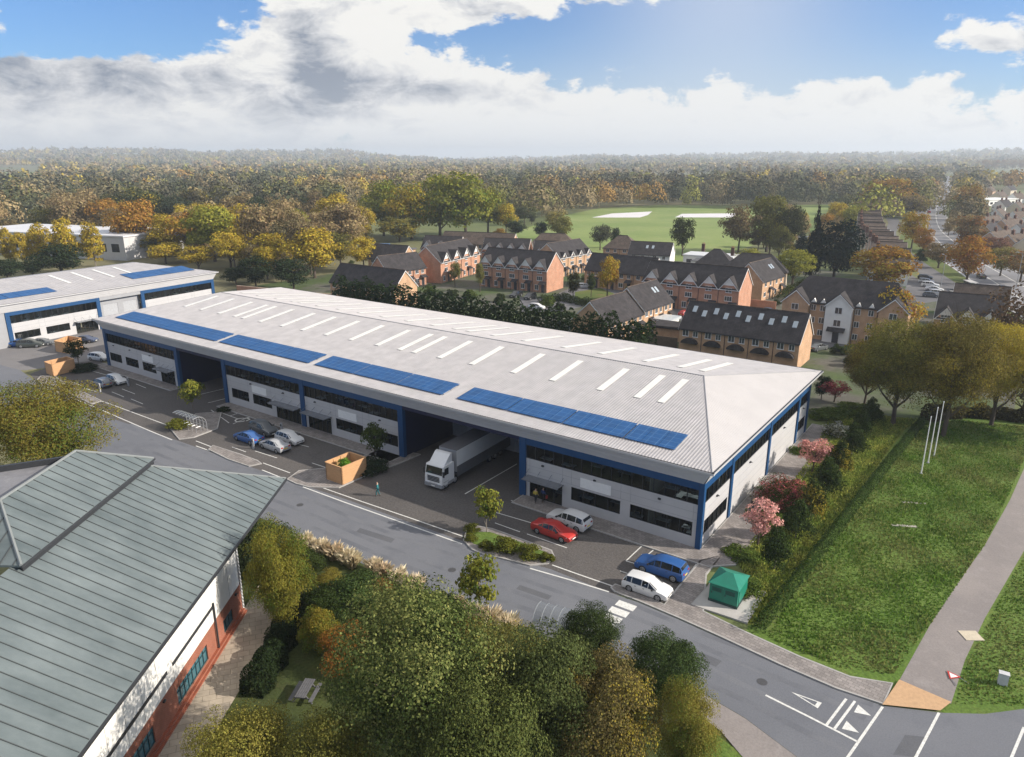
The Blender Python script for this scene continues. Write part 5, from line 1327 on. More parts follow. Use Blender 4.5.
def tuft_mesh(name, seed, n, m, blade=.08, hgt=1.):
    r = np.random.default_rng(seed); a = r.uniform(0, 6.28, n); lean = r.random(n) ** .7 * .55; hh = hgt * r.uniform(.6, 1, n)
    bx = r.normal(size=n) * .08; by = r.normal(size=n) * .08
    tx = bx + np.cos(a) * lean; ty = by + np.sin(a) * lean; wx, wy = -np.sin(a) * blade / 2, np.cos(a) * blade / 2
    V = np.stack([np.stack([bx - wx, by - wy, 0 * a], 1), np.stack([bx + wx, by + wy, 0 * a], 1), np.stack([tx * .6 + wx, ty * .6 + wy, hh * .8], 1), np.stack([tx, ty, hh], 1)], 1).reshape(-1, 3)
    return fast_mesh(name, V, np.arange(4 * n).reshape(-1, 4), [m])


tufts = [tuft_mesh('ornamental_grass', 3 + k, 420, LEAF, .05) for k in range(2)]
gp = [(305, 540), (312, 545), (322, 548), (334, 553), (345, 557), (352, 561), (374, 566), (383, 572), (397, 577), (405, 583), (415, 588), (455, 608), (466, 613), (478, 617), (490, 621), (500, 624), (508, 628)]
for k, (x, y) in enumerate(gp):
    o = link('ornamental_grass', tufts[k % 2], None, G(x, y + 6), k * 1.3); s = tr_rand.uniform(1.5, 2.1); o.scale = (s, s, s * .8)
    c = [(.64, .56, .40), (.58, .50, .34), (.62, .53, .37), (.56, .45, .30)][k % 4]; o.color = (*c, 1)
    tag(o, 'pale feathery clump of ornamental grass along the near kerb of the road', 'ornamental grass', 'ornamental grasses along the kerb')


def hedge(name, label, pts, h, w, col, n, leaf, m=None, cat='hedge', seed=4, hv=.15, lobes=1.6):
    """clipped or loose hedge: leaf faces through a long rounded volume with a lumpy top, plus its stems"""
    r = np.random.default_rng(seed); P_ = [Vector((p[0], p[1], 0)) for p in pts]; ls = [(b - a).length for a, b in zip(P_[:-1], P_[1:])]; tot = sum(ls)
    V = np.zeros((n, 3)); N = np.zeros((n, 3)); o = P_[0]; cum = np.concatenate([[0], np.cumsum(ls)])
    s = r.uniform(0, tot, n); seg = np.clip(np.searchsorted(cum, s) - 1, 0, len(ls) - 1)
    A = np.array([[p.x - o.x, p.y - o.y] for p in P_]); t = (s - cum[seg]) / np.array(ls)[seg]; c = A[seg] * (1 - t[:, None]) + A[seg + 1] * t[:, None]
    d = (A[seg + 1] - A[seg]); d /= np.linalg.norm(d, axis=1)[:, None]; nr = np.stack([-d[:, 1], d[:, 0]], 1)
    hh = h * (1 + hv * (np.sin(s * lobes) * .5 + np.sin(s * lobes * 2.37 + 1.1) * .35 + np.sin(s * lobes * .41 + 2) * .5))
    ang = r.uniform(-.15, math.pi + .15, n); q = 1 - r.random(n) ** 2 * .35
    across = np.cos(ang) * w / 2 * q * (1 + .18 * np.sin(s * lobes * 1.7)); up = np.abs(np.sin(ang)) ** .6 * q
    V[:, :2] = c + nr * across[:, None]; V[:, 2] = hh * up
    low = r.random(n) < .35; V[low, 2] *= r.random(low.sum())
    N[:, :2] = nr * np.cos(ang)[:, None]; N[:, 2] = np.sin(ang); N += r.normal(size=(n, 3)) * .55; N /= np.linalg.norm(N, axis=1)[:, None]
    tt = np.cross(N, r.normal(size=(n, 3))); tt /= np.linalg.norm(tt, axis=1)[:, None]; b = np.cross(N, tt); sz = leaf * r.uniform(.6, 1.3, n); tt *= sz[:, None] / 2; b *= sz[:, None] * .33
    me = fast_mesh(name, np.stack([V - tt, V + b, V + tt, V - b], 1).reshape(-1, 3), np.arange(4 * n).reshape(-1, 4), [m or LEAF])
    ob = link(name, me, None, o); ob.color = (*col, 1); return tag(ob, label, cat)


hedge('conifer_hedge', 'tall dark evergreen hedge along the back of the large unit', [(-122, 106.5), (-100, 106), (-80, 105.5), (-62, 105), (-47, 104.5)], 11.0, 5.0, (.026, .042, .017), 30000, .62, hv=.10)
hedge('low_hedge', 'low clipped hedge along the lawn side of the meadow', P((757, 632), (800, 578), (850, 513), (890, 462), (921, 424)), 1.15, 1.0, (.038, .066, .017), 18000, .16, hv=.05, lobes=3)
hedge('garden_hedge', 'dark hedge between the paved path and the small garden lawn', [fgp(-1, 3.9), fgp(3, 4.6), fgp(7, 4.6), fgp(10, 4.4)], 1.6, 2.2, (.022, .034, .014), 14000, .17, hv=.3, seed=8)
hedge('estate_hedge', 'dark hedge round the small green on the housing estate', P((540, 303), (560, 300), (575, 303), (592, 307)), 1.8, 2.5, (.04, .055, .02), 3000, .4, hv=.3, seed=9)
hedge('estate_hedge', 'clipped green and yellow hedge left of the apartment block', P((780, 300), (800, 289), (815, 282)), 2.4, 3, (.05, .06, .015), 3000, .4, hv=.1, seed=10)
hedge('roadside_hedge', 'brown scrubby hedge between the carriageway and the houses at the right', P((1024, 262), (985, 240), (968, 222)), 5, 8, (.11, .085, .045), 6000, .9, LEAF_YELLOW, hv=.4, lobes=.3, seed=11)
hedge('boundary_hedge', 'scrubby brown and green hedge at the far end of the lawn', P((925, 420), (960, 416), (1000, 418), (1040, 424)), 1.8, 2.0, (.07, .06, .022), 6000, .35, hv=.4, lobes=.9, seed=13)


def scatter_quads(n, poly, seed, size, hmin, hmax, wk=.5):
    """upright grass and flower tufts spread over an outline"""
    r = np.random.default_rng(seed); xs = [p[0] for p in poly]; ys = [p[1] for p in poly]; pts = []
    X = r.uniform(min(xs), max(xs), n * 3); Y = r.uniform(min(ys), max(ys), n * 3); ins = np.zeros(n * 3, bool); m = len(poly)
    for i in range(m):
        x0, y0 = poly[i][0], poly[i][1]; x1, y1 = poly[(i + 1) % m][0], poly[(i + 1) % m][1]
        if y0 == y1: continue
        c = ((y0 > Y) != (y1 > Y)) & (X < (x1 - x0) * (Y - y0) / (y1 - y0) + x0); ins ^= c
    X = X[ins][:n]; Y = Y[ins][:n]; n = len(X); a = r.uniform(0, 6.28, n); h = r.uniform(hmin, hmax, n) * (1 + .5 * np.sin(X * .9) * np.sin(Y * .7)); w = size * r.uniform(.5, 1.2, n); l = r.uniform(-.5, .5, (n, 2)) * h[:, None]
    dx, dy = np.cos(a) * w / 2, np.sin(a) * w / 2; z = np.zeros(n)
    V = np.stack([np.stack([X - dx, Y - dy, z], 1), np.stack([X + dx, Y + dy, z], 1), np.stack([X + dx * wk + l[:, 0], Y + dy * wk + l[:, 1], h], 1), np.stack([X - dx * wk + l[:, 0], Y - dy * wk + l[:, 1], h], 1)], 1).reshape(-1, 3)
    return V, np.arange(4 * n).reshape(-1, 4)


mp_ = [(p.x, p.y) for p in P((737, 562), (768, 520), (815, 450), (832, 412), (918, 420), (903, 430), (764, 622), (748, 623), (757, 592))]
V_, F_ = scatter_quads(46000, mp_, 3, .20, .08, .30)
mo = link('meadow_grass', fast_mesh('meadow_grass', V_, F_, [leaf_mat('meadow_leaf', hue=.02, val=.5, patch=(.29, .31, .07, .35))])); mo.color = (.20, .265, .052, 1)
tag(mo, 'rough yellow-green meadow of long grass beside the sunny wall', 'meadow', None, 'stuff')
lp = [(p.x, p.y) for p in P((766, 636), (850, 520), (924, 424), (960, 420), (1035, 428), (1020, 470), (985, 545), (930, 625), (893, 675), (840, 668), (800, 652))]
V_, F_ = scatter_quads(42000, lp, 5, .16, .05, .20)
mo = link('lawn_grass', fast_mesh('lawn_grass', V_, F_, [leaf_mat('lawn_leaf', hue=.015, val=.4, patch=(.175, .19, .06, .13))])); mo.color = (.105, .19, .028, 1)
tag(mo, 'uneven short grass on the large lawn', 'grass', None, 'stuff')
lp = [(p.x, p.y) for p in P((955, 704), (968, 662), (1010, 580), (1060, 500), (1150, 560), (1150, 690), (1024, 706))]
V_, F_ = scatter_quads(12000, lp, 6, .16, .05, .16)
mo = link('lawn_grass', fast_mesh('lawn_grass', V_, F_, [MATS['lawn_leaf']])); mo.color = (.105, .185, .028, 1)
tag(mo, 'short grass right of the tarmac footpath', 'grass', None, 'stuff')

# ------------------------------------------------------------------ woodland beyond


def in_poly(x, y, poly):
    c = False
    for i in range(len(poly)):
        x0, y0 = poly[i]; x1, y1 = poly[i - 1]
        if (y0 > y) != (y1 > y) and x < (x1 - x0) * (y - y0) / (y1 - y0) + x0: c = not c
    return c


def proj(x, y, z):
    f = x * FW.x + y * FW.y; r = x * RT.x + y * RT.y; dz = z - CAM_H
    zc = f * math.cos(PITCH) - dz * math.sin(PITCH)
    if zc < 1: return None
    return 512 + FOC * r / zc, 378.5 - FOC * (f * math.sin(PITCH) + dz * math.cos(PITCH)) / zc


CLEAR = [[(372, 222), (515, 222), (515, 242), (372, 250)], [(498, 240), (545, 222), (600, 211), (660, 208), (760, 209), (865, 207), (870, 216), (790, 232), (735, 262), (640, 262), (560, 262)],           # playing fields
         [(910, 262), (893, 225), (920, 215), (938, 200), (944, 175), (956, 175), (953, 200), (945, 235), (1000, 260), (1060, 290), (1060, 420), (930, 330)],  # roads
         [(330, 300), (330, 262), (372, 250), (430, 240), (470, 236), (560, 240), (700, 236), (760, 262), (800, 268), (905, 216), (925, 250), (1000, 330), (900, 450), (300, 320)],  # estate
         [(-40, 290), (-40, 240), (60, 238), (130, 246), (124, 262), (218, 268), (260, 300), (-40, 330)],  # left units
         [(965, 250), (975, 200), (990, 190), (1070, 190), (1070, 290)],   # houses at right
         [(-60, 183), (-60, 168), (40, 167), (44, 181)], [(980, 184), (990, 171), (1070, 168), (1070, 184)],
         [(128, 196), (128, 189), (182, 189), (182, 196)], [(474, 192), (474, 186), (502, 186), (502, 192)]]
wr = random.Random(11)
PALL = [BRN, BEI, OLV, (.10, .11, .045), (.045, .06, .03), YGR, YEL, ORG, (.15, .13, .07), (.24, .18, .09)]


def wood_col(px, py, r, x=0, y=0):
    v = r.random(); k = math.sin(x * .021 + 1.7 * math.sin(y * .013)) + math.sin(y * .017 + 1.3 * math.sin(x * .011 + 2)) + r.uniform(-.7, .7)   # kinds grow in drifts
    if px < 300 and 186 < py < 238 and v < .5: return r.choice([(.045, .06, .03), (.06, .068, .042), (.085, .08, .055), (.05, .062, .036)])
    if 520 < px < 860 and 184 < py < 210 and v < .5: return r.choice([(.06, .062, .035), (.045, .055, .028), (.12, .10, .055)])
    if k < -1.0: return r.choice([(.045, .06, .03), (.07, .08, .04), OLV])
    if k < -.2: return r.choice([OLV, BRN, (.15, .13, .07)])
    if k < .6: return r.choice([BEI, BRN, (.26, .20, .10)])
    if k < 1.3: return r.choice([YGR, YEL, BEI])
    return r.choice([ORG, BEI, YEL])


NAMEC = [(DKG, 'dark evergreen'), (YEL, 'yellow'), (YGR, 'yellow-green'), (ORG, 'orange-brown'), (BEI, 'pale beige'), (BRN, 'brown'), (OLV, 'olive')]


def cname(c):
    return min(NAMEC, key=lambda q: sum((a - b) ** 2 for a, b in zip(q[0], c)))[1]


n_ind = 0; far_list = []
rad = 235.
while rad < 7000:
    step = 14.5 if rad < 700 else 14.5 * (rad / 700) ** .75
    az = -.74 + wr.random() * step / rad
    while az < .74:
        a = az + wr.uniform(-.4, .4) * step / rad; q = rad + wr.uniform(-.45, .45) * step
        x = q * (FW.x * math.cos(a) + RT.x * math.sin(a)); y = q * (FW.y * math.cos(a) + RT.y * math.sin(a)); az += step / rad
        z = hill(x, y); pr = proj(x, y, z)
        if pr is None or pr[0] < -30 or pr[0] > 1055: continue
        px, py = pr
        if any(in_poly(px, py, c) for c in CLEAR): continue
        if q > 620 and math.sin(x * .0042 + 1.3) * math.sin(y * .0031 + .4) + .35 * math.sin(x * .011) > .55: continue   # far fields left open
        c = wood_col(px, py, wr, x, y)
        if q < 430 and n_ind < 210 and px > -12 and px < 1036:
            h = wr.choice([wr.uniform(8, 13), wr.uniform(13, 23)]); w = h * wr.uniform(.7, 1.05)
            if py > 212 and px > 520: h *= .7; w *= .7
            side = 'left of the housing estate' if px < 330 else ('behind the housing estate' if px < 860 else 'beside the main road')
            cn = cname(c)
            lab = f'{cn} tree in the woodland {side}'
            tree('tree', lab, 'tree', (x, y, 0), h, w, c, 'far', wr.choice([LEAF, LEAF, LEAF_YELLOW]) if c is not DKG else LEAF, .1, f'{cn} woodland trees {side}')
            n_ind += 1
        else:
            far_list.append((x, y, z, wr.choice([wr.uniform(7, 12), wr.uniform(12, 19), wr.uniform(17, 26)]) * (1 if q < 1500 else 1 + (q - 1500) / 4500), c, q))
    rad += step * .92


def far_wood(lst, label):
    """distant wood that reads as one mass: one object of leaf faces gathered crown by crown"""
    r = np.random.default_rng(9); Vs = []; Cs = []
    for x, y, z, h, c, q in lst:
        n = 460 if q < 620 else 260 if q < 850 else (90 if q < 1500 else 26); leaf = h * (.082 if q < 620 else .11 if q < 850 else .185 if q < 1500 else .34)
        d = r.normal(size=(n, 3)); d /= np.linalg.norm(d, axis=1)[:, None]; d[:, 2] = np.abs(d[:, 2]) * 1.0 - .15
        w = h * r.uniform(.75, 1.15); lob = 1 + .25 * np.sin(d[:, 0] * 5 + x) * np.sin(d[:, 1] * 5 + y)
        p = d * np.array([w / 2, w / 2, h * .62]) * (lob * r.uniform(.75, 1.05, n))[:, None] + np.array([x, y, z + h * .36])
        nn = d + r.normal(size=(n, 3)) * .4; nn /= np.linalg.norm(nn, axis=1)[:, None]; t = np.cross(nn, r.normal(size=(n, 3))); t /= np.linalg.norm(t, axis=1)[:, None]; b = np.cross(nn, t)
        s = leaf * r.uniform(.6, 1.2, n); t *= s[:, None] / 2; b *= s[:, None] * .36
        Vs.append(np.stack([p - t, p + b, p + t, p - b], 1).reshape(-1, 3))
        k = np.array([*c, 1.]); k[:3] = (k[:3] * .78 + np.array([.16, .15, .095]) * .22) * r.uniform(.8, 1.2); cc = np.repeat(k[None], n, 0); cc[:, :3] *= r.uniform(.82, 1.18, (n, 1)); Cs.append(cc)
    V = np.concatenate(Vs); Cc = np.concatenate(Cs); n = len(Cc)
    m = bpy.data.materials.new('far_leaf'); m.use_nodes = True; nt = m.node_tree; at = nd(nt, 'ShaderNodeAttribute', attribute_name='leaf_colour'); b = nt.nodes['Principled BSDF']
    b.inputs['Roughness'].default_value = 1; b.inputs['Specular IOR Level'].default_value = 0; nt.links.new(at.outputs['Color'], b.inputs['Base Color'])
    me = fast_mesh('far_woodland', V, np.arange(4 * n).reshape(-1, 4), [m]); ca = me.attributes.new('leaf_colour', 'FLOAT_COLOR', 'FACE'); ca.data.foreach_set('color', Cc.astype(np.float32).ravel())
    tag(link('far_woodland', me), label, 'woodland', None, 'stuff')


far_wood(far_list, 'autumn woodland stretching away to the hazy hills')
print('individual wood trees', n_ind, 'far', len(far_list))

# ------------------------------------------------------------------ vehicles


def paint_material():
    m = bpy.data.materials.new('car_paint'); m.use_nodes = True; nt = m.node_tree; b = nt.nodes['Principled BSDF']; oi = nd(nt, 'ShaderNodeObjectInfo')
    nt.links.new(oi.outputs['Color'], b.inputs['Base Color']); b.inputs['Roughness'].default_value = .32; b.inputs['Metallic'].default_value = .15; b.inputs['Coat Weight'].default_value = .5; b.inputs['Coat Roughness'].default_value = .08
    return m


PAINT = paint_material()
lamp_glass = mat('headlamp_glass', (.75, .77, .80), .12, .03, 5)
tail_red = mat('tail_lamp_red', (.35, .012, .01), .2, .05, 5)
plate_y = mat('plate_yellow', (.75, .55, .04), .5, .03, 5); plate_w = mat('plate_white', (.78, .78, .76), .5, .03, 5)
CAR = {   # x/L, half-width factor, sill, belt, roof, roof half-width factor
    'hatch': (4.2, 1.78, [(-.5, .86, .42, .62, .66, .80), (-.492, .94, .28, .80, .86, .80), (-.47, .96, .24, .93, 1.08, .78), (-.40, .98, .22, .95, 1.40, .70), (-.28, 1, .2, .95, 1.47, .70), (-.05, 1, .19, .94, 1.49, .71), (.09, 1, .19, .93, 1.43, .70), (.27, 1, .2, .92, .99, .80), (.40, .97, .22, .82, .87, .80), (.475, .9, .24, .70, .74, .78), (.5, .8, .34, .56, .58, .76)], 3, 2, (6, 7)),
    'saloon': (4.7, 1.82, [(-.5, .84, .40, .66, .70, .78), (-.49, .92, .26, .88, .93, .78), (-.44, .95, .24, .96, 1.02, .80), (-.33, .98, .22, .97, 1.06, .78), (-.19, 1, .2, .96, 1.36, .68), (-.03, 1, .19, .94, 1.43, .69), (.08, 1, .19, .93, 1.38, .69), (.25, 1, .2, .91, .98, .80), (.40, .97, .22, .82, .87, .80), (.475, .9, .24, .70, .74, .78), (.5, .8, .34, .56, .58, .76)], 4, 3, (6, 7)),
    'suv': (4.65, 1.88, [(-.5, .88, .45, .70, .74, .80), (-.492, .95, .32, .95, 1.02, .80), (-.47, .97, .28, 1.05, 1.28, .78), (-.43, .98, .26, 1.06, 1.55, .72), (-.28, 1, .25, 1.06, 1.66, .72), (-.05, 1, .24, 1.05, 1.68, .73), (.08, 1, .24, 1.04, 1.60, .72), (.24, 1, .25, 1.03, 1.10, .82), (.40, .98, .27, .96, 1.00, .82), (.475, .92, .28, .84, .88, .80), (.5, .84, .38, .66, .68, .78)], 3, 2, (6, 7)),
}


def car_proto(kind):
    L, W, st, gs, rw, ws = CAR[kind]; rings = []
    for x, wf, zl, zb, zr, wr_ in st:
        w = W / 2 * wf; wr2 = W / 2 * wr_; half = [(w * .93, zl), (w * .995, zl + .16), (w, (zl + zb) / 2 + .05), (w * .965, zb), (min(wr2, w * .93), zr - .035), (min(wr2, w * .93) * .72, zr)]
        rings.append([(x * L, y, z) for y, z in half] + [(x * L, -y, z) for y, z in reversed(half)])
    t = thing('car', 'car', 'car'); b = MB(); n = 12
    for r in rings: b.v += r
    for i in range(len(rings) - 1):
        for k in range(n - 1):
            b.f.append((i * n + k, i * n + k + 1, (i + 1) * n + k + 1, (i + 1) * n + k)); b.m.append(0)
        b.f.append((i * n + n - 1, i * n, (i + 1) * n, (i + 1) * n + n - 1)); b.m.append(1)
    for i in (0, len(rings) - 1): b.f.append(tuple(i * n + k for k in range(n))); b.m.append(0)
    bo = b.build('body', [PAINT, dark_trim], t, smooth=True)
    try: bo.data.set_sharp_from_angle(angle=R(38))
    except Exception: pass

    def inset(q, s=.10, off=.012):
        q = [Vector(p) for p in q]; c = sum(q, Vector()) / len(q); nrm = (q[1] - q[0]).cross(q[2] - q[0]).normalized()
        if nrm.dot(c - Vector((0, 0, .5))) < 0: nrm = -nrm
        return [p + (c - p) * s + nrm * off for p in q]
    g = MB()
    last = ws[0]
    for side in (0, 1):
        ia, ib = (3, 4) if side == 0 else (8, 7)
        s0 = gs if kind != 'saloon' else gs
        seq = list(range(s0, last + 1))
        for i, j in zip(seq[:-1], seq[1:]):
            g.face(inset([rings[i][ia], rings[j][ia], rings[j][ib], rings[i][ib]], .09))
        g.face(inset([rings[last][ia], rings[ws[1]][ia], rings[last][ib]], .14)); g.face(inset([rings[s0][ia], rings[s0 - 1][ia], rings[s0][ib]], .2))
    i, j = ws; g.face(inset([rings[i][4], rings[i][7], rings[j][7], rings[j][4]], .06, .02))
    i, j = (gs, rw); g.face(inset([rings[i][4], rings[i][7], rings[j][7], rings[j][4]], .08, .02))
    g.build('window_glass', glass_mat('car_glass', (.012, .014, .017), .06), t)
    for x in (-.315 * L, .31 * L):
        for s in (-1, 1):
            y = s * (W / 2 - .10); ra = .335 if kind != 'suv' else .37
            ty = MB().tube((x, y - .105, ra), (x, y + .105, ra), ra, ra, 18).build('wheel', rubber, t, smooth=False)
            rm = MB(); rm.tube((x, y + s * .098, ra), (x, y + s * .118, ra), ra * .66, ra * .60, 14)
            for k in range(5):
                a = k * 2 * math.pi / 5; d = Vector((math.cos(a), 0, math.sin(a))) * ra * .4; c = Vector((x, y + s * .119, ra)) + d
                rm.box((c.x - .04, c.y - .004, c.z - .04), (c.x + .04, c.y + .004, c.z + .04), 1)
            rm.build('rim', [alloy, dark_trim], ty)
    e = st[-2]; xf = e[0] * L; zf = e[3]
    for s in (-1, 1):
        h = MB(); w = W / 2 * .9
        h.extr([(xf - .30, s * w * 1.01, zf - .10), (xf + .03, s * w * .80, zf - .14), (xf + .03, s * w * .80, zf - .01), (xf - .28, s * w * 1.02, zf + .04)], (.04, s * .03, 0)); h.build('headlight', lamp_glass, t)
        h = MB(); zr_ = st[1][3]; h.box((-.5 * L - .005, s * W * .30 - .14, zr_ - .10), (-.485 * L, s * W * .30 + .14, zr_ + .04)); h.build('tail_light', tail_red, t)
        mi = MB(); mi.box((.18 * L, s * (W / 2) - .04, st[-4][3] + .02), (.18 * L + .14, s * (W / 2 + .18) , st[-4][3] + .15)); mi.build('mirror', dark_trim, t)
        hd = MB()
        for xx in (-.02 * L, -.20 * L): hd.box((xx, s * (W / 2) - .01, st[5][3] - .17), (xx + .16, s * (W / 2 + .02), st[5][3] - .13))
        hd.build('handle', dark_trim, t)
    MB().box((-.5 * L - .02, -.26, .62), (-.5 * L + .01, .26, .73)).build('number_plate', plate_y, t)
    MB().box((.5 * L - .01, -.26, .40), (.5 * L + .03, .26, .51)).build('number_plate', plate_w, t)
    MB().box((.49 * L, -.55, .44 if kind != 'suv' else .55), (.5 * L + .012, .55, .58 if kind != 'suv' else .74)).build('grille', dark_trim, t)
    MB().box((-.44 * L, -W * .46, .20), (.44 * L, W * .46, .30)).build('underbody', dark_trim, t)
    return t


protos = {k: car_proto(k) for k in CAR}; used_proto = set()


def car(kind, label, pos, yaw, col, group=None, roof=None):
    p = protos[kind]; t = p if kind not in used_proto else copy_tree(p); used_proto.add(kind)
    t.location = (pos[0], pos[1], pos[2] if len(pos) > 2 else .012); t.rotation_euler = (0, 0, yaw)
    for c in t.children:
        if c.name.startswith('body'): c.color = (*col, 1)
    if 'group' in t.keys() and not group: del t['group']
    tag(t, label, 'car', group); t.name = 'parked_car' if group != 'moving' else 'car'
    if group == 'moving': del t['group']
    return t


WHT, SIL, BLU, REDC, BLK, GRYC = (.70, .70, .70), (.40, .41, .43), (.03, .11, .33), (.45, .035, .03), (.015, .016, .02), (.11, .12, .13)
cars = [('hatch', 'white five-door car in the bay nearest to the crossing', (647, 592), 0.02, WHT), ('suv', 'blue high estate car beside the wheelchair bay at the corner', (661, 573), math.pi + .03, BLU),
        ('saloon', 'red saloon beside the shrubs of the kerbed tree island', (554, 535), -.04, REDC), ('suv', 'white high car parked behind the red saloon', (569, 525), math.pi - .04, WHT),
        ('saloon', 'blue saloon in the group of four before the offices', (249, 441), math.pi, BLU), ('suv', 'grey estate car behind the blue saloon', (264, 433), -.05, GRYC),
        ('saloon', 'silver-white saloon in front of the blue one in the group of four', (275, 449), math.pi - .02, SIL), ('hatch', 'white hatchback with dark glass, rightmost of the group of four', (290, 442), 0., WHT),
        ('hatch', 'dark silver hatchback left of the small white car at the far end', (102, 386), math.pi, (.22, .23, .25)), ('hatch', 'small white hatchback at the far left end of the front car park', (117, 383), 0., WHT),
        ('hatch', 'white car half hidden behind the left end of the large unit', (100, 360), .3, WHT), ('saloon', 'blue car standing before the left unit beside dark ones', (20, 346), .9, BLU),
        ('suv', 'dark grey-green car in front of the windows of the left unit', (31, 347), .8, (.06, .07, .065)), ('saloon', 'grey car at the right of the three before the left unit', (42, 345), .8, GRYC), ('saloon', 'dark blue car behind the timber store near the left unit', (86, 342), .5, (.05, .07, .13))]
for k, lab, p, y, c in cars: car(k, lab, G(*p), y, c)
for k, lab, p, y, c in [('suv', 'black car before the left porch of the near five-gabled terrace', (516, 297), -1.5, BLK), ('suv', 'black car before the middle porch of the near five-gabled terrace', (530, 299), -1.45, BLK), ('hatch', 'silver car in the street beside the orange-topped tree', (584, 288), .6, SIL),
                         ('hatch', 'white car whose roof shows over the tall hedge', (537, 309), .1, WHT), ('saloon', 'black saloon parked by the short brick garden wall', (766, 313), 3.1, BLK), ('saloon', 'dark car beside the right end of the flats with skylights', (818, 350), 1.2, GRYC), ('hatch', 'red car between the stepped terrace and the five-gabled terrace', (686, 316), 1.3, REDC)]:
    car(k, lab, G(*p), y, c)
for k, (p, y, c, kd) in enumerate([((926, 283), 0., SIL, 'hatch'), ((930, 287), 0., WHT, 'suv'), ((934, 291), 0., WHT, 'saloon'), ((938, 295), 0., WHT, 'hatch'), ((931, 297), 0., GRYC, 'hatch'), ((925, 279), 0., BLK, 'hatch')]):
    lab = ['silver car at the back of the roadside parking', 'white high car second in the roadside parking', 'white saloon in the middle of the roadside parking', 'white hatchback at the front of the roadside parking', 'grey hatchback nearest the gabled houses in the roadside parking', 'black hatchback at the far end of the roadside parking'][k]
    car(kd, lab, G(*p), y, c)
for kd, lab, p, y, c in [('hatch', 'white car driving on the service road beside the parking', (955, 294), 2.0, WHT), ('saloon', 'silver car on the service road nearest the gabled houses', (975, 308), 2.0, SIL), ('hatch', 'light car near the bend of the service road', (889, 233), 1.9, SIL), ('hatch', 'dark blue car beside the service road at the bend', (881, 229), 1.2, (.04, .06, .12)),
                           ('saloon', 'dark car on the carriageway just right of the orange tree', (981, 278), 1.9, BLK), ('hatch', 'black car at the right edge of the carriageway', (1001, 290), 1.9, BLK), ('hatch', 'dark car farther along the carriageway', (938, 202), 1.75, BLK), ('suv', 'dark van following another far along the carriageway', (933, 209), 1.75, GRYC),
                           ('suv', 'red car far along the carriageway', (929, 213), 1.75, REDC), ('hatch', 'white car near the vanishing end of the carriageway', (947, 184), 1.7, WHT)]:
    car(kd, lab, G(*p), y, c, 'moving')
pk = [(966, 217), (967, 220), (968, 223), (975, 226), (985, 229), (994, 233), (1003, 236)]
for k, p in enumerate(pk):
    car('hatch', 'parked car among the houses beyond the dual carriageway', G(*p), .4 + .3 * k, [BLK, BLK, GRYC, WHT, SIL, WHT, SIL][k], 'cars beyond the dual carriageway')


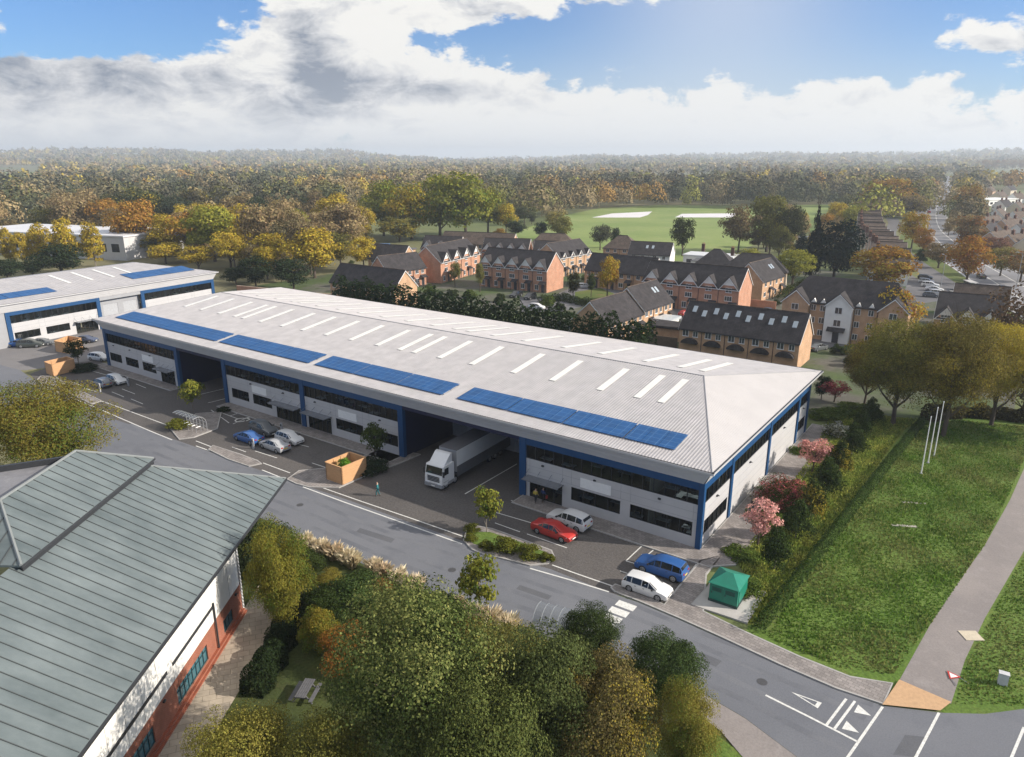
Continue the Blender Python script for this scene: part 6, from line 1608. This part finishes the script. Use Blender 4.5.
def lorry():
    p = G(433, 489.5); t = thing('lorry', 'white articulated lorry with dark-roofed trailer backed into the right loading bay', 'lorry', (p.x, p.y + .2, .01), R(-87))
    W = 1.24  # local x forward (towards the road)
    c = MB(); prof = [(-2.2, .55), (.02, .55), (.08, .75), (.06, 1.35), (-.02, 1.75), (-.22, 2.75), (-.32, 2.85), (-2.2, 2.85)]
    c.extr([(x, -W, z) for x, z in prof], (0, 2 * W, 0)); cab = c.build('cab', mat('lorry_paint', (.68, .68, .68), .35, .04, 1, coat=.4), t)
    MB().extr([(-.035, -W * .93, 1.82), (-.205, -W * .90, 2.68), (-.205, W * .90, 2.68), (-.035, W * .93, 1.82)], (.02, 0, .004)).build('windscreen', glass_mat('car_glass', (.012, .014, .017), .06), t)
    for s in (-1, 1):
        g = MB(); g.extr([(-.30, s * (W + .005), 1.75), (-1.15, s * (W + .005), 1.75), (-1.15, s * (W + .005), 2.55), (-.42, s * (W + .005), 2.55)], (0, s * .012, 0)); g.build('side_window', MATS['car_glass'], t)
        m = MB(); m.box((-.12, s * (W + .08) - .06, 1.7), (.02, s * (W + .22), 2.35)); m.build('mirror', dark_trim, t)
        h = MB(); h.box((.0, s * .82 - .26, .72), (.11, s * .82 + .26, .92)); h.build('headlight', lamp_glass, t)
        MB().box((-2.1, s * (W + .002) - (.0 if s > 0 else .03), .45), (-.95, s * (W + .002) + (.03 if s > 0 else 0), .8)).build('cab_skirt', grey_metal, t)
        MB().extr([(-.18, s * (W + .004), .95), (-1.2, s * (W + .004), .95), (-1.2, s * (W + .004), .98), (-.18, s * (W + .004), .98)], (0, s * .008, 0)).build('door_handle', dark_trim, cab)
    g = MB()
    for k in range(4): g.box((.07, -.85, .98 + .17 * k), (.10, .85, 1.09 + .17 * k))
    g.build('grille', dark_trim, t)
    MB().box((-.3, -W - .01, .32), (.16, W + .01, .70)).build('bumper', mat('bumper_grey', (.25, .26, .28), .5), t)
    MB().box((.165, -.26, .42), (.175, .26, .53)).build('number_plate', plate_w, t)
    d = MB(); d.extr([(-.45, -1.0, 2.85), (-2.15, -1.15, 2.85), (-2.15, -1.15, 3.9), (-1.75, -1.1, 3.85)], (0, 2.15, 0)); d.build('roof_deflector', MATS['lorry_paint'], t)
    tr = MB(); tr.box((-14.6, -1.26, 1.15), (-2.75, 1.26, 1.35)); tr.build('trailer_chassis', dark_trim, t)
    for s in (-1, 1):
        MB().box((-14.6, s * 1.25 - .02, 2.05), (-2.75, s * 1.25 + .02, 3.98)).build('side_curtain', mat('curtain_pale', (.60, .60, .59), .6, .05, .6), t)
        MB().box((-14.6, s * 1.25 - .015, .75), (-2.75, s * 1.25 + .015, 2.05)).build('lower_side', mat('trailer_grey', (.10, .105, .115), .55), t)
    MB().box((-14.62, -1.27, 3.98), (-2.73, 1.27, 4.04)).build('trailer_roof', mat('trailer_roof_dark', (.11, .11, .12), .6, .1, .5), t)
    MB().box((-2.74, -1.24, 1.35), (-2.70, 1.24, 3.98)).build('front_board', grey_metal, t); MB().box((-14.62, -1.22, 1.35), (-14.58, 1.22, 3.98)).build('rear_door', grey_metal, t)
    for x in (-.85, -2.5, -9.6, -10.8, -12.0):
        for s in (-1, 1):
            w = MB().tube((x, s * 1.0 - .14, .5), (x, s * 1.0 + .14, .5), .5, .5, 20).build('wheel', rubber, t)
            MB().tube((x, s * 1.145, .5), (x, s * 1.165, .5), .3, .24, 14).build('rim', alloy, w)
    return t


lorry()

# ------------------------------------------------------------------ yard furniture


def timber_store(label, a, b, c, h, seed, green=False):
    """open-topped boarded enclosure with bins inside: a-b near left side, b-c near right side"""
    a, b, c = Vector(a), Vector(b), Vector(c); u = (a - b); v = (c - b); root = thing('bin_store', label, 'bin store', (b.x, b.y, .11 if seed != 3 else .01), 0)
    un = u.normalized(); vn = v.normalized(); t = .09; Lu, Lv = u.length, v.length
    def panel(p, d, n_, L, nm):
        m = MB(); nb = max(4, round(h / .16))
        for k in range(nb):
            z0, z1 = h * k / nb, h * (k + 1) / nb - .012
            q = [p, p + d * L, p + d * L + n_ * t, p + n_ * t]; i = [(x.x, x.y) for x in q]; m.prism(i, z0, z1)
        k = 0
        while k < L:
            q = p + d * k + n_ * t; i = [(q + d * s + n_ * r_) for s, r_ in ((0, 0), (.08, 0), (.08, .06), (0, .06))]; m.prism([(x.x, x.y) for x in i], 0, h - .02); k += 1.1
        m.build(nm, timber, root)
    z = Vector((0, 0, 0))
    panel(z, un, vn, Lu, 'board_panel'); panel(un * Lu, vn, -un, Lv, 'board_panel'); panel(vn * (Lv - t), un, vn, Lu, 'board_panel'); panel(z, vn, un, Lv, 'board_gate')
    cp = MB()
    for p, d, L in ((z, un, Lu), (z, vn, Lv), (un * Lu, vn, Lv), (vn * Lv, un, Lu)):
        n_ = Vector((-d.y, d.x, 0)) * .08; q = [p - n_, p + d * L - n_, p + d * L + n_, p + n_]; cp.prism([(x.x, x.y) for x in q], h, h + .04)
    cp.build('capping', timber, root)
    r = random.Random(seed); n = 0
    for s in (.28, .70):
        for q in (.3, .7):
            p = b + u * s + v * q; gr = green and n == 0
            lab = {1: 'timber store nearest the lorry', 2: 'bright timber store at the end of the car park', 3: 'rear timber store before the left unit'}[seed]
            bn = thing('wheeled_bin', ('bright green wheeled bin' if gr else 'dark wheeled bin') + ' inside the ' + lab, 'bin', (p.x, p.y, .12 if seed != 3 else .012), r.uniform(-.2, .2), None if gr else 'bins in the ' + lab)
            bw = .45 if Lu * .4 > 1 else .35; col = mat('green_bin_plastic', (.14, .36, .03), .5) if gr else mat('dark_bin_plastic', (.045, .05, .05), .5)
            m = MB(); m.prism([(-bw * .85, -bw * .85), (bw * .85, -bw * .85), (bw * .85, bw * .85), (-bw * .85, bw * .85)], .08, 1.02); m.build('body', col, bn)
            m = MB(); m.extr([(-bw, -bw, 1.03), (bw, -bw, 1.03), (bw, bw, 1.12), (-bw, bw, 1.12)], (0, 0, .07)); m.build('lid', col, bn)
            for sx in (-1, 1): MB().tube((sx * bw * .7 - .04, bw * .7, .09), (sx * bw * .7 + .04, bw * .7, .09), .09, n=10).build('wheel', rubber, bn)
            n += 1
    return root


timber_store('pale timber store with a green bin inside, nearest to the lorry', G(326.6, 479.8), G(342.6, 485.8), G(366.6, 475), 2.15, 1, True)
timber_store('bright timber store at the kerb by the far end of the car park', G(46.6, 374), G(53.6, 376.8), G(75.8, 371.2), 2.1, 2)
timber_store('rear timber store between the left unit and the dark green tree', G(56, 351.5), G(69.4, 354), G(83, 348.5), 2.1, 3)


T(345, 478, 454, 15, 'bush', (.12, .26, .03), 'bright green plant inside the timber store nearest to the lorry', 'shrub', 'shrub', None, .3, None, None)


def kiosk():
    a, b, c = G(708.4, 600, .12), G(736.5, 609.4, .12), G(748.6, 595, .12)
    t = thing('substation_kiosk', 'dark green pitched-roof substation cabinet on a concrete base', 'kiosk', (a.x, a.y, .125), math.atan2(b.y - a.y, b.x - a.x))
    L, D, h = (b - a).length, 2.75, 1.75; gm = mat('green_kiosk_panel', (.012, .17, .115), .4, .12, 1.5); gm2 = mat('dark_green_plinth', (.02, .05, .045), .6)
    MB().box((-.04, -.04, 0), (L + .04, D + .04, .22)).build('plinth', gm2, t)
    w = MB(); w.box((0, 0, .22), (L, D, h)); w.build('body', gm, t)
    r = MB(); e = .12; r.face([(-e, -e, h), (L + e, -e, h), (L * .62, D * .5, h + .62), (L * .38, D * .5, h + .62)]); r.face([(L + e, -e, h), (L + e, D + e, h), (L * .62, D * .5, h + .62)])
    r.face([(L + e, D + e, h), (-e, D + e, h), (L * .38, D * .5, h + .62), (L * .62, D * .5, h + .62)]); r.face([(-e, D + e, h), (-e, -e, h), (L * .38, D * .5, h + .62)]); r.face([(-e, -e, h), (L + e, -e, h), (L + e, D + e, h), (-e, D + e, h)])
    r.build('roof', gm, t)
    for x in (.08, L / 2 + .02):
        d = MB().box((x, -.035, .32), (x + L / 2 - .1, -.002, h - .1)).build('door', gm, t); lv = MB()
        for k in range(4): lv.box((x + .15, -.055, 1.1 + .1 * k), (x + L / 2 - .25, -.036, 1.15 + .1 * k))
        lv.build('louvre', gm2, d); MB().box((x + .12, -.07, .85), (x + .18, -.036, 1.0)).build('handle', dark_trim, d)
    MB().box((L + .002, .3, .32), (L + .04, D - .3, h - .1)).build('side_door', gm, t)


kiosk()


def bike_shelter(label, p, rz, L, sc=1.):
    t = thing('bike_shelter', label, 'bike shelter', p, rz); st = mat('galvanised_steel', (.42, .43, .45), .4, .06, 3, .5); n = 6; arc = []
    for k in range(9):
        a = R(-5 + k * 15.5); arc.append((1.25 - 1.35 * math.cos(a) * .95, 1.15 + 1.15 * math.sin(a)))
    for i in range(n + 1):
        x = L * i / n; m = MB(); m.tube((x, arc[0][0], 0), (x, arc[0][0], arc[0][1]), .045, n=6)
        for (y0, z0), (y1, z1) in zip(arc[:-1], arc[1:]): m.tube((x, y0, z0), (x, y1, z1), .045, n=6)
        m.build('hoop', st, t)
    g = MB()
    for (y0, z0), (y1, z1) in zip(arc[1:-1], arc[2:]):
        for i in range(n): g.face([(L * (i + .04) / n, y0, z0 + .05), (L * (i + .96) / n, y0, z0 + .05), (L * (i + .96) / n, y1, z1 + .05), (L * (i + .04) / n, y1, z1 + .05)])
    g.build('curved_roof', glass_mat('clear_roof_sheet', (.22, .23, .25), .15, .6), t)
    b = MB(); b.tube((0, arc[0][0], .6), (L, arc[0][0], .6), .03, n=5); b.tube((0, arc[0][0], 1.2), (L, arc[0][0], 1.2), .03, n=5); b.build('rail', st, t)
    for k in range(5):
        x = L * (k + .5) / 5; m = MB(); m.tube((x, .6, 0), (x, .6, .75), .025, n=5); m.tube((x, .6, .75), (x, 1.3, .75), .025, n=5); m.tube((x, 1.3, .75), (x, 1.3, 0), .025, n=5); m.build('cycle_stand', st, t)
    return t


a, b = G(206, 431), G(186, 424)
bike_shelter('curved glazed bike shelter on the paved island by the pointed tree', (a.x + .3, a.y, .11), math.atan2(b.y - a.y, b.x - a.x) - R(180) + R(180), (b - a).length)
a, b = G(532, 638), G(556, 645)
bike_shelter('curved bike shelter by the near kerb, half hidden by foreground trees', (a.x, a.y, .02), math.atan2(b.y - a.y, b.x - a.x), 4.0)
for k, (x, y, lab) in enumerate([(253.6, 449, 'slim charging post beside the silver-white saloon'), (282, 433, 'slim charging post beside the white hatchback with dark glass'), (100.3, 392, 'slim charging post in front of the dark silver hatchback'), (128.6, 386, 'slim charging post right of the small white hatchback')]):
    p = G(x, y); t = thing('charging_post', lab, 'charging post', (p.x, p.y, .012), .2)
    MB().box((-.13, -.09, 0), (.13, .09, 1.45)).build('body', mat('post_grey', (.35, .36, .38), .4), t); MB().box((-.09, -.10, 1.0), (.09, -.09, 1.3)).build('screen', dark_glass, t)
    MB().tube((.14, 0, 1.1), (.17, -.05, .5), .02, n=5).build('cable', dark_trim, t)
for k, (bx, by, tx, ty, lab) in enumerate([(921, 474, 930, 420, 'nearest of the three white poles on the lawn'), (928, 463, 936, 412, 'middle of the three white poles on the lawn'), (934, 456, 941, 408, 'farthest of the three white poles on the lawn')]):
    p = G(bx, by); t = thing('flagpole', lab, 'flagpole', (p.x, p.y, 0), 0)
    MB().tube((0, 0, 0), (0, 0, 7.2), .075, .04, 10).build('pole', white_paint, t); MB().tube((0, 0, 7.2), (0, 0, 7.32), .07, .03, 10).build('finial', white_paint, t); MB().tube((0, 0, 0), (0, 0, .12), .16, .16, 10).build('base_plate', grey_metal, t)


def lamp_post(label, p, h, rz):
    t = thing('street_lamp', label, 'street lamp', (p.x, p.y, 0), rz); MB().tube((0, 0, 0), (0, 0, h), .11, .06, 8).build('column', grey_metal, t)
    MB().tube((0, 0, h - .05), (1.4, 0, h + .15), .05, .04, 6).build('arm', grey_metal, t); MB().box((1.2, -.16, h + .1), (1.95, .16, h + .25)).build('lamp_head', grey_metal, t)


lamp_post('grey street lamp on the verge between service road and carriageway', G(940, 291), 10, 2.2)
lamp_post('grey street lamp at the right of the carriageway', G(1016, 288), 10, 2.6)
lamp_post('tall grey street lamp in the distance beside the far carriageway', G(949, 226), 11, 2.4)


def bus_shelter():
    p = G(976, 292); t = thing('bus_shelter', 'small bus shelter with pale flat roof on the verge of the carriageway', 'bus shelter', (p.x, p.y, 0), R(115))
    MB().box((-.2, -.2, 2.5), (5, 1.9, 2.65)).build('roof', white_metal, t); MB().box((0, 1.6, .2), (4.8, 1.64, 2.4)).build('back_pane', dark_glass, t)
    for x in (0, 2.4, 4.8):
        MB().tube((x, 0, 0), (x, 0, 2.5), .05, n=6).build('post', dark_trim, t); MB().tube((x, 1.7, 0), (x, 1.7, 2.5), .05, n=6).build('post', dark_trim, t)
    MB().box((.4, 1.2, .45), (4.4, 1.5, .5)).build('bench', dark_trim, t)


bus_shelter()


def picnic_table():
    p = G(306, 697); t = thing('picnic_table', 'dark grey picnic table with fixed benches on the shaded garden lawn', 'picnic table', (p.x, p.y, .01), R(-62)); m_ = mat('weathered_timber', (.10, .10, .11), .85, .2, 3)
    m = MB()
    for k in range(5): m.box((-.95, -.38 + .155 * k, .72), (.95, -.25 + .155 * k, .76))
    m.build('table_top', m_, t)
    for s in (-1, 1): MB().box((-.95, s * .72 - .14, .43), (.95, s * .72 + .14, .47)).build('bench', m_, t)
    for x in (-.6, .6):
        m = MB(); m.tube((x, -.7, 0), (x, -.2, .72), .045, n=5); m.tube((x, .7, 0), (x, .2, .72), .045, n=5); m.box((x - .03, -.8, .38), (x + .03, .8, .43)); m.build('leg', m_, t)


picnic_table()
p = G(1002, 684); t = thing('utility_box', 'pale grey cabinet on the lawn at the right', 'utility box', (p.x, p.y, 0), .1)
MB().box((-.3, -.2, 0), (.3, .2, .9)).build('body', mat('cabinet_grey', (.5, .5, .52), .5), t); MB().box((-.33, -.23, .9), (.33, .23, .95)).build('lid', MATS['cabinet_grey'], t)
for k, (x, y, r_, lab) in enumerate([(914, 503, .5, 'pale concrete slab in the grass nearer the white poles'), (904, 526, .45, 'pale concrete slab in the grass farther from the white poles')]):
    p = G(x, y); m = MB().box((-1.2, -.2, 0), (1.2, .2, .05)).build('concrete_slab', mat('old_slab', (.33, .31, .27), .9, .2, 3), None, (p.x, p.y, 0), r_); tag(m, lab, 'slab')
p = G(971, 636); m = MB().box((-.7, -.6, 0), (.7, .6, .06)).build('inspection_cover', mat('pale_cover', (.50, .44, .34), .8, .1, 3), None, (p.x, p.y, .0), .6); tag(m, 'pale square inspection cover at the edge of the footpath', 'cover')
p = G(951, 675); t = thing('road_sign', 'fallen triangular warning sign with red edge on the footpath', 'road sign', (p.x, p.y, .05), .8)
MB().prism([(-.45, -.4), (.45, -.4), (0, .4)], 0, .03).build('border', mat('sign_red', (.5, .04, .03), .5), t); MB().prism([(-.3, -.33), (.3, -.33), (0, .2)], .032, .036).build('face', white_paint, t)
for s in (-1, 1): MB().tube((s * .35, -.4, 0), (s * .5, -1.1, .02), .025, n=5).build('leg', grey_metal, t)
p0, p1 = fgp(-.6, 2.8), fgp(-.6, 6.5); t = thing('garden_gate', 'dark steel gate between the office and the bushes', 'gate', (p0.x, p0.y, 0), math.atan2(p1.y - p0.y, p1.x - p0.x) )
m = MB()
for k in range(26): m.tube((.14 * k, 0, .1), (.14 * k, 0, 1.9), .018, n=4)
m.build('bars', dark_trim, t); MB().box((-.05, -.03, 1.8), (3.6, .03, 1.86)).build('top_rail', dark_trim, t); MB().box((-.05, -.03, .12), (3.6, .03, .18)).build('bottom_rail', dark_trim, t)
for x in (-.05, 3.6): MB().box((x - .05, -.05, 0), (x + .05, .05, 2.1)).build('post', dark_trim, t)


# ------------------------------------------------------------------ people


def skin(name, joints, edges, radii, m, parent, sub=1):
    me = bpy.data.meshes.new(name); me.from_pydata(joints, edges, []); o = bpy.data.objects.new(name, me); COL.objects.link(o)
    md = o.modifiers.new('skin', 'SKIN'); md.use_smooth_shade = True
    for i, rd in enumerate(radii):
        rd = rd if isinstance(rd, tuple) else (rd, rd); me.skin_vertices[0].data[i].radius = rd; me.skin_vertices[0].data[i].use_root = (i == 0)
    s = o.modifiers.new('sub', 'SUBSURF'); s.levels = sub; s.render_levels = sub
    dg = bpy.context.evaluated_depsgraph_get(); me2 = bpy.data.meshes.new_from_object(o.evaluated_get(dg)); me2.name = name
    bpy.data.objects.remove(o); me2.materials.clear(); me2.materials.append(m)
    return link(name, me2, parent)


skin_m = mat('skin', (.45, .28, .20), .6, .05, 8)


def person(label, p, rz, top, legs, hair=(.05, .035, .025), stride=.28, bag=None, z=.012):
    t = thing('person', label, 'person', (p.x, p.y, z), rz); s = stride
    J = [(0, 0, .95), (0, 0, 1.12), (0, 0, 1.36), (.01, 0, 1.50), (.03, 0, 1.58), (.035, 0, 1.70),
         (0, .10, .92), (s * .5, .10, .52), (s * .55, .10, .09), (s * .55 + .17, .11, .04), (0, -.10, .92), (-s * .1, -.10, .50), (-s * .8, -.10, .12), (-s * .8 + .15, -.11, .05),
         (0, .19, 1.40), (-.05, .24, 1.12), (.08, .25, .90), (.12, .25, .80), (0, -.19, 1.40), (.04, -.24, 1.12), (.20, -.24, .93), (.26, -.24, .84)]
    E = [(0, 1), (1, 2), (2, 3), (3, 4), (4, 5), (0, 6), (6, 7), (7, 8), (8, 9), (0, 10), (10, 11), (11, 12), (12, 13), (2, 14), (14, 15), (15, 16), (16, 17), (2, 18), (18, 19), (19, 20), (20, 21)]
    Rr = [(.11, .15), (.10, .13), (.11, .16), .055, (.085, .075), (.095, .08), .085, .06, .042, .04, .085, .06, .042, .04, .06, .045, .036, .034, .06, .045, .036, .034]
    skin('body', J, E, Rr, skin_m, t)
    k = [0, 1, 2, 14, 15, 16, 18, 19, 20]; ix = {v: i for i, v in enumerate(k)}
    skin('jacket', [J[i] for i in k], [(ix[a], ix[b]) for a, b in E if a in ix and b in ix], [(.135, .175), (.125, .155), (.13, .18), .078, .062, .052, .078, .062, .052], top, t)
    k = [0, 6, 7, 8, 10, 11, 12]; ix = {v: i for i, v in enumerate(k)}
    skin('trousers', [J[i] for i in k], [(ix[a], ix[b]) for a, b in E if a in ix and b in ix], [(.125, .16), .105, .078, .06, .105, .078, .06], legs, t)
    for a, b in ((8, 9), (12, 13)): skin('shoe', [(J[a][0] - .03, J[a][1], .06), (J[b][0], J[b][1], .05)], [(0, 1)], [.055, .05], dark_trim, t)
    skin('hair', [(.0, 0, 1.67), (.02, 0, 1.76)], [(0, 1)], [(.09, .085), (.09, .085)], mat('hair', hair, .8), t)
    if bag: MB().box((.16, -.33, .42), (.42, -.23, .78)).build('bag', bag, t)
    return t


person('person in teal jacket and trousers walking across the yard by the timber store', G(378, 496), R(-150), mat('teal_cloth', (.02, .17, .19), .8), mat('teal_cloth_dark', (.015, .10, .12), .8))
person('person in yellow top and dark trousers at the office entrance by the loading bay', G(535.5, 504), R(100), mat('yellow_cloth', (.38, .30, .05), .8), mat('dark_cloth', (.025, .025, .03), .8), z=.112)
person('person in blue jacket carrying a red bag at the office entrance', G(543, 503), R(80), mat('blue_cloth', (.035, .06, .16), .8), mat('dark_cloth', (.025, .025, .03), .8), bag=mat('red_bag', (.4, .05, .04), .6), z=.112)
person('person in dark clothes on the paving beside the pink shrub', G(752, 514), R(60), mat('dark_cloth', (.025, .025, .03), .8), mat('grey_cloth', (.10, .10, .11), .8), (.2, .07, .03), z=.112)

# ------------------------------------------------------------------ the air
hzm = bpy.data.materials.new('pale_air'); hzm.use_nodes = True; nt = hzm.node_tree; nt.nodes.clear()
ho = nd(nt, 'ShaderNodeOutputMaterial'); hv = nd(nt, 'ShaderNodeVolumePrincipled'); nt.links.new(hv.outputs[0], ho.inputs['Volume'])
hv.inputs['Color'].default_value = (.84, .92, 1, 1); hv.inputs['Density'].default_value = .00020; hv.inputs['Anisotropy'].default_value = .2
hb_ = MB().box((-9500, -9500, -1), (9500, 9500, 165)).build('haze', hzm); tag(hb_, None, None, None, 'stuff')
